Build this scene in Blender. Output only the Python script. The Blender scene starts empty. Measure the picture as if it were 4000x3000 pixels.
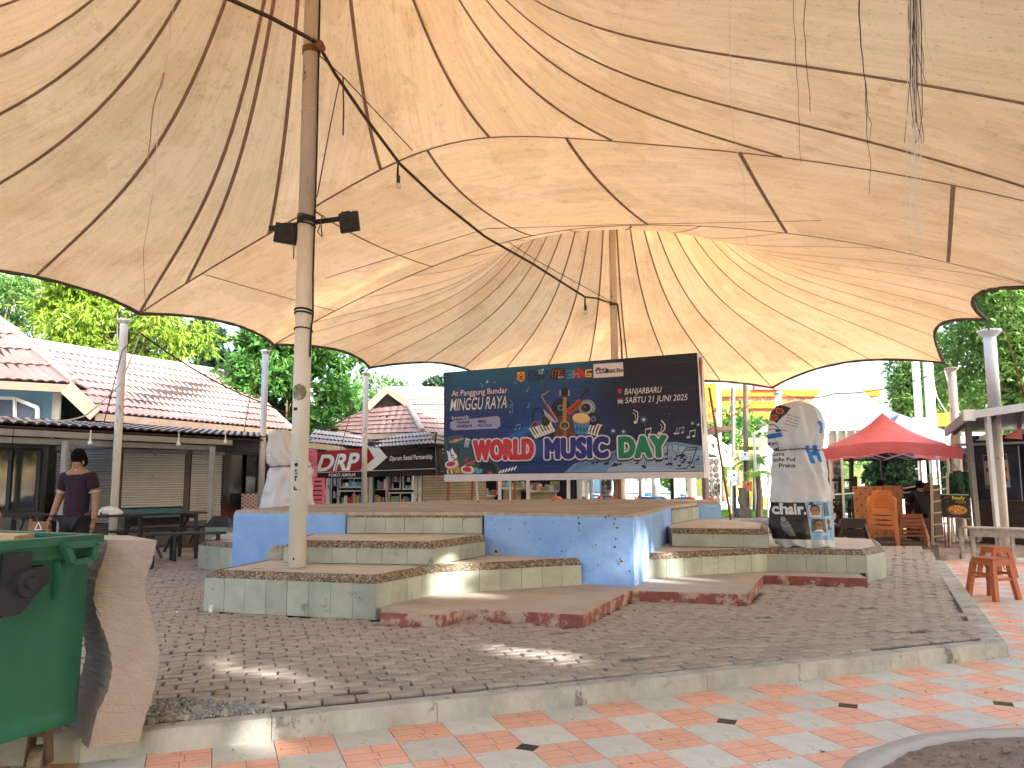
import bpy, math, random
import numpy as np
from math import radians, sin, cos, pi, atan2, hypot
from mathutils import Vector, Matrix, Euler
random.seed(7); rng = np.random.default_rng(7)
SC = bpy.context.scene
COL = SC.collection

# ------------------------------------------------------------------ camera, sky, sun, exposure
F, PITCH, ROLL, H = 3102.0, 0.117, 0.0028, 1.586          # focal length in pixels of the 4000 px wide photograph
cam_d = bpy.data.cameras.new('camera'); cam = bpy.data.objects.new('camera', cam_d); COL.objects.link(cam)
cam_d.sensor_width = 36; cam_d.lens = 36 * F / 4000; cam_d.clip_start = 0.05; cam_d.clip_end = 600
cam.matrix_world = Matrix.Translation((0, 0, H)) @ Matrix.Rotation(pi/2 + PITCH, 4, 'X') @ Matrix.Rotation(-ROLL, 4, 'Z')
SC.camera = cam
SUN_DIR = Vector((0.65, -0.57, 0.455)).normalized()          # points towards the sun
world = bpy.data.worlds.new('World'); SC.world = world; world.use_nodes = True
wn = world.node_tree.nodes; wl = world.node_tree.links
sky = wn.new('ShaderNodeTexSky'); sky.sky_type = 'NISHITA'; sky.sun_disc = False
sky.sun_elevation = math.asin(SUN_DIR.z); sky.sun_rotation = atan2(SUN_DIR.x, SUN_DIR.y)
sky.air_density = 1.0; sky.dust_density = 5.0; sky.ozone_density = 0.3
wn['Background'].inputs['Strength'].default_value = 0.15
wl.new(sky.outputs[0], wn['Background'].inputs['Color'])
sun_d = bpy.data.lights.new('sun', 'SUN'); sun = bpy.data.objects.new('sun', sun_d); COL.objects.link(sun)
sun_d.energy = 2.9; sun_d.angle = radians(0.6); sun_d.color = (1.0, 0.94, 0.84)
sun.rotation_euler = SUN_DIR.to_track_quat('Z', 'Y').to_euler(); sun.location = SUN_DIR * 60
SC.view_settings.view_transform = 'Standard'; SC.view_settings.look = 'None'
SC.view_settings.exposure = 2.45; SC.view_settings.gamma = 1.0; SC.view_settings.use_curve_mapping = False
SC.render.engine = 'CYCLES'; SC.cycles.use_denoising = True; SC.cycles.max_bounces = 7; SC.cycles.diffuse_bounces = 4
SC.cycles.transparent_max_bounces = 8; SC.cycles.sample_clamp_indirect = 6

# ------------------------------------------------------------------ measuring: a pixel of the photograph to a point of the place
def ray(px, py):
    u, v = (px - 2000) / F, -(py - 1500) / F
    c, s = cos(-ROLL), sin(-ROLL); u, v = u*c - v*s, u*s + v*c
    c, s = cos(PITCH), sin(PITCH)
    return Vector((u, c - v*s, s + v*c))
def G(px, py, z=0.0):
    d = ray(px, py); t = (z - H) / d.z
    return Vector((d.x*t, d.y*t, z))
def D(px, py, Y):
    d = ray(px, py or 1864); t = Y / d.y
    return Vector((d.x*t, Y, H + d.z*t))
def V2(p): return (p[0], p[1])

# ------------------------------------------------------------------ mesh building
class MB:
    def __init__(s): s.v = []; s.f = []; s.uv = None; s.mi = []; s.cur = 0
    def add(s, vs, fs):
        n = len(s.v); s.v += [tuple(p) for p in vs]; s.f += [tuple(i+n for i in f) for f in fs]; s.mi += [s.cur]*len(fs); return s
    def box(s, c, d, rz=0.0, rx=0.0, ry=0.0, taper=1.0):
        M = Matrix.Translation(c) @ Euler((rx, ry, rz)).to_matrix().to_4x4()
        x, y, z = d[0]/2, d[1]/2, d[2]/2; t = taper
        vs = [M @ Vector(p) for p in ((-x,-y,-z),(x,-y,-z),(x,y,-z),(-x,y,-z),(-x*t,-y*t,z),(x*t,-y*t,z),(x*t,y*t,z),(-x*t,y*t,z))]
        return s.add(vs, [(0,3,2,1),(4,5,6,7),(0,1,5,4),(1,2,6,5),(2,3,7,6),(3,0,4,7)])
    def bar(s, a, b, w, h=None, up=(0,0,1)):
        a, b = Vector(a), Vector(b); h = h or w; d = (b-a).normalized(); up = Vector(up)
        if abs(d.dot(up)) > 0.98: up = Vector((0,1,0)) if abs(d.y) < .9 else Vector((1,0,0))
        r = d.cross(up).normalized()*w/2; u = r.cross(d).normalized()*h/2
        vs = [a-r-u, a+r-u, a+r+u, a-r+u, b-r-u, b+r-u, b+r+u, b-r+u]
        return s.add(vs, [(3,2,1,0),(4,5,6,7),(0,1,5,4),(1,2,6,5),(2,3,7,6),(3,0,4,7)])
    def tube(s, pts, r, n=8, cap=True):
        pts = [Vector(p) for p in pts]; rs = r if hasattr(r, '__len__') else [r]*len(pts)
        base = len(s.v); prev = None; vs = []
        for i, p in enumerate(pts):
            d = (pts[min(i+1, len(pts)-1)] - pts[max(i-1, 0)]); d = d.normalized() if d.length > 1e-9 else Vector((0,0,1))
            if prev is None: a = d.orthogonal().normalized()
            else: a = (prev - d*prev.dot(d)); a = a.normalized() if a.length > 1e-6 else d.orthogonal().normalized()
            prev = a; b = d.cross(a)
            for k in range(n):
                t = 2*pi*k/n; vs.append(p + (a*cos(t) + b*sin(t))*rs[i])
        fs = []
        for i in range(len(pts)-1):
            for k in range(n):
                q = (k+1) % n; fs.append((i*n+k, i*n+q, (i+1)*n+q, (i+1)*n+k))
        if cap: fs.append(tuple(range(n))[::-1]); fs.append(tuple((len(pts)-1)*n+k for k in range(n)))
        return s.add(vs, fs)
    def lathe(s, prof, c=(0,0,0), n=20, ph=0.0):
        vs = []; fs = []
        for r, z in prof:
            for k in range(n):
                t = 2*pi*k/n + ph; vs.append((c[0]+r*cos(t), c[1]+r*sin(t), c[2]+z))
        for i in range(len(prof)-1):
            for k in range(n):
                q = (k+1) % n; fs.append((i*n+k, i*n+q, (i+1)*n+q, (i+1)*n+k))
        fs.append(tuple(range(n))[::-1]); fs.append(tuple((len(prof)-1)*n+k for k in range(n)))
        return s.add(vs, fs)
    def prism(s, poly, z0, z1):
        a = sum(poly[i][0]*poly[(i+1)%len(poly)][1] - poly[(i+1)%len(poly)][0]*poly[i][1] for i in range(len(poly)))
        P = list(poly) if a > 0 else list(poly)[::-1]; n = len(P)
        vs = [(p[0], p[1], z0) for p in P] + [(p[0], p[1], z1) for p in P]
        return s.add(vs, [tuple(range(n))[::-1], tuple(range(n, 2*n))] + [(i, (i+1)%n, n+(i+1)%n, n+i) for i in range(n)])
    def ball(s, c, r, n=10, m=7, sq=(1,1,1), bump=0.0):
        vs = [(c[0], c[1], c[2]-r*sq[2])]; fs = []
        for j in range(1, m):
            t = -pi/2 + pi*j/m
            for k in range(n):
                p = 2*pi*k/n; q = r*(1 + random.uniform(-bump, bump))
                vs.append((c[0]+q*cos(t)*cos(p)*sq[0], c[1]+q*cos(t)*sin(p)*sq[1], c[2]+q*sin(t)*sq[2]))
        vs.append((c[0], c[1], c[2]+r*sq[2])); top = len(vs)-1
        for k in range(n):
            q = (k+1) % n; fs.append((0, 1+q, 1+k)); fs.append((top, 1+(m-2)*n+k, 1+(m-2)*n+q))
            for j in range(m-2): fs.append((1+j*n+k, 1+j*n+q, 1+(j+1)*n+q, 1+(j+1)*n+k))
        return s.add(vs, fs)
    def grid(s, fn, nu, nv, thick=0.0):
        vs = [fn(i/nu, j/nv) for j in range(nv+1) for i in range(nu+1)]
        fs = [(j*(nu+1)+i, j*(nu+1)+i+1, (j+1)*(nu+1)+i+1, (j+1)*(nu+1)+i) for j in range(nv) for i in range(nu)]
        s.add(vs, fs); return s

origin = {}
def mesh_of(name, mb, mats, smooth=False, off=(0,0,0)):
    me = bpy.data.meshes.new(name)
    o = Vector(off)
    me.from_pydata([(v[0]-o.x, v[1]-o.y, v[2]-o.z) for v in mb.v], [], mb.f)
    for m in (mats if isinstance(mats, (list, tuple)) else [mats]): me.materials.append(m)
    if any(mb.mi): me.polygons.foreach_set('material_index', mb.mi)
    if mb.uv is not None:
        uvl = me.uv_layers.new(name='uv'); idx = np.zeros(len(me.loops), dtype=np.int32); me.loops.foreach_get('vertex_index', idx)
        uvl.data.foreach_set('uv', np.asarray(mb.uv, dtype=np.float32)[idx].ravel())
    if smooth: me.polygons.foreach_set('use_smooth', [True]*len(me.polygons))
    me.update(); return me
def link(name, me, parent=None, label=None, kind=None):
    o = bpy.data.objects.new(name, me); COL.objects.link(o)
    if parent is not None: o.parent = parent
    if label: o['label'] = label
    if kind: o['kind'] = kind
    return o
def root(o):
    while o is not None and o.parent is not None: o = o.parent
    return o
def part(name, mb, mat, parent, label=None, smooth=False, kind=None, local=False):
    """one mesh object; coordinates in mb are the place's own unless local"""
    off = (0,0,0) if local or parent is None else origin.get(root(parent).name, (0,0,0))
    return link(name, mesh_of(name, mb, mat, smooth, off), parent, label, kind)
def thing(name, label, cat, loc=(0,0,0), rz=0.0, group=None):
    o = bpy.data.objects.new(name, None); COL.objects.link(o); o.empty_display_size = .2
    o.location = loc; o.rotation_euler = (0,0,rz); o['label'] = label; o['category'] = cat
    if group: o['group'] = group
    origin[o.name] = Vector(loc); return o
def tag(o, label, cat, group=None):
    o['label'] = label; o['category'] = cat
    if group: o['group'] = group
    return o
def solo(name, mb, mat, label, cat, group=None, smooth=False, loc=(0,0,0)):
    o = link(name, mesh_of(name, mb, mat, smooth, loc)); o.location = loc; origin[o.name] = Vector(loc)
    return tag(o, label, cat, group)
def struct(name, mb, mat, parent=None, smooth=False):
    return link(name, mesh_of(name, mb, mat, smooth), parent, None, 'structure')
def dup(o, loc=None, rz=None, label=None, parent=None, scale=None):
    c = o.copy(); COL.objects.link(c)
    if parent is not None: c.parent = parent
    if loc is not None: c.location = loc
    if rz is not None: c.rotation_euler = (c.rotation_euler[0], c.rotation_euler[1], rz)
    if label: c['label'] = label
    if scale is not None: c.scale = (scale,)*3 if not hasattr(scale, '__len__') else scale
    for ch in [q for q in bpy.data.objects if q.parent == o]: dup(ch, parent=c)
    return c

# ------------------------------------------------------------------ materials
MATS = {}
def mat(name, c, c2=None, scale=3.0, rough=0.75, bump=0.0, bscale=40.0, metal=0.0, spots=None, sscale=6.0, samt=0.5, spec=0.3,
        trans=0.0, tcol=None, stretch=None, detail=6.0, alpha=1.0, coord='Object', obvar=0.0, emit=None):
    if name in MATS: return MATS[name]
    m = bpy.data.materials.new(name); m.use_nodes = True; N = m.node_tree.nodes; L = m.node_tree.links
    b = N['Principled BSDF']; out = N['Material Output']
    b.inputs['Roughness'].default_value = rough; b.inputs['Metallic'].default_value = metal
    b.inputs['Specular IOR Level'].default_value = spec
    tc = N.new('ShaderNodeTexCoord'); co = tc.outputs[coord]
    if stretch:
        mp = N.new('ShaderNodeMapping'); mp.inputs['Scale'].default_value = stretch; L.new(co, mp.inputs[0]); co = mp.outputs[0]
    col = None
    if c2 is not None:
        nz = N.new('ShaderNodeTexNoise'); nz.inputs['Scale'].default_value = scale; nz.inputs['Detail'].default_value = detail; nz.inputs['Roughness'].default_value = 0.62
        L.new(co, nz.inputs['Vector'])
        cr = N.new('ShaderNodeValToRGB'); cr.color_ramp.elements[0].position = .33; cr.color_ramp.elements[1].position = .67
        cr.color_ramp.elements[0].color = (*c, 1); cr.color_ramp.elements[1].color = (*c2, 1)
        L.new(nz.outputs['Fac'], cr.inputs[0]); col = cr.outputs[0]
    if spots is not None:
        nz = N.new('ShaderNodeTexNoise'); nz.inputs['Scale'].default_value = sscale; nz.inputs['Detail'].default_value = 10; nz.inputs['Roughness'].default_value = .7
        L.new(co, nz.inputs['Vector'])
        cr = N.new('ShaderNodeValToRGB'); p = 0.72 - .34*samt
        cr.color_ramp.elements[0].position = p; cr.color_ramp.elements[1].position = p + .07
        cr.color_ramp.elements[0].color = (0,0,0,1); cr.color_ramp.elements[1].color = (1,1,1,1)
        L.new(nz.outputs['Fac'], cr.inputs[0])
        mx = N.new('ShaderNodeMix'); mx.data_type = 'RGBA'
        L.new(cr.outputs[0], mx.inputs[0])
        if col is not None: L.new(col, mx.inputs[6])
        else: mx.inputs[6].default_value = (*c, 1)
        mx.inputs[7].default_value = (*spots, 1); col = mx.outputs[2]
    if obvar > 0:
        oi = N.new('ShaderNodeObjectInfo'); mr = N.new('ShaderNodeMapRange'); mr.inputs[3].default_value = 1-obvar; mr.inputs[4].default_value = 1+obvar
        L.new(oi.outputs['Random'], mr.inputs[0])
        hs = N.new('ShaderNodeHueSaturation'); L.new(mr.outputs[0], hs.inputs['Value'])
        if col is not None: L.new(col, hs.inputs['Color'])
        else: hs.inputs['Color'].default_value = (*c, 1)
        col = hs.outputs[0]
    if col is not None: L.new(col, b.inputs['Base Color'])
    else: b.inputs['Base Color'].default_value = (*c, 1)
    if bump > 0:
        nb = N.new('ShaderNodeTexNoise'); nb.inputs['Scale'].default_value = bscale; nb.inputs['Detail'].default_value = 8; L.new(co, nb.inputs['Vector'])
        bp = N.new('ShaderNodeBump'); bp.inputs['Strength'].default_value = min(1, bump); bp.inputs['Distance'].default_value = 0.012*max(1, bump)
        L.new(nb.outputs['Fac'], bp.inputs['Height']); L.new(bp.outputs[0], b.inputs['Normal'])
    if trans > 0:
        tr = N.new('ShaderNodeBsdfTranslucent'); ms = N.new('ShaderNodeMixShader'); ms.inputs[0].default_value = trans
        if tcol: tr.inputs[0].default_value = (*tcol, 1)
        elif col is not None: L.new(col, tr.inputs[0])
        else: tr.inputs[0].default_value = (*c, 1)
        L.new(b.outputs[0], ms.inputs[1]); L.new(tr.outputs[0], ms.inputs[2]); L.new(ms.outputs[0], out.inputs[0])
    if alpha < 1: b.inputs['Alpha'].default_value = alpha
    if emit: b.inputs['Emission Color'].default_value = (*emit[0], 1); b.inputs['Emission Strength'].default_value = emit[1]
    MATS[name] = m; return m
def nodes(m): return m.node_tree.nodes, m.node_tree.links, m.node_tree.nodes['Principled BSDF']

def offset_path(pts, d):
    """open polyline moved d to its left"""
    out = []
    for i, p in enumerate(pts):
        ns = []
        if i > 0: e = Vector(pts[i][:2]) - Vector(pts[i-1][:2]); ns.append(Vector((-e.y, e.x)).normalized())
        if i < len(pts)-1: e = Vector(pts[i+1][:2]) - Vector(pts[i][:2]); ns.append(Vector((-e.y, e.x)).normalized())
        n = (ns[0] + ns[-1]); n = n / max(.3, n.length) ; k = n.dot(ns[0]); n = n / max(.35, k)
        out.append((p[0] + n.x*d, p[1] + n.y*d))
    return out
def inside(p, poly):
    r = False; n = len(poly); x, y = p[0], p[1]
    for i in range(n):
        a, b = poly[i], poly[(i+1) % n]
        if (a[1] > y) != (b[1] > y) and x < (b[0]-a[0])*(y-a[1])/(b[1]-a[1]) + a[0]: r = not r
    return r

# ================================================================== the ground
M_dust = mat('dusty_ground', (.17,.145,.125), (.24,.21,.18), 1.5, .95, .5, 30)
M_asph = mat('asphalt', (.09,.088,.085), (.14,.135,.13), .6, .95, .3, 60)
M_joint = mat('tile_joint', (.07,.065,.06), (.12,.11,.1), 8, .95)
mb = MB(); mb.box((0, 120, -.53), (560, 560, 1.0)); struct('ground', mb, M_asph)
TL, YAW, X0, Y0, DL = .35, .3569, 2.3548, 16.985, -.134
def tp(i, j):
    ii = i + (DL if i >= 3 else 0)
    return Vector(((X0 + ii*cos(YAW) + j*sin(YAW))*TL, (Y0 + ii*sin(YAW) - j*cos(YAW))*TL, 0))
kL, kR = G(307, 2980), G(3940, 2567)
kdir = Vector((kR.x-kL.x, kR.y-kL.y)).normalized(); knor = Vector((-kdir.y, kdir.x))
kBR = G(3690, 2190, .13)
kb_dir = Vector((kBR.x-kR.x, kBR.y-kR.y)).normalized()
area = [V2(kL), V2(kR), V2(kBR), (9.3, 17.5), (9.5, 30), (-9, 30), (-9.2, 11), (-7.2, 6.4), (-3.6, 4.55)]
mb = MB(); mb.prism([(-9,-4),(14,-4),(14,2.0),(24,6),(24,30),(-9,8)], -.025, -.008); struct('floor_bed', mb, M_joint)
mb = MB(); mb.prism([(-60,-60),(60,-60),(60,-1.6),(14,-1.5),(-9,-1.5),(-60,-1.6)], -.025, -.003); struct('plaza_paving', mb, mat('worn_plaza_paving', (.46,.38,.33), (.56,.49,.44), .4, .9))  # unseen ground behind the camera, chosen pale to bounce light forward

def tile_mat(name, c1, c2, dirt, pattern):
    m = mat(name, c1, c2, 5, .62, .12, 60, spots=dirt, sscale=4.5, samt=.42, obvar=.08)
    if pattern:                                  # moulded relief of small bricks pressed into the tile, its grooves coloured darker
        N, L, b = nodes(m)
        tc = N.new('ShaderNodeUVMap'); br = N.new('ShaderNodeTexBrick'); br.inputs['Scale'].default_value = 1.0
        br.inputs['Brick Width'].default_value = .58; br.inputs['Row Height'].default_value = .334; br.inputs['Mortar Size'].default_value = .008; br.offset = .37; br.squash = 1.4; br.squash_frequency = 2
        br.inputs['Color1'].default_value = br.inputs['Color2'].default_value = (1,1,1,1); br.inputs['Mortar'].default_value = (0,0,0,1)
        L.new(tc.outputs[0], br.inputs['Vector'])
        src = b.inputs['Base Color'].links[0].from_socket
        mx = N.new('ShaderNodeMix'); mx.data_type = 'RGBA'; L.new(br.outputs['Color'], mx.inputs[0]); mx.inputs[6].default_value = (.40,.21,.14,1); L.new(src, mx.inputs[7]); L.new(mx.outputs[2], b.inputs['Base Color'])
        bp = N.new('ShaderNodeBump'); bp.inputs['Strength'].default_value = .5; bp.inputs['Distance'].default_value = .003; L.new(br.outputs['Color'], bp.inputs['Height'])
        L.new(bp.outputs[0], b.inputs['Normal'])
    return m
M_tor = tile_mat('terracotta_tile', (.68,.36,.25), (.78,.47,.35), (.50,.30,.21), True)
M_tgr = tile_mat('grey_tile', (.50,.50,.46), (.61,.61,.56), (.34,.34,.31), False)
holes = {(1,2),(4,2),(7,3),(-3,2),(-1,4),(-6,4),(10,3),(2,6),(-9,2)}
floor_root = link('tiled_floor', mesh_of('tiled_floor', MB().prism([(-9,-4),(14,-4),(14,-3.9),(-9,-3.9)], -.008, -.004), M_joint), None, None, 'structure')
pl_c, pl_r = G(3830, 3120, .03), None
_pe = G(3275, 3000, .03); pl_c = Vector((2.62, 3.55, 0)); pl_r = 0.0
_a, _b, _c = G(3275,3000,.03), G(3560,2873,.03), G(4000,2842,.03)
def circ(a, b, c):
    ax, ay, bx, by, cx, cy = a.x, a.y, b.x, b.y, c.x, c.y; d = 2*(ax*(by-cy)+bx*(cy-ay)+cx*(ay-by))
    ux = ((ax*ax+ay*ay)*(by-cy)+(bx*bx+by*by)*(cy-ay)+(cx*cx+cy*cy)*(ay-by))/d; uy = ((ax*ax+ay*ay)*(cx-bx)+(bx*bx+by*by)*(ax-cx)+(cx*cx+cy*cy)*(bx-ax))/d
    return Vector((ux, uy, 0)), hypot(ax-ux, ay-uy)
pl_c, pl_r = circ(_a, _b, _c)
cells = []
for i in range(-16, 44):
    for j in range(-34, 14):
        c = (tp(i,j)+tp(i+1,j+1))/2
        k = Vector((c.x-kL.x, c.y-kL.y)).dot(knor)
        side = (Vector((c.x-kR.x, c.y-kR.y)).x*kb_dir.y - Vector((c.x-kR.x, c.y-kR.y)).y*kb_dir.x)
        if c.y < .6 and abs(c.x) > 3: continue
        if (k > .25 and side < -.25) or c.y < -1.5 or c.y > 21: continue
        if c.x > 15: continue
        if (c - pl_c).length < pl_r - .3: continue
        cells.append((c.length, i, j))
cells.sort(); rest = {0: MB(), 1: MB()}; ruv = {0: [], 1: []}
def tile_poly(i, j):
    out = []; P = [(i,j),(i+1,j),(i+1,j+1),(i,j+1)]; g = .0022/TL
    for q in range(4):
        a, p, n = P[q-1], P[q], P[(q+1)%4]
        def corner(u, v): return (u, v)
        ins = lambda pt: (pt[0] + (g if pt[0] < i+.5 else -g), pt[1] + (g if pt[1] < j+.5 else -g))
        if p in holes:
            c = .235
            out.append(ins((p[0]+(a[0]-p[0])*c, p[1]+(a[1]-p[1])*c))); out.append(ins((p[0]+(n[0]-p[0])*c, p[1]+(n[1]-p[1])*c)))
        else: out.append(ins(p))
    return out
def tpf(u, v):
    i0 = math.floor(u); a = tp(i0, 0); b = tp(i0+1, 0); base = a + (b-a)*(u-i0)
    return base + (tp(0,1)-tp(0,0))*v
seen_c = 0
def in_view(p, m=250):
    y = p.y
    if y < .5: return False
    x = 2000 + F*p.x/y
    return -m < x < 4000+m
for d, i, j in cells:
    od = (i+j) % 2
    P = tile_poly(i, j); pts = [tpf(*p) for p in P]; n = len(P)
    c = (tp(i,j)+tp(i+1,j+1))/2; dz = random.uniform(-.0012, .0012); tl = (random.uniform(-.004,.004), random.uniform(-.004,.004))
    zt = [dz + (p.x-c.x)*tl[0] + (p.y-c.y)*tl[1] for p in pts]
    vs = [(p.x, p.y, z) for p, z in zip(pts, zt)] + [(p.x, p.y, -.012) for p in pts]
    fs = [tuple(range(n))[::-1]] + [(k, (k+1)%n, n+(k+1)%n, n+k) for k in range(n)]
    uvs = [((p[0]-i), (p[1]-j)) for p in P]*2
    kk = Vector((c.x-kL.x, c.y-kL.y)).dot(knor)
    if seen_c < 290 and in_view(c) and (kk < .1 or c.x > 4) and F*(H/c.y) > 350:
        seen_c += 1; m1 = MB(); m1.add([Vector(v)-c for v in vs], fs); m1.uv = uvs
        o = link('floor_tile', mesh_of('floor_tile', m1, M_tor if od else M_tgr), floor_root); o.location = c
    else:
        rest[od].add(vs, fs); ruv[od] += uvs
for od in (0, 1):
    rest[od].uv = ruv[od]; part('floor_tiles_beyond', rest[od], M_tor if od else M_tgr, floor_root, kind='stuff')
# drain openings: a dark pit with wet leaves
M_pit = mat('drain_pit', (.012,.012,.01), (.03,.03,.025), 20, .5)
M_moss = mat('moss', (.04,.07,.015), (.09,.1,.03), 30, .9, .6, 60)
for hq in holes:
    p = tp(*hq)
    if p.y < .5: continue
    m1 = MB(); m1.prism([V2(tpf(hq[0]+a*.26, hq[1]+b*.26)) for a, b in ((1,0),(0,1),(-1,0),(0,-1))], -.0075, -.0055 if hq != (7,3) else -.005)
    part('drain_hole', m1, M_moss if hq == (7,3) else M_pit, floor_root)

# the round bed of dug soil, bottom right
M_conc = mat('concrete', (.36,.35,.33), (.45,.44,.41), 4, .9, .35, 35, spots=(.23,.22,.2), sscale=5, samt=.35)
M_soil = mat('soil', (.19,.14,.105), (.29,.23,.18), 7, .98, .9, 28, spots=(.27,.25,.23), sscale=4, samt=.25)
bed = thing('planting_bed', 'round bed of loose brown soil inside a low concrete ring set in the tiles', 'planting bed', (pl_c.x, pl_c.y, 0))
n = 96; rr = [pl_r*(1+.006*sin(k*.9)) for k in range(n)]
mb = MB(); vs = []; fs = []
for k in range(n):
    t = 2*pi*k/n; w = .14 + .03*sin(3*t) + .012*sin(17*t)
    for r, z in ((rr[k], -.005), (rr[k]-.012, .03), (rr[k]-w, .034), (rr[k]-w-.02, -.01)): vs.append((pl_c.x+r*cos(t), pl_c.y+r*sin(t), z))
for k in range(n):
    q = (k+1)%n
    for a in range(3): fs.append((k*4+a, q*4+a, q*4+a+1, k*4+a+1))
mb.add(vs, fs); part('concrete_ring', mb, M_conc, bed, smooth=True)
R = pl_r - .13
from mathutils import noise as mn
def soil(u, v):
    t = 2*pi*u; r = R*v; x, y = pl_c.x+r*cos(t), pl_c.y+r*sin(t)
    return (x, y, .012 + .03*(1-v**4) + .03*mn.noise((x*4, y*4, 0))*(1-v**6) + .013*mn.noise((x*17, y*17, 3)))
mb = MB(); mb.grid(soil, 170, 60); part('soil', mb, M_soil, bed, smooth=True)
mb = MB()
for k in range(1500):
    t = random.uniform(0, 2*pi); r = R*math.sqrt(random.random())*.97; x, y = pl_c.x+r*cos(t), pl_c.y+r*sin(t); s = abs(random.gauss(0, .010))+.004
    mb.ball((x, y, soil(t/2/pi, r/R)[2]+s*.3), s, 5, 4, (1, random.uniform(.6,1.2), .7), .25)
part('clods', mb, [M_soil], bed, kind='stuff')

# ================================================================== raised brick area, its kerb
M_bed = mat('joint_sand', (.075,.062,.052), (.13,.11,.095), 6, .98, .5, 50)
mb = MB(); mb.prism([(p[0]+(c_[0]-p[0])*.012, p[1]+(c_[1]-p[1])*.012) for c_ in ((0,12),) for p in area], -.004, .108); struct('paving_bed', mb, M_bed)
kerb_m = mat('old_whitewashed_kerb', (.30,.30,.27), (.47,.47,.43), 3.6, .88, .6, 30, spots=(.17,.165,.145), sscale=5.5, samt=.45, stretch=(1,1,.7))
kerb = link('kerb', None, None, None, 'structure') if False else None
def kerb_run(a, b, nseg, w=.17, h=.13, parent=None):
    a, b = Vector(a), Vector(b); d = (b-a)/nseg; t = d.normalized(); nn = Vector((-t.y, t.x))
    out = []
    for k in range(nseg):
        p, q = a+d*k+t*.0018, a+d*(k+1)-t*.0018; mb = MB(); m = 14
        rows = []
        for s in range(m+1):
            c = p+(q-p)*s/m; x = (c-a).length
            e = .006*mn.noise((x*3, 1.3, 0)); e2 = .005*mn.noise((x*7, 4.3, 0)); zt = h + .004*mn.noise((x*4, 9, 0))
            rows += [(c.x-nn.x*e, c.y-nn.y*e, -.004), (c.x+nn.x*(.006+e2*.5), c.y+nn.y*(.006+e2*.5), zt-.012+e2), (c.x+nn.x*(.02+e2), c.y+nn.y*(.02+e2), zt), (c.x+nn.x*w, c.y+nn.y*w, zt-.003), (c.x+nn.x*w, c.y+nn.y*w, -.004)]
        fs = [(s*5+r, (s+1)*5+r, (s+1)*5+r+1, s*5+r+1) for s in range(m) for r in range(4)] + [(0,1,2,3,4), tuple(m*5+r for r in (4,3,2,1,0))]
        mb.add(rows, fs); out.append((mb, k))
    return out
kroot = None
for run, (a, b, ns) in enumerate(((V2(kL), V2(kR), 7), ((kR.x, kR.y), V2(kBR), 7), ((-3.6,4.55), V2(kL), 2), ((-7.2,6.4), (-3.6,4.55), 4))):
    for mbk, k in kerb_run(a, b, ns, .15 if run == 0 else .2):
        o = link('kerb_stone' if kroot else 'kerb', mesh_of('kerb_stone', mbk, kerb_m), kroot)
        if kroot is None: kroot = o; o['kind'] = 'structure'

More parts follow.
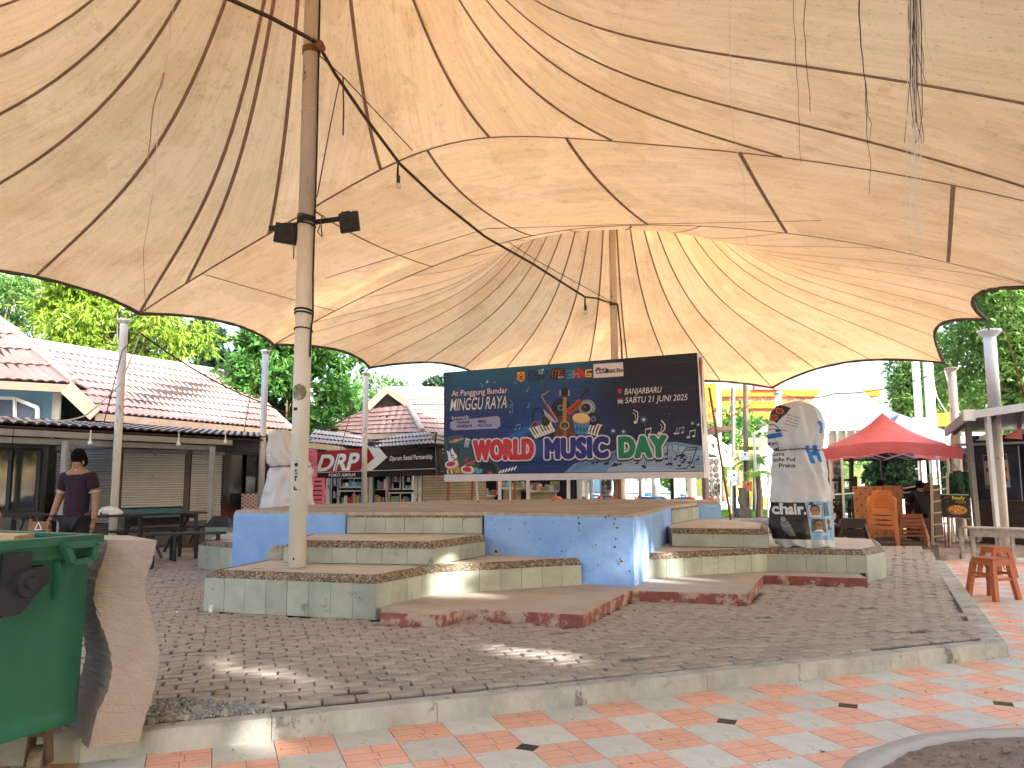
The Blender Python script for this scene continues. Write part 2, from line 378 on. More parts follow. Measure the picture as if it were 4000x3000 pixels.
M_brick = mat('paver', (.29,.258,.228), (.39,.355,.315), 9, .95, .5, 55, spots=(.43,.39,.34), sscale=5, samt=.33, obvar=.13)
paving = link('brick_paving', mesh_of('brick_paving', MB().prism([(-8.5,28),(9,28),(9,29),(-8.5,29)], .108, .112), M_bed), None, None, 'structure')
stage_hint = []
def make_bricks():
    bl, bw = .226, .113; yaw = .335; ca, sa = cos(yaw), sin(yaw)
    o0 = Vector((kL.x, kL.y)) + knor*.17
    items = []
    for r in range(-40, 150):
        for c in range(-40, 90):
            u = c*bl + (bl/2 if r % 2 else 0) + .012*sin(r*1.7); v = .056 + r*bw
            x, y = o0.x + u*ca - v*sa, o0.y + u*sa + v*ca
            if y > 17 or x < -8.6: continue
            kk = Vector((x-kL.x, y-kL.y)).dot(knor)
            if kk < .20 or not inside((x, y), area): continue
            s2 = Vector((x-kR.x, y-kR.y)).x*kb_dir.y - Vector((x-kR.x, y-kR.y)).y*kb_dir.x
            if s2 > -.2: continue
            if any(inside((x, y), P) for P in stage_hint): continue
            if hypot((x+2.15)/.62, (y-5.05)/.42)*(1+.25*mn.noise((x*4,y*4,0))) < 1: continue            # gravel patch where pavers are gone
            if random.random() < .010: continue
            items.append((hypot(x, y), x, y, yaw + random.gauss(0, .012)))
    items.sort()
    variants = []
    for q in range(8):
        m1 = MB(); L_, W_ = bl-.013+random.uniform(-.004,.004), bw-.011+random.uniform(-.004,.003); b = .007
        pts = [(-L_/2,-W_/2),(L_/2,-W_/2),(L_/2,W_/2),(-L_/2,W_/2)]
        if q >= 5: pts[q % 4] = (pts[q%4][0]*.86, pts[q%4][1]*.8)
        vs = [(x, y, -.04) for x, y in pts] + [(x, y, .0) for x, y in pts] + [(x*(1-2*b/L_), y*(1-2*b/W_), .006+random.uniform(-.0015,.0015)) for x, y in pts]
        fs = [(k, (k+1)%4, 4+(k+1)%4, 4+k) for k in range(4)] + [(4+k, 4+(k+1)%4, 8+(k+1)%4, 8+k) for k in range(4)] + [(8,9,10,11)]
        m1.add(vs, fs); variants.append(m1)
    meshes = [mesh_of('brick', v, M_brick) for v in variants]
    cnt = 0; rest_b = MB()
    for d, x, y, a in items:
        z = .127 + .004*random.gauss(0,1) + .007*mn.noise((x*1.1, y*1.1, 0))
        q = random.choice((0,1,2,3,4,0,1,2,3,4,5,6,7)); rx, ry = random.gauss(0,.034), random.gauss(0,.02)
        if random.random() < .03: rx *= 3; z -= .006
        if cnt < 296 and in_view(Vector((x, y, 0)), 60) and x > -2.3:
            o = link('brick', meshes[q], paving); o.location = (x, y, z); o.rotation_euler = (rx, ry, a); cnt += 1
        else:
            M = Matrix.Translation((x, y, z)) @ Euler((rx, ry, a)).to_matrix().to_4x4()
            rest_b.add([M @ Vector(v) for v in variants[q].v], variants[q].f)
    part('bricks_beyond', rest_b, M_brick, paving, kind='stuff')

# ================================================================== the stage with its tiled steps
M_blue = mat('blue_paint', (.21,.38,.74), (.29,.47,.80), 2.2, .8, .35, 14, spots=(.16,.26,.48), sscale=4, samt=.30)
M_tile = mat('pale_green_tile', (.30,.33,.28), (.42,.45,.38), 3, .42, .15, 20, spots=(.20,.21,.17), sscale=5, samt=.34, obvar=.09, spec=.4)
M_top = mat('dusty_tile_top', (.42,.39,.35), (.55,.52,.47), 2, .7, .2, 25, spots=(.22,.19,.16), sscale=2.6, samt=.35)
M_stg = mat('stage_cement', (.24,.21,.185), (.36,.33,.295), .9, .85, .3, 20, spots=(.13,.105,.09), sscale=1.6, samt=.35, stretch=(1,2.2,1))
M_slab = mat('step_slab_cement', (.36,.32,.285), (.46,.42,.38), 1.6, .92, .5, 60)
M_red = mat('flaking_red_paint', (.19,.06,.05), (.27,.10,.085), 6, .8, .3, 30, spots=(.42,.32,.25), sscale=4.0, samt=.62)
def pebble(name, cs, sc=95):
    m = bpy.data.materials.new(name); m.use_nodes = True; N, L, b = nodes(m); b.inputs['Roughness'].default_value = .85
    tc = N.new('ShaderNodeTexCoord'); vo = N.new('ShaderNodeTexVoronoi'); vo.inputs['Scale'].default_value = sc; L.new(tc.outputs['Object'], vo.inputs['Vector'])
    cr = N.new('ShaderNodeValToRGB'); cr.color_ramp.interpolation = 'CONSTANT'
    cr.color_ramp.elements[0].color = (*cs[0],1); cr.color_ramp.elements[1].color = (*cs[1],1); cr.color_ramp.elements[1].position = .3
    for k, c in enumerate(cs[2:]): e = cr.color_ramp.elements.new(.5+.2*k); e.color = (*c,1)
    sp = N.new('ShaderNodeSeparateColor'); L.new(vo.outputs['Color'], sp.inputs[0]); L.new(sp.outputs[0], cr.inputs[0])
    mp = N.new('ShaderNodeMapRange'); mp.inputs[1].default_value = .0; mp.inputs[2].default_value = .6; mp.inputs[3].default_value = 1.05; mp.inputs[4].default_value = .45; L.new(vo.outputs['Distance'], mp.inputs[0])
    mx = N.new('ShaderNodeMix'); mx.data_type = 'RGBA'; mx.blend_type = 'MULTIPLY'; mx.inputs[0].default_value = 1; L.new(cr.outputs[0], mx.inputs[6]); L.new(mp.outputs[0], mx.inputs[7]); L.new(mx.outputs[2], b.inputs['Base Color'])
    bp = N.new('ShaderNodeBump'); bp.invert = True; bp.inputs['Strength'].default_value = .8; bp.inputs['Distance'].default_value = .006; L.new(vo.outputs['Distance'], bp.inputs['Height']); L.new(bp.outputs[0], b.inputs['Normal'])
    return m
M_peb = pebble('washed_pebble', [(.36,.28,.20),(.20,.15,.11),(.52,.44,.34),(.28,.22,.16),(.10,.08,.06)], 48)
stage = thing('stage', 'round raised concrete stage with blue painted walls and pale green tiled steps', 'stage', (0, 13.5, .11))
S0, S1, S2, S3 = .25, .57, .83, 1.12

def chip_poly(m, path, z0, z1, inset, mt): pass
def step(path, back, z0, z1, tile_w=.265, tmat=None, top_mat=None, bevel=.115, gran=.072, name='step', z0s=None):
    """path: plan points of the riser from left to right (interior on the left hand side); back: points closing the tread"""
    inn = offset_path(path, .004); inn2 = offset_path(path, bevel)
    zt = z1 - gran
    core = MB(); core.prism([V2(p) for p in offset_path(path, bevel*.93)] + [V2(p) for p in back], min(z0, .112), z1-.006)
    st = part(name, core, top_mat or M_top, stage)
    # pebble-washed chamfer with its flat rim
    g = MB()
    for k in range(len(path)-1):
        L_ = (Vector(path[k+1][:2])-Vector(path[k][:2])).length; ns = max(2, int(L_/.09)); vs = []
        for s in range(ns+1):
            t = s/ns; a = Vector(inn[k]).lerp(Vector(inn[k+1]), t); b = Vector(inn2[k]).lerp(Vector(inn2[k+1]), t); w = .004*mn.noise((a.x*9, a.y*9, z1))
            mid = a.lerp(b, .75)
            vs += [(a.x, a.y, zt-.004), (a.x, a.y, zt+.006+w), (mid.x, mid.y, z1-.002+w), (b.x, b.y, z1+.002), (b.x, b.y, z1-.02)]
        g.add(vs, [(s*5+r, (s+1)*5+r, (s+1)*5+r+1, s*5+r+1) for s in range(ns) for r in range(4)])
        if k == 0: g.add(vs[:5], [(0,1,2,3,4)])
        if k == len(path)-2: g.add(vs[-5:], [(4,3,2,1,0)])
    part('pebble_edge', g, M_peb, st)
    # tiles hung on the riser, one by one
    for k in range(len(path)-1):
        a, b = Vector(path[k][:2]), Vector(path[k+1][:2]); L_ = (b-a).length; d = (b-a)/L_; nn = Vector((-d.y, d.x))
        nt = max(1, int(round(L_/tile_w))); w = L_/nt; za = z0s[k] if z0s else (z0, z0)
        for q in range(nt):
            p0, p1 = a + d*(q*w+.0025), a + d*((q+1)*w-.0025); o = nn*.024; e = -nn*random.uniform(0,.003)
            zb0 = za[0] + (za[1]-za[0])*(q/nt)
            m1 = MB(); P = [p0+e, p1+e, p1+o, p0+o]
            m1.add([(p.x, p.y, zb0+.002) for p in P] + [(p.x, p.y, zt-.005) for p in P], [(0,1,5,4),(1,2,6,5),(2,3,7,6),(3,0,4,7),(4,5,6,7),(3,2,1,0)])
            part('riser_tile', m1, tmat or M_tile, st)
    return st
g0 = .13
Pa, Pb, Pc, Pd = G(794,2388,g0), G(1466,2423,g0), G(1699,2322,S0), G(2272,2284,S0)
bcor = G(2478,2292,S0); bR = G(2533,2260,S0)
S1L = step([(-2.95,11.1), V2(Pa), V2(Pb), V2(Pc), V2(Pd)], [(0.9,11.2), (-1,12)], g0, S1)
q0, q1, q2 = G(1107,2197,S1), G(1690,2207,S1), G(1895,2171,S1)
S2L = step([(q0.x-.05, q0.y+1.2), V2(q0), V2(q1), V2(q2)], [(-.2, 11.6), (-1.5, 12)], S1, S2, .29)
r0, r1 = G(1355,2083,S2), G(1884,2085,S2)
S3L = step([V2(r0), V2(r1)], [(r1.x+.1, 12), (r0.x, 12)], S2, S3, .27)
e0, e1, e2 = G(2534,2260,S0), G(2999,2232,S0), G(3387,2240,S0)
S1R = step([V2(e0), V2(e1), V2(e2), (5.42, 11.75), (6.0, 13.2)], [(4.2, 14.8), (2.4, 13)], S0, S1, .29, z0s=[(S0,S0),(S0,S0),(.11,.11),(.02,.02)])
w0, w1 = G(2626,2134,S1), G(3003,2141,S1)
S2R = step([V2(w0), V2(w1), (w1.x+.55, w1.y+1.7)], [(3.6, 15.2), (2.5, 14)], S1, S2, .36)
t0, t1 = G(2626,2046,S2), G(2730,2027,S2)
S3R = step([V2(t0), V2(t1)], [(t1.x-.5, t1.y+.6), (t0.x-.6, t0.y+.2)], S2, S3, .45)
# left flank step block behind
step([(-5.6,15.2), (-5.15,13.25), (-4.0,12.35)], [(-3.2,13), (-3.4,15.4)], .12, S1, .27)
# blue walls and the stage floor
bl0, bl1 = (-4.03, 11.62), (r0.x-.02, r0.y-.03)
def blue(path, z0, name='blue_wall', th=.12):
    m1 = MB(); inn = offset_path(path, th); nrm = offset_path(path, 0.0)
    for k in range(len(path)-1):
        a, b, c, d = Vector(path[k]), Vector(path[k+1]), Vector(inn[k+1]), Vector(inn[k]); L_ = (b-a).length; nu, nv = max(2, int(L_/.05)), 18
        nn = Vector((-(b-a).y, (b-a).x)).normalized(); vs = []
        for j in range(nv+1):
            for i in range(nu+1):
                p = a.lerp(b, i/nu); z = z0 + (S3-.035-z0)*j/nv; dv = .010*mn.noise((p.x*2.3+z, p.y*2.3, z*2.3)) + .004*mn.noise((p.x*11, p.y*11, z*11))
                if i in (0, nu): dv = 0
                if j == nv: dv += .012 + .014*abs(mn.noise((p.x*9, p.y*9, 3)))
                vs.append((p.x+nn.x*dv, p.y+nn.y*dv, z))
        m1.add(vs, [(j*(nu+1)+i, j*(nu+1)+i+1, (j+1)*(nu+1)+i+1, (j+1)*(nu+1)+i) for j in range(nv) for i in range(nu)])
    m1.prism([V2(p) for p in offset_path(path, .03)] + [V2(p) for p in inn[::-1]], z0, S3-.036)
    return part(name, m1, M_blue, stage, smooth=False)
blue([(-4.5,13.4), bl0, bl1], .11)
blue([(q2.x-.02, r1.y-.06), V2(bcor), (bR.x+.02, bR.y+.02), (t0.x-.01, t0.y)], .2)
blue([(t1.x, t1.y), (t1.x+.42, t1.y+.05), (t1.x+.6, t1.y+1.6)], .3)
rimc = mat('raw_cement_edge', (.36,.30,.23), (.52,.46,.37), 9, .95, .8, 45)
outline = [bl0, bl1, V2(r0), V2(r1), (q2.x-.02, r1.y-.06), V2(bcor), (bR.x+.02, bR.y+.02), V2(t0), V2(t1), (t1.x+.42, t1.y+.05), (4.25,16.3), (3.3,16.9), (1.2,17.1), (-1.0,16.5), (-2.3,15.3), (-3.6,14.2)]
top = offset_path(outline + [outline[0]], .03)[:-1]
mb = MB(); mb.prism(top, S3-.05, S3-.004); part('raw_edge', mb, rimc, stage)
def inset_poly(P, d):
    c = Vector((sum(p[0] for p in P)/len(P), sum(p[1] for p in P)/len(P)))
    return offset_path(list(P)+[P[0]], d)[:-1]
mb = MB(); mb.prism(inset_poly(top, .055), S3-.004, S3+.006); part('stage_floor', mb, M_stg, stage)
mb = MB(); mb.prism(inset_poly(top, .16), .11, S3-.05); part('stage_core', mb, M_slab, stage)
# knocks and chips in the front blue wall
wa, wb2 = Vector((q2.x-.02, r1.y-.06)), Vector(V2(bcor)); wd = (wb2-wa).normalized(); wn_ = Vector((wd.y, -wd.x)); M_chipd = mat('knock_hole', (.03,.03,.04), rough=.9); M_chipw = mat('bare_plaster_chip', (.55,.52,.46), rough=.9)
def on_wall(px, py):
    r = ray(px, py); n3 = Vector((wn_.x, wn_.y, 0)); k = (Vector((wa.x, wa.y, 0))-Vector((0,0,H))).dot(n3)/r.dot(n3); return Vector((0,0,H))+r*k + n3*.016
for ci, (cx8, cy8, r_) in enumerate(((160,162,.012),(180,161,.014),(180,195,.008),(178,222,.008),(600,160,.014),(603,188,.016),(737,155,.016),(752,150,.010),(797,210,.026),(785,165,.012),(780,190,.012),(790,266,.012),(690,297,.020),(785,307,.016),(820,380,.030),(812,368,.014),(182,330,.045),(183,345,.03),(405,265,.010),(345,230,.008),(515,330,.012),(700,400,.010),(470,180,.008),(860,430,.012),(250,215,.008),(560,280,.008))):
    p = on_wall(1800+cx8/1.3012, 1900+cy8/1.3012); m1 = MB(); n = 7
    m1.add([p + Vector((wd.x,wd.y,0))*r_*cos(2*pi*k/n)*random.uniform(.6,1.2) + Vector((0,0,1))*r_*sin(2*pi*k/n)*random.uniform(.6,1.2) for k in range(n)], [tuple(range(n))]); part('wall_chip', m1, M_chipw if ci in (8,14,16,17,1,12) else M_chipd, stage)
    if ci in (8,14,12,16): m1 = MB(); m1.add([p + Vector((wn_.x,wn_.y,0))*.002 + Vector((wd.x,wd.y,0))*r_*.5*cos(2*pi*k/n) + Vector((0,0,1))*r_*.5*sin(2*pi*k/n) for k in range(n)], [tuple(range(n))]); part('wall_chip', m1, M_chipd, stage)
# low slab in front, red painted edges
sl = [G(1485,2392,S0), G(1723,2403,S0), G(1814,2377,S0), G(2276,2402,S0), G(2462,2307,S0), G(2922,2322,S0), G(2983,2246,S0), G(3387,2259,S0)]
slp = [V2(p) for p in sl]
back = [(5.0,12.2),(2.6,12.4),(.2,11.4),(-1.2,9.8),(-1.35,8.4)]
mb = MB(); mb.prism([V2(p) for p in offset_path(slp, .012)] + back, .11, S0); sb = part('landing_slab', mb, M_slab, stage)
mb = MB()
off = offset_path(slp, .03)
for k in range(len(slp)-1):
    a, b = Vector(slp[k]), Vector(slp[k+1]); L_ = (b-a).length; d = (b-a)/L_; nn = Vector((-d.y, d.x)); nu = max(2, int(L_/.05)); vs = []
    for s in range(nu+1):
        p = a.lerp(b, s/nu)
        for z in (.11, .165, .215, S0-.012, S0-.002):
            dv = (.006*mn.noise((p.x*12, p.y*12, z*12)) + (.010 if z > S0-.005 else 0)) if 0 < s < nu else (.010 if z > S0-.005 else 0)
            vs.append((p.x+nn.x*dv, p.y+nn.y*dv, z))
    mb.add(vs, [(s*5+r, (s+1)*5+r, (s+1)*5+r+1, s*5+r+1) for s in range(nu) for r in range(4)])
part('slab_edge', mb, M_red, sb)
stage_hint += [slp + back, [(-2.95,11.1), V2(Pa), V2(Pb), V2(Pc), (0,11)], [V2(e0), V2(e1), V2(e2), (5.42,11.75), (6.0,13.2), (4.2,15)], outline, [(-5.6,15.2), (-5.15,13.25), (-4.0,12.35), (-3.2,13), (-3.4,15.4)]]
make_bricks()
# rubble mortar heap beside the second step
M_mort = mat('broken_mortar', (.27,.27,.26), (.40,.37,.33), 9, .95, .9, 25)
mb = MB(); c = G(1085,2185,S1); mb.ball((c.x-.02, c.y+.05, S1), .15, 12, 8, (1,.8,1.1), .16); part('mortar_lump', mb, M_mort, stage)

# ================================================================== the membrane canopy on two masts
P1 = G(1159, 2215, S1); P1 = Vector((P1.x, P1.y, 0)); P2 = Vector((18.6*.1306, 18.6, 0))
AX = (P2-P1); LEN = AX.length; AX = AX/LEN; PX = Vector((AX.y, -AX.x, 0))       # t along the axis, w to its right
def TW(t, w): return P1 + AX*t + PX*w
RAD = 7.75
def zc(t, w):
    tt = min(max(t, 0), LEN); ww = w - .45*(1-(w/8)**2 if abs(w) < 8 else 0); s = min(1.2, hypot(t-tt, ww)/RAD); zr = 4.47 - .012*w
    z = zr + 1.72*(1 - s**1.95)
    for tc in (0, LEN):
        dt = (t-tc)*(1.2 if 0 < t < LEN else 1.0); z += 6.0*math.exp(-(hypot(dt, w)/1.72)**1.3)
    return z
def fab_mat():
    m = bpy.data.materials.new('membrane'); m.use_nodes = True; N, L, b = nodes(m); out = N['Material Output']
    uv = N.new('ShaderNodeUVMap'); tc = N.new('ShaderNodeTexCoord')
    def noise(vec, sc, det, rg, sx=None):
        if sx: mp = N.new('ShaderNodeMapping'); mp.inputs['Scale'].default_value = sx; L.new(vec, mp.inputs[0]); vec = mp.outputs[0]
        n = N.new('ShaderNodeTexNoise'); n.inputs['Scale'].default_value = sc; n.inputs['Detail'].default_value = det; n.inputs['Roughness'].default_value = rg; L.new(vec, n.inputs['Vector']); return n.outputs['Fac']
    def ramp(f, a, b_, ca, cb):
        r = N.new('ShaderNodeValToRGB'); r.color_ramp.elements[0].position = a; r.color_ramp.elements[1].position = b_
        r.color_ramp.elements[0].color = (*ca, 1); r.color_ramp.elements[1].color = (*cb, 1); L.new(f, r.inputs[0]); return r.outputs[0]
    def mul(a, b_, f=1.0):
        x = N.new('ShaderNodeMix'); x.data_type = 'RGBA'; x.blend_type = 'MULTIPLY'; x.inputs[0].default_value = f; L.new(a, x.inputs[6]); L.new(b_, x.inputs[7]); return x.outputs[2]
    oi = N.new('ShaderNodeObjectInfo')
    base = ramp(noise(tc.outputs['Object'], .35, 4, .55), .35, .68, (.95,.71,.46), (.98,.79,.56))
    c = mul(base, ramp(noise(uv.outputs[0], 1.0, 6, .7, (5.5, .55, 1)), .30, .72, (.78,.72,.64), (1,1,1)), .6)
    c = mul(c, ramp(noise(uv.outputs[0], 3.2, 10, .75, (5.0, .35, 1)), .34, .50, (.76,.70,.62), (1,1,1)), .5)
    c = mul(c, ramp(noise(uv.outputs[0], 34, 4, .6, (1.3, .6, 1)), .32, .39, (.46,.38,.31), (1,1,1)), .6)
    c = mul(c, ramp(noise(tc.outputs['Object'], .9, 7, .65), .33, .50, (.84,.79,.73), (1,1,1)), .6)
    c = mul(c, ramp(noise(tc.outputs['Object'], .55, 3, .5), .47, .485, (.90,.87,.83), (1,1,1)), .7); c = mul(c, ramp(noise(tc.outputs['Object'], 2.6, 12, .8), .36, .46, (.72,.66,.58), (1,1,1)), .55)
    mr = N.new('ShaderNodeMapRange'); mr.inputs[3].default_value = .955; mr.inputs[4].default_value = 1.03; L.new(oi.outputs['Random'], mr.inputs[0])
    hs = N.new('ShaderNodeHueSaturation'); L.new(mr.outputs[0], hs.inputs['Value']); L.new(c, hs.inputs['Color']); c = hs.outputs[0]
    L.new(c, b.inputs['Base Color']); b.inputs['Roughness'].default_value = .8; b.inputs['Specular IOR Level'].default_value = .15
    tr = N.new('ShaderNodeBsdfTranslucent'); ms = N.new('ShaderNodeMixShader'); ms.inputs[0].default_value = .44
    tm = N.new('ShaderNodeMix'); tm.data_type = 'RGBA'; tm.blend_type = 'MULTIPLY'; tm.inputs[0].default_value = 1; L.new(c, tm.inputs[6]); tm.inputs[7].default_value = (1.0,.81,.60,1); L.new(tm.outputs[2], tr.inputs[0])
    bp = N.new('ShaderNodeBump'); bp.inputs['Strength'].default_value = .35; bp.inputs['Distance'].default_value = .02; L.new(noise(uv.outputs[0], 1.6, 5, .6, (6, .5, 1)), bp.inputs['Height']); L.new(bp.outputs[0], b.inputs['Normal']); L.new(bp.outputs[0], tr.inputs['Normal'])
    L.new(b.outputs[0], ms.inputs[1]); L.new(tr.outputs[0], ms.inputs[2]); L.new(ms.outputs[0], out.inputs[0]); return m
M_fab = fab_mat()
M_seam = mat('seam_tape', (.30,.19,.13), (.40,.27,.19), 6, .85, trans=.25)
M_rope = mat('rim_rope', (.055,.045,.04), (.13,.11,.09), 14, .95, .8, 60)
canopy = thing('membrane_canopy', 'huge weathered beige fabric canopy stretched in two peaks over the stage', 'canopy', (P1.x, P1.y, 0))
CO = {'a': (-1.6,-7.2), 'b': (2.9,-7.05), 'c': (6.7,-7.2), 'd': (10.7,-7.4), 'e': (15.2,-5.9), 'f': (17.9,-2.2), 'g': (18.3,2.25), 'h': (14.6,6.9), 'i': (9.9,7.55), 'j': (6.2,8.0),
      'k': (2.55,8.75), 'l': (-2.0,8.2), 'm': (-5.3,5.6), 'n': (-7.3,1.9), 'o': (-7.1,-2.3), 'p': (-4.9,-5.5)}
def rim(a, b, s):
    sg = {'gh': .035, 'fg': .05, 'ij': .12, 'hi': .10}.get(a+b, .108)
    a, b = Vector(CO[a]), Vector(CO[b]); p = a.lerp(b, s); cen = Vector((min(max(p.x, 0), LEN), 0)); inw = (cen-p).normalized()
    return p + inw*(b-a).length*sg*4*s*(1-s)
def sector(cen, outer, rng_, nu=6, nv=26):
    """outer(u) gives the outer edge of one panel; rng_ = index for the uv shift"""
    mb = MB(); uv = []
    for j in range(nv+1):
        v = (j/nv)**1.25
        for i in range(nu+1):
            o = outer(i/nu); q = cen + (o-cen).normalized()*.16; p = q.lerp(o, v)
            bell = sin(pi*i/nu)*sin(pi*min(1, v*1.02))*.035
            P = TW(p.x, p.y); mb.v.append((P.x, P.y, zc(p.x, p.y) - bell)); uv.append((i/nu*1.9*max(.12, v)+rng_*3.7, v*(o-cen).length + rng_*1.3))
    mb.f = [(j*(nu+1)+i, j*(nu+1)+i+1, (j+1)*(nu+1)+i+1, (j+1)*(nu+1)+i) for j in range(nv) for i in range(nu)]; mb.mi = [0]*len(mb.f); mb.uv = uv
    part('fabric_panel', mb, M_fab, canopy, smooth=True)
def tape(pts, w=.036, dz=-.014, name='seam'):
    mb = MB(); vs = []; pts = [Vector(p) for p in pts]
    for i, p in enumerate(pts):
        d = (pts[min(i+1, len(pts)-1)]-pts[max(0, i-1)]).normalized(); s = d.cross(Vector((0,0,1))).normalized()*w/2
        vs += [p - s + Vector((0,0,dz)), p + Vector((0,0,dz*1.3)), p + s + Vector((0,0,dz))]
    mb.add(vs, [(i*3+k, (i+1)*3+k, (i+1)*3+k+1, i*3+k+1) for i in range(len(pts)-1) for k in (0,1)])
    part(name, mb, M_seam, canopy, smooth=True)
def seamline(cen, o, n=30, w=.056):
    pts = []
    for j in range(n+1):
        v = (j/n)**1.25; q = cen + (o-cen).normalized()*.16; p = q.lerp(o, v); P = TW(p.x, p.y); pts.append((P.x, P.y, zc(p.x, p.y)))
    tape(pts, w)
def bline(T0, T1, w): return Vector((T0 + (T1-T0)*(w+7.3)/15.2, w))
B1 = lambda w: bline(3.05, 2.62, w); B2 = lambda w: bline(6.8, 6.2, w)
CO['b'] = tuple(B1(-7.05)); CO['k'] = tuple(B1(8.75)); CO['c'] = tuple(B2(-7.2)); CO['j'] = tuple(B2(8.0))
k = 0
ws1 = [CO['b'][1], -5.7, -3.58, -1.11, .94, 2.9, 5.11, CO['k'][1]]
def blin(B, wa, wb, ca=None, cb=None):
    def f(u):
        return B(wa + (wb-wa)*u)
    return f
c1, c2 = Vector((0,0)), Vector((LEN,0))
for a, b in zip(ws1[:-1], ws1[1:]): sector(c1, blin(B1, a, b), k); k += 1
for w in ws1[1:-1]: seamline(c1, B1(w))
ring1 = ['k','l','m','n','o','p','a','b']
for a, b in zip(ring1[:-1], ring1[1:]):
    for s0, s1 in ((0, .5), (.5, 1)):
        sector(c1, lambda u, a=a, b=b, s0=s0, s1=s1: rim(a, b, s0+(s1-s0)*u), k); k += 1
        seamline(c1, rim(a, b, s0))
seamline(c1, Vector(CO['b']))
ws2 = [CO['c'][1], -6.0, -4.6, -3.2, -1.9, -.6, .6, 1.9, 3.2, 4.6, 6.1, CO['j'][1]]
for a, b in zip(ws2[:-1], ws2[1:]): sector(c2, blin(B2, a, b), k, 4, 20); k += 1
for w in ws2[1:-1]: seamline(c2, B2(w), 24, .042)
ring2 = ['c','d','e','f','g','h','i','j']
for a, b in zip(ring2[:-1], ring2[1:]):
    ns = 3
    for q in range(ns):
        s0, s1 = q/ns, (q+1)/ns
        sector(c2, lambda u, a=a, b=b, s0=s0, s1=s1: rim(a, b, s0+(s1-s0)*u), k, 4, 24); k += 1
        seamline(c2, rim(a, b, s0), 26, .042)
seamline(c2, Vector(CO['j']), 26, .042)
# the saddle strips between the two fans
wsm = [-7.1, -5.3, -2.6, -.2, 2.2, 4.6, 6.9, 8.3]
def saddle(u, v, a, b):
    w = a+(b-a)*u
    if a == wsm[0]: p0, p1 = B1(w), B2(w); lim = rim('b','c', v); p = p0.lerp(p1, v); p = Vector((p.x, p.y + (lim.y-wsm[0])*(1-u)))
    elif b == wsm[-1]: p0, p1 = B1(w), B2(w); lim = rim('j','k', 1-v); p = p0.lerp(p1, v); p = Vector((p.x, p.y + (lim.y-wsm[-1])*u))
    else: p = B1(w).lerp(B2(w), v)
    return p
for a, b in zip(wsm[:-1], wsm[1:]):
    mb = MB(); uv = []
    for j in range(15):
        for i in range(11):
            p = saddle(i/10, j/14, a, b); P = TW(p.x, p.y); mb.v.append((P.x, P.y, zc(p.x, p.y) - .03*sin(pi*i/10)*sin(pi*j/14))); uv.append((j/14*3.7*.9+k*3.1, i/10*2.4+k))
    mb.f = [(j*11+i, j*11+i+1, (j+1)*11+i+1, (j+1)*11+i) for j in range(14) for i in range(10)]; mb.mi = [0]*len(mb.f); mb.uv = uv
    part('fabric_panel', mb, M_fab, canopy, smooth=True); k += 1
for w in wsm[1:-1]:
    pts = [B1(w).lerp(B2(w), s/14) for s in range(15)]; tape([(*V2(TW(p.x,p.y)), zc(p.x,p.y)) for p in pts], .05)
for B, a, b in ((B1, CO['b'][1], CO['k'][1]), (B2, CO['c'][1], CO['j'][1])):
    pts = [B(a+(b-a)*s/50) for s in range(51)]; tape([(*V2(TW(p.x,p.y)), zc(p.x,p.y)-.004) for p in pts], .05, -.02)
allring = 'abcdefghijklmnopa'
for a, b in zip(allring[:-1], allring[1:]):
    mb = MB(); pts = []
    for s in range(25):
        p = rim(a, b, s/24); P = TW(p.x, p.y); pts.append((P.x, P.y, zc(p.x, p.y)-.015+random.uniform(-.006,.006)))
    mb.tube(pts, [.034+random.uniform(-.006,.01) for _ in pts], 6); part('edge_rope', mb, M_rope, canopy)
def rimpt(k): t, w = CO[k]; P = TW(t, w); return Vector((P.x, P.y, zc(t, w)))

# masts
M_mast = mat('old_cream_paint', (.64,.62,.56), (.78,.76,.70), 3, .55, .15, 20, spots=(.20,.13,.08), sscale=7, samt=.22, stretch=(1,1,.35))
M_mast2 = mat('rusty_cream_paint', (.50,.40,.29), (.64,.54,.42), 3, .6, .2, 20, spots=(.17,.09,.05), sscale=9, samt=.35, stretch=(1,1,.3))
M_black = mat('black_cord', (.015,.015,.015), rough=.6)
M_dmetal = mat('dark_steel', (.02,.02,.022), (.04,.04,.04), 8, .5, metal=.4)
mast = thing('canopy_mast', 'thick cream painted steel mast standing on the lowest tiled step, nearest the viewer', 'mast', (P1.x, P1.y, S1))
mb = MB(); mb.tube([(P1.x, P1.y, S1), (P1.x, P1.y, 4.6)], .1, 28); part("lower_pole", mb, M_mast, mast, smooth=True)
mb = MB(); mb.tube([(P1.x, P1.y, 4.6), (P1.x, P1.y, 11.2)], .098, 28); part('upper_pole', mb, M_mast2, mast, smooth=True)
for z in (4.6, 6.05, 7.6):
    mb = MB(); mb.tube([(P1.x, P1.y, z-.012), (P1.x, P1.y, z+.012)], .104, 28); part('weld_ring', mb, M_mast2, mast)
for z, t in ((4.62,.014),(4.72,.010),(3.56,.014),(3.52,.012),(3.33,.010)):
    mb = MB(); pts = [(P1.x+.106*cos(a), P1.y+.106*sin(a), z+.02*sin(a+z)) for a in np.linspace(0, 2*pi, 30)]; mb.tube(pts, t*.8, 6); part('cord_wrap', mb, M_black, mast)
mb = MB(); mb.tube([(P1.x+.10, P1.y-.04, 7.5), (P1.x+.115, P1.y-.05, 5.5), (P1.x+.11, P1.y-.05, 4.0), (P1.x+.125, P1.y-.06, 3.5), (P1.x+.105, P1.y-.05, 3.35), (P1.x+.10,P1.y-.05,3.0)], .012, 6); part('drop_cable', mb, M_black, mast)
ms2 = thing('canopy_mast', 'rusty cream mast rising behind the music banner at the far peak of the canopy', 'mast', (P2.x, P2.y, 0), group=None)
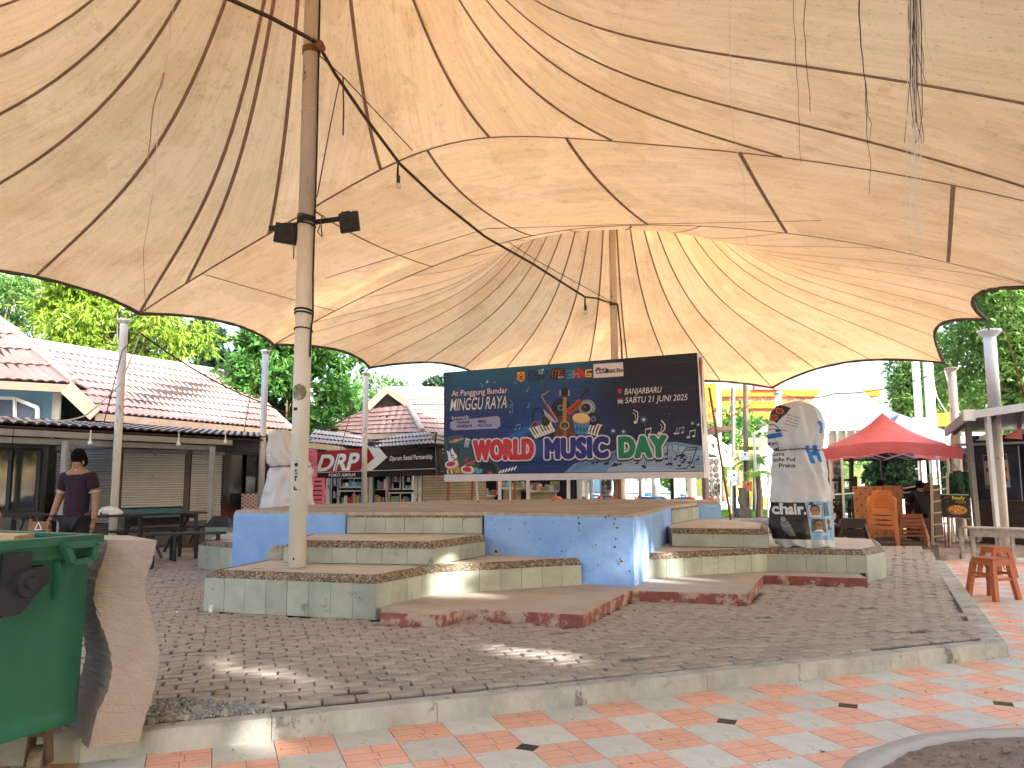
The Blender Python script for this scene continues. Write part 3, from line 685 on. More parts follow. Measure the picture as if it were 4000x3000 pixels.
mb = MB(); mb.tube([(P2.x, P2.y, 0), (P2.x, P2.y, 10.8)], .085, 24); part('pole', mb, M_mast2, ms2, smooth=True)
mb = MB(); z0 = D(2405,1190,P2.y).z; mb.tube([(P2.x+.09, P2.y-.05, z0), (P2.x+.16, P2.y-.06, z0-.9), (P2.x+.19, P2.y-.05, 3.2)], .02, 6); mb.tube([(P2.x, P2.y, z0-.03), (P2.x, P2.y, z0+.03)], .1, 16); part('hanging_rope', mb, M_rope, ms2)
# sticker and scratches on the near mast
def mast_patch(name, z, h, a0, a1, m, par=mast, r=.1018, disc=False):
    mb = MB(); n = 14; vs = []; nz = 10 if disc else 1
    for j in range(nz+1):
        zz = z - h/2 + h*j/nz; f = math.sqrt(max(0, 1-(2*j/nz-1)**2)) if disc else 1
        for i in range(n+1):
            a = (a0+a1)/2 + (a1-a0)/2*f*(2*i/n-1); vs.append((P1.x+r*cos(a), P1.y+r*sin(a), zz))
    mb.add(vs, [(j*(n+1)+i, j*(n+1)+i+1, (j+1)*(n+1)+i+1, (j+1)*(n+1)+i) for j in range(nz) for i in range(n)]); part(name, mb, m, par)
M_stk = mat('worn_sticker', (.10,.11,.08), (.28,.26,.19), 22, .6, spots=(.45,.42,.33), sscale=14, samt=.5)
mast_patch('round_sticker', D(1172,1535,P1.y).z, .2, -2.55, -.75, M_stk, disc=True)
mast_patch('tape_piece', D(1157,1600,P1.y).z, .035, -2.3, -1.75, M_black)
for (px, py) in ((1150,1850),(1158,1862),(1162,1873),(1155,1905),(1165,1912),(1150,1838),(1143,1820),(1160,1815),(1163,2180)):
    mast_patch('chipped_paint', D(px, py, P1.y).z, random.uniform(.015,.045), -1.9+random.uniform(-.1,.1), -1.65+random.uniform(-.1,.2), M_black, r=.1012, disc=True)

# ================================================================== trees
def leaf_mat(name, c1, c2, c3, sc=1.2, tr=.35):
    m = bpy.data.materials.new(name); m.use_nodes = True; N, L, b = nodes(m); out = N['Material Output']
    tc = N.new('ShaderNodeTexCoord'); nz = N.new('ShaderNodeTexNoise'); nz.inputs['Scale'].default_value = sc; nz.inputs['Detail'].default_value = 8; nz.inputs['Roughness'].default_value = .75; L.new(tc.outputs['Object'], nz.inputs['Vector'])
    cr = N.new('ShaderNodeValToRGB'); e = cr.color_ramp.elements; e[0].position = .3; e[1].position = .7; e[0].color = (*c1,1); e[1].color = (*c3,1); x = e.new(.5); x.color = (*c2,1)
    L.new(nz.outputs['Fac'], cr.inputs[0]); L.new(cr.outputs[0], b.inputs['Base Color']); b.inputs['Roughness'].default_value = .5; b.inputs['Specular IOR Level'].default_value = .35
    t = N.new('ShaderNodeBsdfTranslucent'); L.new(cr.outputs[0], t.inputs[0]); ms = N.new('ShaderNodeMixShader'); ms.inputs[0].default_value = tr
    L.new(b.outputs[0], ms.inputs[1]); L.new(t.outputs[0], ms.inputs[2]); L.new(ms.outputs[0], out.inputs[0]); return m
M_bark = mat('bark', (.10,.075,.055), (.19,.15,.115), 6, .95, .9, 18, stretch=(1,1,.3))
M_lf_yel = leaf_mat('leaf_yellow_green', (.10,.20,.02), (.20,.34,.035), (.36,.44,.06))
M_lf_mid = leaf_mat('leaf_mid_green', (.03,.10,.02), (.07,.20,.04), (.14,.33,.07))
M_lf_dark = leaf_mat('leaf_dark_green', (.012,.035,.018), (.03,.075,.035), (.06,.13,.055))
M_lf_con = leaf_mat('leaf_soft_green', (.05,.12,.03), (.13,.26,.055), (.27,.43,.11))
M_lf_far = leaf_mat('leaf_far_green', (.05,.12,.03), (.10,.22,.05), (.18,.32,.09))
GAPS = []
def foliage(clumps, n, size, asp=.45, droop=.0, hole=None, seed=1, shell=.55, rosette=1):
    """leaf-sized faces spread through the clumps; clumps = [(x,y,z,rx,ry,rz)]"""
    g = np.random.default_rng(seed); C = np.array(clumps, float); vol = (C[:,3]*C[:,4]*C[:,5])**.8; p = vol/vol.sum()
    n0 = n//rosette; k = g.choice(len(C), n0, p=p); d = g.normal(size=(n0,3)); d /= np.linalg.norm(d, axis=1)[:,None]
    r = shell + (1-shell)*g.random(n0)**.6; r *= 1 + .16*np.sin(d[:,0]*5+k)*np.cos(d[:,2]*6+k*2)
    c = C[k,:3] + d*C[k,3:]*r[:,None]
    if hole is not None:
        keep = np.ones(len(c), bool); w = c + np.array(hole); S_ = np.array(SUN_DIR)
        for P, r in GAPS:
            q = w - np.array(P); dist = np.linalg.norm(q - (q@S_)[:,None]*S_, axis=1); keep &= (dist > .16 + r*g.uniform(.7, 1.7, len(c)))
        c = c[keep]; d = d[keep]
    c = np.repeat(c, rosette, 0); d = np.repeat(d, rosette, 0); N = len(c)
    ax = g.normal(size=(N,3)) + d*.7; ax[:,2] -= droop; ax /= np.linalg.norm(ax, axis=1)[:,None]
    sd = np.cross(ax, g.normal(size=(N,3)) + d*.8 + np.array([0,0,.6])); sd /= np.linalg.norm(sd, axis=1)[:,None]+1e-9
    L = size*g.uniform(.6, 1.3, N)[:,None]; W = L*asp
    nrm = np.cross(ax, sd)
    a = c; b_ = c + ax*L*.5 + sd*W*.5 + nrm*L*.08; t = c + ax*L; e = c + ax*L*.5 - sd*W*.5 + nrm*L*.08
    V = np.stack([a, b_, t, e], 1).reshape(-1, 3); me = bpy.data.meshes.new('leaves')
    me.vertices.add(len(V)); me.vertices.foreach_set('co', V.ravel().astype(np.float32))
    me.loops.add(4*N); me.loops.foreach_set('vertex_index', np.arange(4*N, dtype=np.int32)); me.polygons.add(N)
    me.polygons.foreach_set('loop_start', np.arange(0, 4*N, 4, dtype=np.int32)); me.polygons.foreach_set('loop_total', np.full(N, 4, dtype=np.int32))
    me.update(calc_edges=True); return me
def tree(label, x, y, h, crown, m, n=9000, size=.16, trunk_r=.18, asp=.45, droop=0, seed=1, group=None, nclump=26, shell=.45, rosette=1, z0=0.0, cat='tree', name='leafy_tree', flat=1.0, tz=None, hole=False):
    """crown = (radius x, radius y, z bottom, z top)"""
    t = thing(name, label, cat, (x, y, z0), 0, group); g = random.Random(seed)
    rx, ry, zb, zt = crown; cl = []
    for k in range(nclump):
        a = g.uniform(0, 2*pi); u = g.random(); zz = zb + (zt-zb)*(.08+.86*g.random()); f = math.sqrt(max(.05, 1-abs(2*(zz-zb)/(zt-zb)-.9)**2.2))
        rr = f*math.sqrt(g.random())*.82; s = g.uniform(.20, .36)
        cl.append((rx*rr*cos(a), ry*rr*sin(a), zz-z0, rx*s, ry*s, (zt-zb)*.5*s*flat))
    me = foliage(cl, n, size, asp, droop, hole=((x, y, z0) if hole else None), seed=seed, shell=shell, rosette=rosette); me.materials.append(m); link('crown', me, t)
    mb = MB(); top = tz or (zb + (zt-zb)*.55)
    pts = [(.06*g.uniform(-1,1)*k, .06*g.uniform(-1,1)*k, (top-z0)*k/6) for k in range(7)]
    mb.tube(pts, [trunk_r*(1-.11*k) for k in range(7)], 9)
    for c in cl[::2]:
        s = pts[g.choice((3,4,5))]
        if hole and any(min((lambda q_: (q_ - SUN_DIR*q_.dot(SUN_DIR)).length)(Vector((x,y,z0))+Vector(s).lerp(Vector(c[:3]), f_/8)-Vector(P_)) for f_ in range(9)) < r_+.5 for P_, r_ in GAPS): continue
        mid = ((s[0]+c[0])/2+g.uniform(-.2,.2), (s[1]+c[1])/2, (s[2]+c[2])/2-.1*(zt-zb)*.3); mb.tube([s, mid, c[:3]], [trunk_r*.42, trunk_r*.26, trunk_r*.08], 5)
    part('trunk', mb, M_bark, t, local=True, smooth=True); return t
def px_tree(label, pxl, pxr, ytop, ybot, Y, m, **k):
    a, b = D(pxl, ytop, Y), D(pxr, ybot, Y); w = (b.x-a.x)/2
    return tree(label, (a.x+b.x)/2, Y, a.z, (w, w*.9, b.z, a.z), m, **k)
px_tree('big tree with bright yellow-green drooping leaves behind the pink tiled roof on the left', 100, 830, 1040, 1560, 29, M_lf_yel, n=26000, size=.30, asp=.22, droop=1.3, seed=3, nclump=44, rosette=4, shell=.3)
px_tree('thin crowned green tree at the far left edge behind the yellow-green tree', -350, 260, 1050, 1480, 36, M_lf_far, n=11000, size=.24, seed=4, nclump=30, shell=.2)
px_tree('very dark green tree between the yellow-green tree and the bright green one', 690, 930, 1270, 1560, 34, M_lf_dark, n=9000, size=.26, seed=5, nclump=22, rosette=3)
px_tree('dense glossy bright green tree behind the near mast, left of the gabled kiosk', 830, 1440, 1230, 1760, 27, M_lf_mid, n=24000, size=.26, asp=.4, seed=6, nclump=42, rosette=5, shell=.35)
px_tree('darker green tree low behind the gabled kiosk roof, left of the banner', 1560, 2000, 1470, 1720, 44, M_lf_dark, n=7000, size=.3, seed=8, nclump=20)
tw_ = px_tree('sparse twiggy tree against the sky between the glossy tree and the banner', 1290, 1640, 1460, 1640, 50, M_lf_far, n=1500, size=.3, seed=9, nclump=24, shell=.1, trunk_r=.3)
px_tree('tall feathery green tree behind the white posts on the right', 3440, 3830, 1300, 1760, 33, M_lf_con, n=15000, size=.26, asp=.3, seed=10, nclump=36, rosette=3)
px_tree('huge billowing light green tree filling the right edge behind the kiosk', 3640, 4350, 960, 1740, 27, M_lf_con, n=30000, size=.25, asp=.34, seed=11, nclump=60, rosette=4, shell=.3)
px_tree('dark shade tree with small round crown seen under the red gazebo', 3380, 3720, 1745, 1935, 31, M_lf_dark, n=9000, size=.2, asp=.6, seed=12, nclump=26, trunk_r=.12)
px_tree('mid green street tree beyond the lawn, right of the banner', 2740, 2905, 1640, 1900, 52, M_lf_far, n=6000, size=.34, seed=13, nclump=22)
px_tree('pale green tree beyond the lawn near the yellow building', 2560, 2750, 1700, 1920, 60, M_lf_far, n=4000, size=.4, seed=14, nclump=18)
M_palm = leaf_mat('palm_leaf', (.07,.15,.03), (.15,.27,.06), (.28,.38,.10), 2)
def palm(label, px, py_base, py_crown, Y, r, seed, m=M_palm, n=17):
    b = D(px, py_crown, Y); t = thing('palm_tree', label, 'palm tree', (b.x, Y, 0)); g = random.Random(seed)
    mb = MB(); mb.tube([(0,0,0), (.05,0,b.z*.5), (0,0,b.z)], [.16,.12,.09], 8); part('trunk', mb, M_bark, t, local=True)
    mb = MB()
    for k in range(n):
        a = 2*pi*k/n + g.uniform(-.2,.2); up = g.uniform(.1, 1.0); L_ = r*g.uniform(.8,1.1); P = []
        for s in range(7): u = s/6; P.append(Vector((cos(a)*L_*u*(1-.15*u*up), sin(a)*L_*u*(1-.15*u*up), b.z + L_*(up*u*.8 - .9*u*u))))
        for s in range(6):
            d = (P[s+1]-P[s]).normalized(); sd = d.cross(Vector((0,0,1))).normalized()
            for q in range(3):
                o = P[s].lerp(P[s+1], q/3); w = L_*.26*sin(pi*min(.97, (s+q/3+.6)/6.4))
                for sg in (-1, 1):
                    tip = o + sd*sg*w + d*w*.5 - Vector((0,0,w*.35)); mb.add([o, o+d*.05*r, tip], [(0,1,2)])
    part('fronds', mb, m, t, local=True); return t
palm('bushy palm with pale green fronds beside the yellow building, left of the tall wrapped figure', 2945, 1990, 1800, 36, 1.5, 1)
palm('small palm with yellowish fronds in the planter by the brown box post', 2960, 1960, 1850, 30, .8, 2)
palm('palm fronds rising above the trees at the far left', 150, 1500, 1175, 40, 2.2, 3)
palm('distant palm seen under the left corner of the red gazebo', 3320, 1960, 1830, 42, 1.5, 4)
# unseen shade trees behind the photographer, sunward; crown gaps carved to place light patches
sd2 = Vector((SUN_DIR.x, SUN_DIR.y)).normalized(); pp = Vector((-sd2.y, sd2.x))
GAPS += [((-.75,9.15,.45),.50), ((-.45,9.5,.62),.34), ((-1.5,4.78,.06),.34), ((-1.0,4.95,.08),.12), ((.1,6.9,.13),.22), ((.65,6.2,.13),.16), ((1.62,10.0,.7),.40), ((2.1,10.6,.4),.5), ((-1.7,6.4,.13),.12), ((-2.2,4.6,.75),.16), ((-1.75,5.7,.13),.14), ((-2.35,6.5,.13),.18), ((-2.2,7.4,.13),.14), ((-.9,5.6,.13),.08), ((-.6,7.3,.13),.14), ((-3.0,6.6,.13),.2), ((1.9,10.8,1.0),.2), ((3.4,16.2,1.12),.4)]
for i, (al, la, hh, r) in enumerate(((13,-7,19,4.6),(12,-1.5,22,5.0),(13.5,4,22,5.0),(15,9.5,22,4.8),(19,1,24,5.2),(15,14.6,23,4.4),(17,-4,22,5),(20,6.5,23,5),(16,19.5,22,4.6))):
    c = sd2*al + pp*la
    tree(('tall shade tree behind the viewer, number %d counted along the plaza edge' % (i+1)).replace('number 1','first one').replace('number 2','second one').replace('number 3','third one').replace('number 4','fourth one').replace('number 5','fifth one').replace('number 6','sixth one').replace('number 7','seventh one').replace('number 8','eighth one').replace('number 9','ninth one'), c.x, c.y, hh, (r, r, 3.2, hh), M_lf_mid, n=19000, size=.62, asp=.55, hole=True, seed=40+i, nclump=60, shell=.2, trunk_r=.3, group='shade trees behind the viewer')

# ================================================================== printed artwork, drawn with numpy
class Canvas:
    def __init__(s, w, h, col=(1,1,1)): s.w, s.h = w, h; s.a = np.ones((h, w, 3), np.float32)*np.array(col, np.float32); s.map = None
    def win(s, x0, y0, x1, y1, pad=3):
        x0 = max(0, int(x0)-pad); y0 = max(0, int(y0)-pad); x1 = min(s.w, int(x1)+pad+1); y1 = min(s.h, int(y1)+pad+1)
        if x1 <= x0 or y1 <= y0: return None
        yy, xx = np.mgrid[y0:y1, x0:x1].astype(np.float32); return x0, y0, x1, y1, xx+.5, yy+.5
    def put(s, w, m, col, al=1.0):
        x0, y0, x1, y1 = w[:4]; m = np.clip(m, 0, 1)[..., None]*al; s.a[y0:y1, x0:x1] = s.a[y0:y1, x0:x1]*(1-m) + np.array(col, np.float32)*m
    def T(s, p): return s.map(*p) if s.map else p
    def ell(s, x, y, rx, ry, col, rot=0.0, ring=None, al=1.0):
        x, y = s.T((x, y)); R_ = max(rx, ry); w = s.win(x-R_, y-R_, x+R_, y+R_)
        if w is None: return
        c, q = cos(rot), sin(rot); dx, dy = w[4]-x, w[5]-y; u, v = (dx*c+dy*q)/rx, (-dx*q+dy*c)/ry; d = np.sqrt(u*u+v*v)
        m = (1-d)*min(rx, ry)+.5
        if ring: m = np.minimum(np.clip(m,0,1), np.clip(((d-(1-ring/min(rx,ry)))*min(rx,ry)+.5), 0, 1))
        s.put(w, m, col, al)
    def stroke(s, pts, wd, col, al=1.0, closed=False):
        pts = [s.T(p) for p in pts]
        if closed: pts = pts + [pts[0]]
        xs = [p[0] for p in pts]; ys = [p[1] for p in pts]; w = s.win(min(xs)-wd, min(ys)-wd, max(xs)+wd, max(ys)+wd)
        if w is None: return
        best = np.full(w[4].shape, 1e9, np.float32)
        for a, b in zip(pts[:-1], pts[1:]):
            dx, dy = b[0]-a[0], b[1]-a[1]; L2 = dx*dx+dy*dy+1e-9; t = np.clip(((w[4]-a[0])*dx+(w[5]-a[1])*dy)/L2, 0, 1)
            best = np.minimum(best, (w[4]-a[0]-t*dx)**2+(w[5]-a[1]-t*dy)**2)
        s.put(w, wd/2-np.sqrt(best)+.5, col, al)
    def polymask(s, pts, w):
        m = np.zeros(w[4].shape, np.float32)
        for ox, oy in ((-.25,-.25),(.25,-.25),(-.25,.25),(.25,.25)):
            X, Y = w[4]+ox, w[5]+oy; r = np.zeros(X.shape, bool)
            for i in range(len(pts)):
                a, b = pts[i], pts[(i+1) % len(pts)]
                if a[1] == b[1]: continue
                c = ((a[1] > Y) != (b[1] > Y)) & (X < (b[0]-a[0])*(Y-a[1])/(b[1]-a[1])+a[0]); r ^= c
            m += r*.25
        return m
    def poly(s, pts, col, al=1.0):
        pts = [s.T(p) for p in pts]; xs = [p[0] for p in pts]; ys = [p[1] for p in pts]; w = s.win(min(xs), min(ys), max(xs), max(ys))
        if w is not None: s.put(w, s.polymask(pts, w), col, al)
    def rect(s, x0, y0, x1, y1, col, al=1.0): s.poly([(x0,y0),(x1,y0),(x1,y1),(x0,y1)], col, al)
    def textmask(s, txt, x, y, size, width=None, rot=0.0, shear=0.0, bold=0.0, space=1.0, jig=None):
        """x, y = left end of the baseline; width squeezes the line to that many pixels"""
        x, y = s.T((x, y)); cu = bpy.data.curves.new('t', 'FONT'); cu.body = txt; cu.size = 1; cu.offset = bold; cu.space_character = space; cu.resolution_u = 4
        o = bpy.data.objects.new('t', cu); COL.objects.link(o); dg = bpy.context.evaluated_depsgraph_get(); me = o.evaluated_get(dg).to_mesh(); me.calc_loop_triangles()
        V = np.array([v.co[:2] for v in me.vertices], np.float32).reshape(-1, 2); Tt = [tuple(t.vertices) for t in me.loop_triangles]
        bpy.data.objects.remove(o); bpy.data.curves.remove(cu)
        if not len(V): return None
        wx = V[:,0].max()-V[:,0].min(); sx = (width/wx if width else size); V[:,0] -= V[:,0].min()
        X = V[:,0]*sx + V[:,1]*size*shear; Yv = V[:,1]*size; c, q = cos(rot), sin(rot); PX_ = x + X*c + Yv*q; PY_ = y + X*q - Yv*c
        full = np.zeros((s.h, s.w), np.float32)
        for t in Tt:
            px = PX_[list(t)]; py = PY_[list(t)]; w = s.win(px.min(), py.min(), px.max(), py.max(), 1)
            if w is None: continue
            A = (px[1]-px[0])*(py[2]-py[0])-(px[2]-px[0])*(py[1]-py[0])
            if abs(A) < 1e-6: continue
            m = np.zeros(w[4].shape, np.float32)
            for ox, oy in ((-.25,-.25),(.25,-.25),(-.25,.25),(.25,.25)):
                gx, gy = w[4]+ox, w[5]+oy; i_ = np.ones(gx.shape, bool)
                for a, b in ((0,1),(1,2),(2,0)): i_ &= (((px[b]-px[a])*(gy-py[a])-(py[b]-py[a])*(gx-px[a]))*np.sign(A) >= 0)
                m += i_*.25
            full[w[1]:w[3], w[0]:w[2]] = np.maximum(full[w[1]:w[3], w[0]:w[2]], 0) + m
        return np.clip(full, 0, 1)
    def grow(s, m, r):
        if r <= 0: return m
        ys, xs = np.where(m > .02)
        if not len(ys): return m
        P = int(r)+3; y0, y1, x0, x1 = max(0, ys.min()-P), min(s.h, ys.max()+P+1), max(0, xs.min()-P), min(s.w, xs.max()+P+1); sub = m[y0:y1, x0:x1]; out = sub.copy(); R_ = int(math.ceil(r))
        pad = np.pad(sub, R_); hh, ww = sub.shape
        for dy in range(-R_, R_+1):
            for dx in range(-R_, R_+1):
                d = hypot(dx, dy)
                if d <= r+.5:
                    k = min(1, r+.5-d); out = np.maximum(out, pad[R_+dy:R_+dy+hh, R_+dx:R_+dx+ww]*k)
        f = m.copy(); f[y0:y1, x0:x1] = out; return f
    def lay(s, m, col, al=1.0, dx=0, dy=0):
        if m is None: return
        if dx or dy: m = np.roll(m, (dy, dx), (0, 1))
        m = m[..., None]*al; s.a = s.a*(1-m) + np.array(col, np.float32)*m
    def text(s, txt, x, y, size, col, outline=0, ocol=(0,0,0), grow=0, **k):
        m = s.textmask(txt, x, y, size, **k)
        if m is None: return
        if grow: m = s.grow(m, grow)
        if outline: s.lay(s.grow(m, outline), ocol)
        s.lay(m, col)
    def image(s, name):
        im = bpy.data.images.new(name, s.w, s.h, alpha=False, float_buffer=False); im.colorspace_settings.name = 'sRGB'
        a = np.ones((s.h, s.w, 4), np.float32); a[..., :3] = np.clip(s.a, 0, 1)[::-1]; im.pixels.foreach_set(a.ravel()); im.update(); im.pack(); return im
def print_mat(name, cv, rough=.55, wr=.0, wscale=(1,1,1), backlit=0.0, k=1.0):
    m = bpy.data.materials.new(name); m.use_nodes = True; N, L, b = nodes(m); t = N.new('ShaderNodeTexImage'); t.image = cv.image(name); t.extension = 'EXTEND'; uv = N.new('ShaderNodeUVMap'); L.new(uv.outputs[0], t.inputs[0])
    hs = N.new('ShaderNodeHueSaturation'); hs.inputs['Value'].default_value = k; L.new(t.outputs[0], hs.inputs['Color']); col = hs.outputs[0]
    L.new(col, b.inputs['Base Color']); b.inputs['Roughness'].default_value = rough
    if wr:
        tc = N.new('ShaderNodeTexCoord'); mp = N.new('ShaderNodeMapping'); mp.inputs['Scale'].default_value = wscale; L.new(tc.outputs['UV'], mp.inputs[0]); nz = N.new('ShaderNodeTexNoise'); nz.inputs['Scale'].default_value = 5; nz.inputs['Detail'].default_value = 4; L.new(mp.outputs[0], nz.inputs['Vector'])
        bp = N.new('ShaderNodeBump'); bp.inputs['Strength'].default_value = wr; bp.inputs['Distance'].default_value = .03; L.new(nz.outputs['Fac'], bp.inputs['Height']); L.new(bp.outputs[0], b.inputs['Normal'])
    if backlit:
        tr = N.new('ShaderNodeBsdfTranslucent'); L.new(col, tr.inputs[0]); ms = N.new('ShaderNodeMixShader'); ms.inputs[0].default_value = backlit; L.new(b.outputs[0], ms.inputs[1]); L.new(tr.outputs[0], ms.inputs[2]); L.new(ms.outputs[0], N['Material Output'].inputs[0])
    return m
def homog(src, dst):
    A = []; B = []
    for (x, y), (u, v) in zip(src, dst):
        A.append([x,y,1,0,0,0,-u*x,-u*y]); B.append(u); A.append([0,0,0,x,y,1,-v*x,-v*y]); B.append(v)
    h = np.linalg.solve(np.array(A, float), np.array(B, float)); h = np.append(h, 1).reshape(3,3)
    def f(x, y): q = h @ np.array([x, y, 1.0]); return (q[0]/q[2], q[1]/q[2])
    return f

def world_music_banner():
    W, Hh = 1400, 620
    cv = Canvas(W, Hh); yy, xx = np.mgrid[0:Hh, 0:W].astype(np.float32); u, v = xx/W, yy/Hh
    def lerpc(a, b, t): return np.array(a, np.float32)*(1-t[..., None]) + np.array(b, np.float32)*t[..., None]
    c = lerpc((.07,.42,.56), (.04,.14,.42), np.clip(v*2.3, 0, 1)); c = c*(1-np.clip(v*1.3-.55, 0, .55)[..., None]) + np.array((.04,.09,.33))*np.clip(v*1.3-.55, 0, .55)[..., None]
    g = np.exp(-((u-.47)**2/.035+(v-.62)**2/.11)); c = c*(1-g[..., None]*.65)+np.array((.08,.36,.74))*g[..., None]*.65
    r_ = np.clip((u-.56)/.2, 0, 1)*np.clip(1.15-v*.9, 0, 1); c = c*(1-r_[..., None]*.85)+np.array((.055,.06,.14))*r_[..., None]*.85
    l_ = np.clip(1-u/.06, 0, 1); c = c*(1-l_[..., None]*.3); cv.a = c.astype(np.float32)
    cv.map = homog([(72,212),(2060,57),(2113,990),(75,1013)], [(0,0),(W,0),(W,Hh),(0,Hh)])
    g2 = random.Random(3); S_ = .69
    for k in range(420):
        x, y = g2.uniform(80,2000), g2.uniform(230,1000); cv.ell(x, y, *(2*[g2.choice((.7,.8,1.0,1.4))]), (.75,.88,1), al=g2.uniform(.3,.9))
    for x, y, r in ((418,285,7),(365,300,3),(380,318,3),(480,290,3),(1410,670,9),(1490,675,8),(2025,610,6),(2070,620,6),(1645,580,10),(600,520,4)): cv.ell(x, y, r*1.8, r*1.8, (.6,.8,1), al=.35); cv.ell(x, y, r*.7, r*.7, (.95,.97,1), al=.9)
    # flowing blue ribbons
    for q in range(9):
        P = []; 
        for s in range(40):
            t = s/39; x = 80+830*t; y = 745+q*5 - 62*sin(t*3.0+.4)*(1-t) + 105*math.exp(-((t-.42)/.16)**2) - (250+q*3)*max(0, t-.5)**1.1*1.7; P.append((x, y+q*7*(1-abs(2*t-1))))
        cv.stroke(P, (4,9,5,12,4,7,3,5,3)[q], ((.10,.45,.80),(.06,.32,.66),(.2,.6,.9))[q % 3], al=.6)
    # sheet music lower right
    P = [(1020,1000),(1100,930),(1300,860),(1500,800),(1750,760),(1900,755),(2113,790),(2113,1000)]; cv.poly(P, (.55,.72,.90), .78); cv.poly([(1350,1000),(1420,900),(1700,800),(1900,780),(2113,830),(2113,1000)], (.74,.82,.92), .6)
    for q in range(5):
        for o in (0, 95):
            cv.stroke([(1090+q*8+o, 985-q*13-o*.5), (1300+o, 920-q*14-o*.25), (1560, 878-q*14+o*.6), (1830, 880-q*15+o*.8), (2113, 940-q*16+o*.5)], 1.6, (.12,.17,.32), al=.8)
    for k in range(36):
        x = g2.uniform(1200, 2090); y = 870+(x-1600)*.08+g2.uniform(-40,90); cv.ell(x, min(y, 985), 9, 5, (.05,.08,.2), rot=-.3); 
        if g2.random() < .7: cv.stroke([(x+8, min(y,985)-2), (x+14, min(y,985)-g2.uniform(28,60))], 2, (.05,.08,.2))
    cv.stroke([(1355,925),(1445,815)], 2.5, (.05,.08,.2)); cv.ell(1357,925,16,7,(.05,.08,.2),rot=-.3); cv.ell(1430,937,16,7,(.05,.08,.2),rot=-.3); cv.stroke([(1440,930),(1480,860)], 2.5, (.05,.08,.2))
    cv.stroke([(1940,860),(1975,805),(2060,800),(2015,930),(1975,965),(1900,970)], 4, (.05,.08,.22)); cv.stroke([(1975,822),(2058,818)], 5, (.05,.08,.22)); cv.ell(1945,862,14,8,(.05,.08,.2))
    # pale notes
    wh = (.86,.86,.84)
    def note(x, y, s, c=wh, beam=False, wd=2.4):
        cv.ell(x, y, 5.2*s, 3.8*s, c, rot=-.35); cv.stroke([(x+6*s, y-2*s), (x+9*s, y-32*s)], wd, c)
        if beam: cv.ell(x+28*s, y-6*s, 5.2*s, 3.8*s, c, rot=-.35); cv.stroke([(x+34*s, y-8*s), (x+37*s, y-38*s)], wd, c); cv.stroke([(x+9*s, y-32*s), (x+37*s, y-38*s)], wd*2.2, c)
        else: cv.stroke([(x+9*s, y-32*s), (x+17*s, y-24*s), (x+17*s, y-14*s)], wd, c)
    cb = (.35,.66,.80)
    note(638,292,1.1,cb); note(733,358,1.0,cb); note(740,485,1.0,cb); note(640,660,1.1,cb,True)
    cv.ell(1583,600,10,8.5,(.88,.83,.68),rot=-.3); cv.stroke([(1592,595),(1602,560),(1597,520),(1568,505)], 6, (.80,.80,.82)); cv.stroke([(1585,575),(1580,545),(1562,525)], 3.5, (.8,.8,.82))
    cv.ell(1770,690,12,9.5,(.88,.83,.68),rot=-.3); cv.stroke([(1780,690),(1812,655),(1812,620),(1785,588)], 7, (.82,.82,.84)); cv.stroke([(1780,670),(1790,640),(1778,615)], 3.5, (.8,.8,.82))
    note(1650,705,1.5,wh,True,3); note(1890,690,1.4,(.75,.77,.8),False,2); note(1912,690,1.3,(.75,.77,.8),True,2); note(1992,720,1.5,wh,True,2.4)
    cv.stroke([(590,415),(620,450),(600,490),(585,470),(615,455),(620,530),(610,540)], 2.5, cb)
    for x in (1825,1860,1905): cv.stroke([(x,780),(x+15,790),(x+5,815),(x+20,830)], 3, (.08,.12,.3))
    # keyboards, records, speakers behind the guitar
    cv.poly([(690,735),(760,700),(940,640),(1100,735)], (.03,.05,.12), .8); cv.poly([(1180,735),(1210,640),(1290,720)], (.03,.05,.12), .8)
    cv.poly([(748,650),(930,595),(960,672),(795,732)], (.90,.90,.90))
    for k in range(9):
        t = k/8; a = (748+182*t, 650-55*t); b_ = (795+165*t, 732-60*t); cv.stroke([a, b_], 1.6, (.2,.2,.25))
        if k < 8 and k not in (2,6): m_ = .45; e_ = (a[0]+20, a[1]-5); cv.stroke([(e_[0], e_[1]+2), (e_[0]+(b_[0]-a[0])*.6, e_[1]+(b_[1]-a[1])*.6)], 7, (.05,.05,.08))
    cv.poly([(1235,595),(1328,625),(1290,712),(1205,690)], (.90,.90,.90))
    for k in range(5):
        t = k/4; cv.stroke([(1235+93*t, 595+30*t), (1205+85*t, 690+22*t)], 1.6, (.2,.2,.25)); 
        if k < 4: cv.stroke([(1252+22*k, 612+8*k), (1228+22*k, 676+8*k)], 6.5, (.05,.05,.08))
    cv.ell(1002,487,52,52,(.05,.06,.08)); cv.ell(1002,487,40,40,(.12,.13,.16),ring=1.5); cv.ell(1002,487,30,30,(.12,.13,.16),ring=1.5); cv.ell(1000,487,18,18,(.45,.52,.62)); cv.ell(1000,487,10,10,(.08,.09,.12))
    cv.ell(1205,485,44,44,(.62,.68,.72)); cv.ell(1205,485,38,38,(.35,.40,.46),ring=4); cv.ell(1197,488,24,24,(.08,.09,.11)); cv.ell(1190,480,8,8,(.3,.32,.36))
    cv.ell(1255,575,36,36,(.05,.06,.08)); cv.ell(1255,576,15,15,(.35,.5,.7)); cv.ell(1255,576,7,7,(.05,.06,.1))
    # headphones
    cv.stroke([(782,610),(775,560),(785,510),(820,490),(850,505),(870,545)], 10, (.04,.04,.06)); cv.ell(800,615,20,15,(.62,.26,.14)); cv.ell(798,617,12,8,(.08,.05,.05)); cv.ell(878,592,26,29,(.05,.06,.07)); cv.ell(882,590,15,19,(.13,.15,.17)); cv.stroke([(850,575),(848,610),(872,640)], 4, (.55,.22,.12))
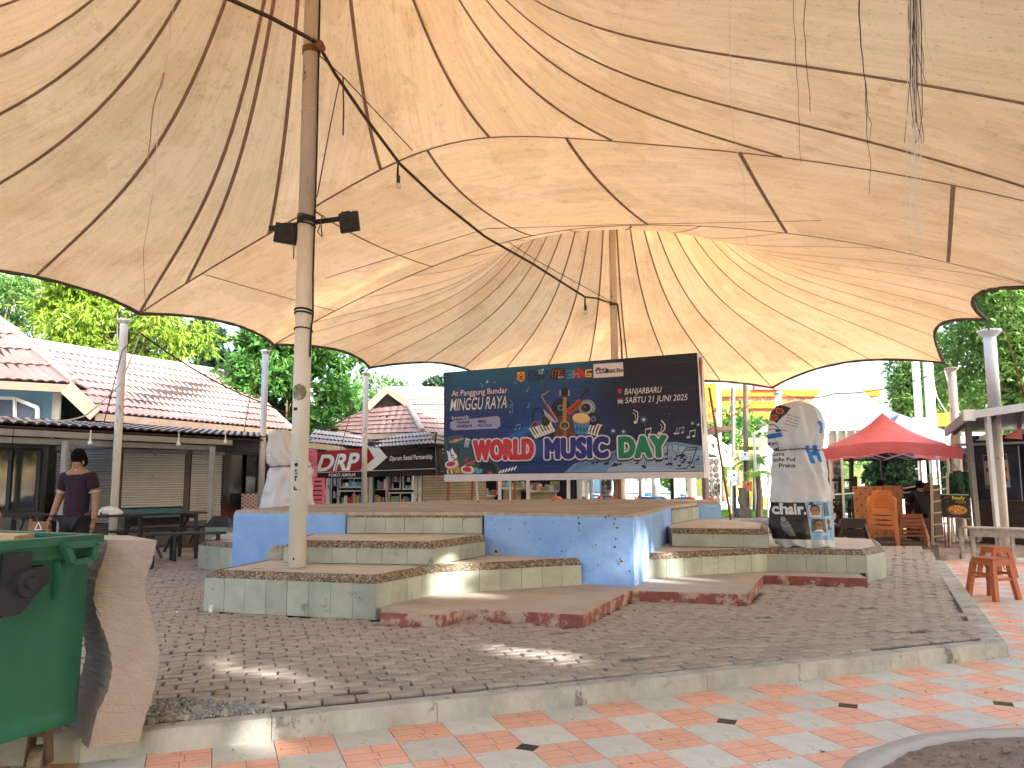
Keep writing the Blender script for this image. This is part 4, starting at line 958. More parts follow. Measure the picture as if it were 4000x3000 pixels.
    # saxophone
    cv.stroke([(905,355),(880,375),(852,388),(850,400),(885,455),(925,520),(955,560)], 7, (.66,.55,.38)); cv.stroke([(885,455),(930,525),(962,572)], 13, (.66,.36,.18))
    cv.stroke([(962,575),(975,590),(960,600),(930,570),(880,520),(865,505)], 6, (.75,.62,.58)); cv.poly([(865,500),(870,540),(920,600),(965,605),(930,560)], (.82,.72,.68), .8)
    for k in range(8): cv.ell(900+k*9, 470+k*14, 2.5, 2.5, (.95,.8,.5))
    # violin and bow
    cv.stroke([(1205,345),(1135,445)], 7, (.05,.04,.05)); cv.ell(1207,342,9,6,(.05,.04,.05),rot=-.9); cv.stroke([(1180,350),(1222,362)], 3, (.05,.04,.05)); cv.stroke([(1190,370),(1216,376)], 3, (.05,.04,.05))
    cv.ell(1140,452,23,20,(.70,.30,.12),rot=-.9); cv.ell(1078,508,24,22,(.66,.27,.11),rot=-.9); cv.ell(1108,482,19,22,(.68,.29,.12),rot=-.9); cv.stroke([(1165,430),(1085,505)], 4, (.06,.04,.05)); cv.stroke([(1062,405),(1170,510)], 2, (.30,.14,.08))
    # drum
    cv.poly([(1098,590),(1228,590),(1205,705),(1115,690)], (.16,.52,.78)); cv.poly([(1104,640),(1218,645),(1210,680),(1110,665)], (.08,.36,.66)); cv.ell(1160,575,48,28,(.78,.55,.30),rot=.15); cv.ell(1160,568,47,27,(.90,.78,.56),rot=.15)
    for k in range(4): cv.stroke([(1110+30*k,620),(1118+26*k,692)], 1.6, (.7,.8,.9))
    # guitar
    cv.ell(1035,610,41,56,(.34,.19,.12)); cv.ell(1030,700,60,52,(.34,.19,.12)); cv.ell(1032,655,46,50,(.36,.20,.125)); cv.ell(1031,702,52,44,(.41,.235,.15)); cv.ell(1035,606,34,45,(.41,.235,.15)); cv.ell(1033,650,38,40,(.41,.235,.15)); cv.rect(1015,400,1046,600,(.55,.36,.20)); cv.ell(1032,625,25,25,(.80,.66,.48)); cv.ell(1032,625,19,19,(.12,.07,.05))
    for k in range(9): cv.stroke([(1016,415+k*20),(1045,414+k*20)], 1.6, (.80,.68,.48))
    for k in range(5): cv.stroke([(1022+k*5,405),(1020+k*6,720)], .9, (.85,.80,.7))
    cv.poly([(1003,345),(1028,331),(1055,343),(1050,402),(1010,404)], (.13,.07,.06)); cv.rect(1005,715,1058,724,(.2,.1,.07))
    for k in range(3):
        for x in (994, 1062): cv.ell(x, 355+k*16, 5, 4, (.75,.73,.68))
    # drums, electric guitar, microphone in the lower left corner
    cv.poly([(76,720),(200,700),(330,760),(330,1010),(76,1012)], (.12,.32,.34), .8); cv.ell(250,900,75,75,(.22,.33,.26),al=.8); cv.ell(420,975,72,60,(.30,.29,.25)); cv.ell(415,985,60,52,(.05,.05,.10)); cv.ell(415,985,44,38,(.1,.1,.18),ring=1.6); cv.ell(415,985,30,26,(.1,.1,.18),ring=1.6); cv.ell(440,1000,15,8,(.78,.25,.35))
    cv.poly([(90,925),(190,900),(205,1000),(110,1012)], (.80,.66,.32)); cv.poly([(205,965),(320,985),(300,1012),(215,1012)], (.80,.66,.32))
    for k in range(6): cv.stroke([(112+k*16,935),(120+k*15,1008)], 1.4, (.45,.32,.15))
    cv.ell(133,930,42,24,(.90,.88,.88),rot=-.15); cv.ell(128,930,28,15,(.78,.22,.33),rot=-.15); cv.ell(262,972,42,24,(.90,.88,.88),rot=.15); cv.ell(258,973,28,15,(.78,.22,.33),rot=.15)
    cv.stroke([(88,700),(118,800)], 6, (.04,.05,.12)); cv.poly([(92,820),(112,835),(140,800),(152,830),(190,880),(170,905),(130,900),(110,905),(105,860)], (.90,.92,.95)); cv.stroke([(118,800),(135,870)], 5, (.04,.05,.1)); cv.stroke([(150,905),(195,870),(185,830)], 7, (.05,.05,.09)); cv.rect(128,860,150,868,(.05,.05,.1)); cv.rect(133,878,155,886,(.05,.05,.1))
    cv.stroke([(172,750),(192,960)], 2.4, (.05,.06,.1)); cv.poly([(115,752),(225,722),(232,735),(170,760),(118,765)], (.80,.52,.26)); cv.ell(172,742,14,7,(.85,.62,.4))
    cv.poly([(245,725),(283,735),(270,800),(235,795)], (.90,.92,.95)); 
    for k in range(6): cv.stroke([(240,738+k*11),(276,744+k*10)], 3.4, (.08,.10,.20))
    cv.stroke([(250,800),(232,890)], 4, (.15,.35,.75)); cv.poly([(225,910),(270,870),(262,925)], (.75,.18,.35)); cv.poly([(235,940),(300,900),(330,930),(270,955)], (.55,.32,.14)); cv.stroke([(240,935),(330,905)], 3, (.85,.6,.25))
    for k in range(5): cv.stroke([(335+k*9, 1000-k), (322+k*14, 960+k*3)], 6, (.45,.78,.92))
    for k in range(6): cv.ell(520+k*24, 992-k*6, 14, 5, (.92,.93,.95), rot=-1.0)
    for k in range(5): cv.stroke([(82+k*17,985),(90+k*17,1012)], 7, (.92,.92,.92) if k % 2 else (.05,.05,.08))
    # logos
    cv.poly([(650,198),(718,193),(718,270),(685,294),(652,274)], (.08,.08,.1)); cv.poly([(654,203),(714,198),(714,267),(685,288),(656,271)], (.93,.72,.30)); cv.stroke([(668,270),(668,235),(684,215),(701,233),(701,266),(668,270)], 5, (.62,.12,.08)); cv.ell(685,248,6,10,(.1,.1,.12)); cv.stroke([(656,207),(713,202)], 3.4, (.15,.1,.08))
    cv.text('disp', 737, 229, 50, (.02,.05,.12), width=56, bold=.01); cv.text('ra', 862, 221, 50, (.02,.05,.12), width=30, bold=.01); cv.text('budpar', 740, 268, 54, (.02,.05,.12), width=112, bold=.012); cv.text('Kota Banjarbaru', 742, 283, 12, (.02,.05,.12), width=60, bold=.02)
    cv.ell(842,207,10,10,(.8,.9,.95),ring=2.5); cv.ell(842,207,3.5,3.5,(.1,.3,.5)); cv.poly([(850,200),(858,178),(868,190)], (.9,.93,.95)); cv.stroke([(905,225),(914,250),(905,275),(880,283)], 4, (.02,.05,.12))
    for k in range(10): a = k*.628; cv.stroke([(842+16*cos(a),207+16*sin(a)),(842+22*cos(a),207+22*sin(a))], 1.6, (.8,.9,.95))
    cv.rect(924,180,1030,266,(.02,.02,.03)); cv.stroke([(935,255),(935,200),(940,192),(955,192),(958,200),(958,255)], 3.4, (.80,.42,.28)); cv.stroke([(958,205),(964,192),(975,192),(980,200),(980,255)], 3.4, (.80,.42,.28)); cv.stroke([(1020,190),(995,192),(987,200),(987,222),(995,230),(1020,228)], 3.4, (.80,.42,.28)); cv.stroke([(989,210),(1018,208)], 3.4, (.80,.42,.28)); cv.text('PROD', 978, 258, 15, (.9,.9,.9), width=32, bold=.03)
    for a, b_ in (((1045,182),(1240,170)), ((1240,170),(1240,248)), ((1045,262),(1240,248)), ((1045,182),(1045,262))): cv.stroke([a, b_], 2, (.35,.35,.42))
    cv.stroke([(1052,203),(1088,200),(1088,226),(1060,228),(1088,228),(1088,250),(1052,252)], 9, (.20,.62,.86)); cv.stroke([(1104,200),(1104,250)], 9, (.93,.45,.12)); cv.stroke([(1104,226),(1135,222)], 8, (.93,.45,.12)); cv.stroke([(1136,198),(1136,248)], 9, (.93,.40,.12))
    cv.stroke([(1152,246),(1166,200),(1180,244)], 8, (.90,.25,.15)); cv.poly([(1143,165),(1152,185),(1172,183),(1156,200),(1165,222),(1145,208),(1125,224),(1133,200),(1120,186),(1138,185)], (.85,.12,.10)); cv.stroke([(1235,190),(1200,194),(1194,206),(1194,236),(1202,244),(1234,240),(1234,220),(1212,222)], 8.5, (.96,.75,.18)); cv.text('GROUP', 1148, 266, 16, (.45,.28,.30), width=82, bold=.03)
    cv.poly([(1253,146),(1486,131),(1490,240),(1256,256)], (.93,.91,.93)); cv.text('Pinus', 1276, 216, 44, (.03,.03,.05), width=64, bold=.015, shear=.12); cv.text('Music Studio', 1350, 210, 18, (.03,.03,.05), width=112, bold=.03)
    cv.stroke([(1270,205),(1272,188),(1290,180),(1320,188),(1345,176),(1358,180),(1348,192),(1400,192),(1430,186),(1445,180),(1478,188)], 3, (.03,.03,.05)); cv.stroke([(1276,220),(1480,205)], 2.4, (.03,.03,.05))
    # words
    dk = (.02,.03,.10); lt = (.90,.89,.93)
    cv.text('At Panggung Bundar', 136, 398, 50, (.93,.86,.90), outline=2, ocol=dk, width=345, bold=.012)
    cv.text('MINGGU RAYA', 122, 512, 104, lt, outline=3, ocol=dk, grow=1, width=350, shear=.16, bold=.006)
    cv.poly([(150,588),(500,552),(520,568),(522,630),(500,650),(150,665),(124,650),(122,606)], (.66,.66,.82), .95)
    cv.text('Sponsored By :', 134, 578, 28, (.95,.95,.97), outline=2, ocol=dk, width=118, shear=.12, bold=.01)
    for t_, x, y, w_ in (('•Gunawan',172,612,84),('•Melly',340,606,54),('•Arief/jabrik',172,644,100),('•Kin Drum',340,638,86)): cv.text(t_, x, y, 27, (.06,.07,.25), width=w_, shear=.14, bold=.02)
    cv.ell(1461,355,11,12,(.80,.22,.18)); cv.poly([(1452,362),(1470,361),(1462,384)], (.80,.22,.18)); cv.ell(1461,355,4,4,(.15,.1,.2))
    cv.rect(1444,415,1486,425,(.80,.20,.18)); cv.rect(1444,426,1486,453,(.9,.9,.92))
    for k in range(5):
        for q in range(3): cv.rect(1448+k*7.6, 430+q*8, 1452+k*7.6, 434+q*8, (.3,.25,.4))
    cv.text('BANJARBARU', 1498, 384, 46, lt, outline=2, ocol=dk, width=180, shear=.18, bold=.01); cv.text('SABTU 21 JUNI 2025', 1502, 452, 46, lt, outline=2, ocol=dk, width=302, shear=.18, bold=.01)
    words = [('WORLD', (318,892), 152, 344, (.78,.16,.17)), ('MUSIC', (886,880), 148, 326, (.12,.13,.52)), ('DAY', (1466,873), 148, 222, (.02,.52,.38))]
    ms = []
    for t_, (x, y), sz, w_, col in words:
        m_ = cv.textmask(t_, x, y, sz, width=w_, bold=.0, space=1.12); ms.append((cv.grow(m_, 10), col))
    for m_, c_ in ms: o_ = cv.grow(m_, 10); cv.lay(o_, (.02,.04,.14), 1, -1, 7)
    for m_, c_ in ms: cv.lay(cv.grow(m_, 9), (.86,.84,.91))
    for m_, c_ in ms: cv.lay(m_, c_)
    cv.a[-4:] *= .4; cv.a[:2] *= .4
    return cv

M_steel = mat('grey_steel', (.25,.26,.27), (.36,.37,.38), 8, .45, metal=.5)
M_rustp = mat('rusty_post', (.22,.09,.04), (.33,.16,.08), 10, .85, .3, 30)
M_white = mat('white_paint', (.72,.73,.72), (.82,.83,.82), 4, .55, .1, 20, spots=(.5,.48,.42), sscale=5, samt=.2)
M_vinyl = mat('white_vinyl', (.66,.66,.74), (.76,.76,.83), 2.5, .45, .5, 5)
bA, bB = Vector((-1.72, 20.1, 0)), Vector((4.03, 16.9, 0)); bd = (bB-bA)
ban = thing('music_banner', 'big blue printed banner reading WORLD MUSIC DAY hung on a frame behind the stage', 'banner', (bA.x, bA.y, 1.12))
def onb(px, py):
    n = Vector((-bd.y, bd.x, 0)); r = ray(px, py); k = (bA-Vector((0,0,H))).dot(n)/r.dot(n); return Vector((0,0,H))+r*k
def cr3(x, y): return (1700+x/2.0109, 1350+y/2.0109)
TLp, TRp, BRp, BLp = [onb(*cr3(*q)) for q in ((72,212),(2060,57),(2113,990),(75,1013))]
nb = Vector((bd.y, -bd.x, 0)).normalized()
mb = MB(); nu, nv = 90, 44; uv = []
# perspective-correct spread of the print over the cloth
for j in range(nv+1):
    for i in range(nu+1):
        u, v = i/nu, j/nv; p = (BLp.lerp(BRp, u)).lerp(TLp.lerp(TRp, u), v)
        wv = .016*mn.noise((u*3, v*9, 1)) + .018*mn.noise((u*14+v*4, v*5, 5))*max(0, u-.55)*1.8 + .010*mn.noise((u*22, v*3, 8))
        e = min(1, 12*min(u, 1-u, v, 1-v)); mb.v.append(p + nb*(.03+wv*e)); uv.append((u, v))
mb.f = [(j*(nu+1)+i, j*(nu+1)+i+1, (j+1)*(nu+1)+i+1, (j+1)*(nu+1)+i) for j in range(nv) for i in range(nu)]; mb.mi = [0]*len(mb.f); mb.uv = uv
part('printed_face', mb, print_mat('banner_print', world_music_banner(), .38, .35, (3,9,1), .12), ban, smooth=True)
# white margin below and the return on the right
BL2, BR2 = onb(*cr3(77,1068)), onb(*cr3(2118,1040))
mb = MB(); mb.grid(lambda u, v: (BL2.lerp(BR2, u)).lerp(BLp.lerp(BRp, u), v) + nb*(.03+.012*mn.noise((u*20, v*2, 3))), 60, 4); part('white_margin', mb, M_vinyl, ban, smooth=True)
bk = -nb*.45
mb = MB(); mb.grid(lambda u, v: (BR2.lerp(TRp, v)) + nb*.03 + bk*u + nb*.02*mn.noise((u*3, v*9, 7)) + bd.normalized()*(.05*mn.noise((v*6, u*3, 1)))*sin(pi*u), 8, 30); part('side_return', mb, M_vinyl, ban, smooth=True)
mb = MB(); mb.grid(lambda u, v: TLp.lerp(TRp, u) + nb*.03 + bk*v, 20, 1); part('top_return', mb, M_vinyl, ban)
mb = MB(); mb.grid(lambda u, v: (BL2+bk*.2).lerp(BR2+bk*.2, u).lerp((TLp+bk*.2).lerp(TRp+bk*.2, u), v), 8, 4); part('backing', mb, mat('grey_backing', (.3,.3,.31)), ban)
for px, m_, w in ((1741,M_rustp,.07),(2001,M_rustp,.07),(2411,M_rustp,.07),(2618,M_dmetal,.07),(2742,M_rustp,.06)):
    a = onb(px, 1880); mb = MB(); p = a - nb*.12; top_ = TLp.z-.1; mb.bar((p.x, p.y, .1), (p.x, p.y, top_-.0), w); part('frame_post', mb, m_, ban)
for px, py, dx in ((1745,1880,0),(2748,1507,0)):
    pass
a = onb(2750, 1507) - nb*.4; b_ = D(2857, 2040, 17.6); mb = MB(); mb.tube([a, b_], .026, 8); part('leaning_brace', mb, M_rustp, ban)
for x0, dx, m_ in ((1808, 14, M_white), (1813, -10, M_rustp), (1953, 0, M_white)):
    a = onb(x0, 1880) - nb*.5; mb = MB(); mb.bar((a.x, a.y, 2.6), (a.x+dx*.012, a.y-.05, .1), .055); part('back_strut', mb, m_, ban)

# ================================================================== kiosks on the left
M_rooft = mat('pink_roof_tile', (.38,.25,.225), (.50,.35,.32), 1.1, .6, .2, 20, spots=(.20,.13,.13), sscale=2.2, samt=.34, spec=.35, obvar=.05)
M_roofw = mat('faded_roof_tile', (.40,.36,.33), (.52,.48,.45), 1.5, .65, .2, 20, spots=(.30,.26,.27), sscale=3, samt=.35, obvar=.06)
M_lip = mat('tile_lip_shade', (.07,.05,.05), (.13,.10,.095), 6, .9)  # dark riser colour paints in the shadow line under each course
M_ridge = mat('ridge_cap', (.50,.44,.40), (.62,.56,.50), 3, .7, spots=(.28,.24,.22), sscale=5, samt=.3)
M_cream = mat('cream_fascia', (.62,.55,.38), (.72,.66,.48), 3, .7, spots=(.45,.38,.26), sscale=4, samt=.25)
M_tanf = mat('tan_fascia', (.45,.34,.25), (.55,.43,.33), 3, .75)
M_lblue = mat('light_blue_wall', (.28,.60,.84), (.36,.68,.88), 2, .8, .15, 20)
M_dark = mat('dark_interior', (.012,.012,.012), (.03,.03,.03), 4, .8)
M_dwood = mat('dark_wood', (.035,.025,.02), (.07,.05,.04), 6, .7, .3, 20, stretch=(1,4,4))
M_grey = mat('grey_painted_steel', (.26,.27,.27), (.36,.37,.37), 4, .5, .1, 20, spots=(.16,.15,.14), sscale=6, samt=.25)
M_slat = mat('shutter_slat', (.56,.58,.59), (.68,.70,.71), 1.3, .4, .1, 20, spots=(.28,.27,.25), sscale=2.4, samt=.34, metal=.25, stretch=(1,1,.6))
M_slatt = mat('tan_shutter_slat', (.36,.31,.25), (.47,.42,.35), 1.3, .5, .1, 20, spots=(.25,.2,.16), sscale=2.4, samt=.3, metal=.2)
M_glass = mat('shop_glass', (.03,.035,.035), rough=.06, spec=.8)
M_wallg = mat('grey_wall', (.10,.10,.097), (.16,.16,.155), 2, .85, .15, 20)
M_maroon = mat('maroon_counter', (.10,.02,.015), (.15,.035,.03), 3, .6)
M_galv = mat('galvanised_post', (.52,.55,.56), (.68,.71,.72), 3, .45, .1, 15, metal=.35, spots=(.36,.34,.31), sscale=5, samt=.25, stretch=(1,1,.3))
M_rpost = mat('rusting_white_post', (.58,.55,.49), (.74,.72,.67), 3, .6, .2, 15, spots=(.19,.10,.06), sscale=4, samt=.45, stretch=(1,1,.3))
M_bulb = mat('frosted_bulb', (.75,.76,.74), rough=.25)
def tile_roof(par, a, b, c, d, n, pitch=.2, m=None, step=.045, amp=.026, thick=True, nm='tile_course', ext=0.0):
    """a-b eave left to right, d-c ridge left to right; n courses, each a pressed wavy sheet stepped over the one below"""
    a, b, c, d = map(Vector, (a, b, c, d)); nrm = (b-a).cross(d-a).normalized(); 
    if nrm.z < 0: nrm = -nrm
    ed = (b-a).normalized()
    for k in range(n):
        t0, t1 = k/n, (k+1)/n + .12/n; p0, p1, q0, q1 = a.lerp(d, t0), b.lerp(c, t0), a.lerp(d, t1), b.lerp(c, t1)
        s0, s1 = (p0-a).dot(ed), (p1-a).dot(ed); ns = max(2, int((s1-s0)/pitch*4)); mb = MB(); vs = []
        for i in range(ns+1):
            u = i/ns; lo = p0.lerp(p1, u); hi = q0.lerp(q1, u); ph = lambda p: 2*pi*(p-a).dot(ed)/pitch
            wl = amp*(abs(sin(ph(lo)/2))**.7)*2 - amp; wh = amp*(abs(sin(ph(hi)/2))**.7)*2 - amp; jag = (d-a).normalized()*(-.012*sin(ph(lo)/2)**2)
            vs += [lo + jag + nrm*(wl+step-.03), lo + jag + nrm*(wl+step), lo.lerp(hi, .5) + nrm*((wl+wh)/2+step*.5), hi + nrm*(wh+.004)]
        mb.add(vs, [(i*4+r, (i+1)*4+r, (i+1)*4+r+1, i*4+r+1) for i in range(ns) for r in range(3)])
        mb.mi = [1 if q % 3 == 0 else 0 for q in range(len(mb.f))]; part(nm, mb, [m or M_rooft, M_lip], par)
    mb = MB(); mb.add([p - nrm*.03 for p in (a, b, c, d)] + [p - nrm*.06 for p in (a, b, c, d)], [(0,1,2,3),(7,6,5,4),(0,4,5,1),(1,5,6,2),(2,6,7,3),(3,7,4,0)]); part('roof_deck', mb, M_dwood, par)
def wall_box(mb, a, b, z0, z1, th=.1):
    a, b = Vector(a[:2]), Vector(b[:2]); d = (b-a).normalized(); n = Vector((-d.y, d.x))*th; mb.prism([tuple(a), tuple(b), tuple(b+n), tuple(a+n)], z0, z1)
def shutter(par, a, b, z0, z1, n, m=None, frame=True):
    a, b = Vector(a[:2]), Vector(b[:2]); d = (b-a).normalized(); nn = Vector((d.y, -d.x)); sh = link('roller_shutter', mesh_of('shutter_frame', MB().bar((a.x,a.y,z1+.04),(b.x,b.y,z1+.04), .1, .08), M_grey, off=origin[root(par).name]), par)
    hh = (z1-z0)/n; me = None
    for k in range(n):
        z = z0 + hh*k; mb = MB(); P = [(.0, .0), (.014, hh*.25), (.018, hh*.5), (.014, hh*.78), (.0, hh*.90)]; vs = []
        for p in (a+d*.02, b-d*.02):
            for o, dz in P: vs.append((p.x+nn.x*o, p.y+nn.y*o, z+dz))
        mb.add(vs, [(r, r+5, r+6, r+1) for r in range(4)]); part('slat', mb, m or M_slat, sh)
    mb = MB(); wall_box(mb, (a.x-nn.x*.004, a.y-nn.y*.004), (b.x-nn.x*.004, b.y-nn.y*.004), z0, z1, .03); part('shutter_backing', mb, M_dark, sh); return sh

kA = thing('row_of_kiosks', 'long dark kiosk building with pink wavy tiled roof and closed roller shutters on the left', 'kiosk', (-9.5, 17, 0))
E1, E2, R2_, R1_ = G(374,1612,3.0), G(1245,1676,3.0), G(910,1465,5.0), G(120,1341,5.0)
E0 = E1 - (E2-E1).normalized()*1.3
E2 = Vector((E1 + (G(1000,1670,3.0)-E1)*1.32))
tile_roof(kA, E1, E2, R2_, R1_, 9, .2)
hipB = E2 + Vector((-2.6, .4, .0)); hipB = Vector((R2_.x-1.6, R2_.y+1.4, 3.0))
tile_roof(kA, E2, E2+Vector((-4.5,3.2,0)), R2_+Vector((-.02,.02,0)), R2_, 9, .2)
mb = MB(); mb.tube([R1_+Vector((-.6,-1.3,.03)), R1_+Vector((0,0,.05)), R2_+Vector((0,0,.05)), E2+Vector((0,0,.05))], .085, 8); part('ridge_cap', mb, M_ridge, kA)
mb = MB(); mb.bar(E1+Vector((0,0,-.09)), E2+Vector((0,0,-.09)), .03, .16); part('eave_fascia', mb, M_tanf, kA)
mb = MB(); a, b = D(259,1512,17.0), E1+Vector((.02,-.05,-.05)); mb.bar(a, b, .05, .3); part('barge_board', mb, M_cream, kA)
# walls set back under the awning
WZ = 2.72
Wp = {k: D(px, 1864, Y) for k, (px, Y) in dict(a=(-260,14.6), b=(158,15.9), c=(186,18.3), d=(446,17.4), e=(474,17.3), f=(722,18.3), g=(742,18.5), h=(868,19.5), i=(1000,20.6), j=(1110,21.8)).items()}
mb = MB()
for a, b, z0, z1 in (('a','b',0,.95),('a','b',2.16,WZ),('c','d',2.25,WZ),('d','e',0,WZ),('e','f',2.16,WZ),('f','g',0,WZ),('g','h',2.16,WZ),('h','j',2.25,WZ)): wall_box(mb, Wp[a], Wp[b], z0, z1, .15)
wall_box(mb, Wp['b'], Wp['c'], 0, WZ, .12); wall_box(mb, Wp['c'], Wp['d'], 0, .6, .12); wall_box(mb, Wp['e'], Wp['f'], 0, .55, .12); wall_box(mb, Wp['g'], Wp['h'], 0, .6, .12)
part('wall', mb, M_wallg, kA)
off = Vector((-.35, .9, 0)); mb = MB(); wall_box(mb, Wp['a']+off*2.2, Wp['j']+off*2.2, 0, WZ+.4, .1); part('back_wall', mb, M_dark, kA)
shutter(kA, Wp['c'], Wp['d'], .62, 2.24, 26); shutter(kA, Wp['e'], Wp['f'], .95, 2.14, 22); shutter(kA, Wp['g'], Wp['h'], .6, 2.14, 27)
mb = MB(); wall_box(mb, Wp['e']+Vector((0,.1,0)), Wp['f']+Vector((0,.1,0)), .55, .96, .05); part('counter_gap', mb, M_dark, kA)
mb = MB(); wall_box(mb, Wp['e']-Vector((0,.03,0)), Wp['f']-Vector((0,.03,0)), .72, .92, .02); part('blue_counter_front', mb, mat('teal_board', (.05,.16,.22), (.09,.22,.28), 4, .6), kA)
M_frame = mat('dark_window_frame', (.03,.03,.032), rough=.4)
def window(par, a, b, z0, z1, nm=2, fm=None, name='shop_window'):
    a, b = Vector(a[:2]), Vector(b[:2]); d = (b-a).normalized(); n = Vector((-d.y, d.x)); mb = MB(); fm = fm or M_frame
    q = lambda p, z: (p.x, p.y, z)
    for z in (z0, z1): mb.bar(q(a, z), q(b, z), .07, .06)
    for k in range(nm+1): p = a.lerp(b, k/nm); mb.bar(q(p, z0), q(p, z1), .06, .07)
    w = part(name, mb, fm, par); mb = MB(); wall_box(mb, a+n*.02, b+n*.02, z0, z1, .012); part('pane', mb, M_glass, w); return w
window(kA, D(-200,0,14.8), D(152,0,15.8), .96, 2.15, 3)
window(kA, Wp['h'], D(955,0,20.2), .9, 2.2, 1); mb = MB(); wall_box(mb, Wp['h'], D(955,0,20.2), .0, .88, .08); part('maroon_counter', mb, M_maroon, kA)
window(kA, D(955,0,20.2), Wp['j'], 1.2, 2.2, 3)
cvp = Canvas(256, 160, (.80,.74,.74)); 
for i in range(16):
    for j in range(10):
        if (i+j) % 2: cvp.rect(i*16+2, j*16+2, i*16+14, j*16+14, (.20,.03,.08)); cvp.rect(i*16+6, j*16+5, i*16+10, j*16+9, (.8,.6,.6))
mb = MB(); a, b = D(946,0,19.9), D(1100,0,21.2); mb.add([(a.x,a.y,.75),(b.x,b.y,.75),(b.x,b.y,1.2),(a.x,a.y,1.2)], [(0,1,2,3)]); mb.uv = [(0,0),(1,0),(1,1),(0,1)]; part('checked_counter_sheet', mb, print_mat('checked_sheet', cvp), kA)
# signboard with dark letters above the window
cvs = Canvas(700, 170, (.30,.30,.30)); cvs.text('MURNII KOPI', 20, 100, 90, (.03,.03,.03), width=640, bold=.03); cvs.text('SINCE 2016', 200, 155, 40, (.04,.04,.04), width=260, bold=.03)
cvs = Canvas(700, 170, (.30,.30,.30)); cvs.text('II KOPI', 440, 86, 92, (.03,.03,.03), width=230, bold=.03); cvs.text('2016', 435, 148, 42, (.04,.04,.04), width=80, bold=.03)
mb = MB(); a, b = D(-360,0,14.1), D(188,0,15.7); mb.add([(a.x,a.y,2.2),(b.x,b.y,2.2),(b.x,b.y,2.66),(a.x,a.y,2.66)], [(0,1,2,3)]); mb.uv = [(0,0),(1,0),(1,1),(0,1)]; part('signboard', mb, print_mat('coffee_sign', cvs), kA)
# awning of stepped sheets with steel fascia and posts
Fa, Fb = G(-250,1640,2.52), G(905,1705,2.52); Fb2 = Fb + (Fb-Fa).normalized()*2.6
bk2 = Vector((-2.0, .85, .42)); bk2 = Vector((-(Fb-Fa).normalized().y*2.1, (Fb-Fa).normalized().x*2.1, .24))
aw = thing('kiosk_awning', 'lean-to awning of faded wavy tile sheets on grey posts before the shutters', 'awning', (Fa.x, Fa.y, 0))
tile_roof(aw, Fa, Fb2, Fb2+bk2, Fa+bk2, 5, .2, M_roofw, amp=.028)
mb = MB(); mb.bar(Fa+Vector((0,0,-.14)), Fb+Vector((0,0,-.14)), .06, .11); part('fascia_beam', mb, M_grey, aw)
mb = MB(); mb.bar(Fa+Vector((-.06,.05,-.27)), Fb+Vector((-.3,-.2,-.27)), .06, .10); part('lower_beam', mb, M_grey, aw)
for px, Y in ((248,14.5),(826,17.3)):
    p = D(px, 1864, Y); mb = MB(); mb.bar((p.x, p.y, 0), (p.x, p.y, 2.26), .09, .09); part('awning_post', mb, M_grey, aw)
for k in range(7):
    p = Fa.lerp(Fb, .15+k*.14); mb = MB(); mb.bar(p+Vector((0,0,-.10)), p+bk2+Vector((0,0,-.12)), .05, .07); part('rafter', mb, M_dwood, aw)
# the upper roof with its blue wall, far left
kU = thing('blue_kiosk', 'blue walled kiosk with white window and pink hipped tile roof at the far left edge', 'kiosk', (-12, 17.5, 0))
u1, u0 = G(285,1500,3.62), G(-420,1462,3.62); ua = D(0,1256,18.1); ub = D(-140,1140,18.6)
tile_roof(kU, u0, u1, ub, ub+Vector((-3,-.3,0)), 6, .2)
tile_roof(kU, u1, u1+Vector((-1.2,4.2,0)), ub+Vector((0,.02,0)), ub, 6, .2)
mb = MB(); mb.tube([u1+Vector((.02,-.02,.05)), ub+Vector((0,0,.06))], .07, 8); part('hip_cap', mb, M_ridge, kU)
mb = MB(); mb.bar(u0+Vector((0,.02,-.1)), u1+Vector((0,.02,-.1)), .04, .17); part('eave_fascia', mb, M_tanf, kU)
w0_, w1_ = D(-420,1864,17.0), D(188,1864,17.6); w2_ = D(218,1864,17.65)
mb = MB(); wall_box(mb, w0_, w1_, 2.4, 3.55, .15); part('wall', mb, M_lblue, kU)
mb = MB(); wall_box(mb, w1_-Vector((0,.03,0)), w2_-Vector((0,.03,0)), 2.6, 3.6, .2); part('corner_post', mb, M_white, kU)
mb = MB(); wall_box(mb, w2_+Vector((-1.2,.5,0)), w2_+Vector((.72,.75,0)), 2.2, 3.5, .1); part('recess_shade_box', mb, M_dark, kU)  # near-black box standing in for the shade between the two kiosks
P = [D(x, y, 16.9) for x, y in ((-60,1552),(58,1556),(146,1592),(146,1640),(-60,1640))]
mb = MB(); 
for a, b in zip(P, P[1:]+P[:1]): mb.bar(a, b, .06, .07)
mb.bar(D(58,1556,16.88), D(58,1640,16.88), .05, .06); wf = part('window_frame', mb, M_white, kU)
mb = MB(); mb.add([p+Vector((0,.03,0)) for p in P], [(0,1,2,3,4)]); part('pane', mb, mat('mesh_glass', (.04,.05,.10), (.14,.16,.22), 60, .3), wf)

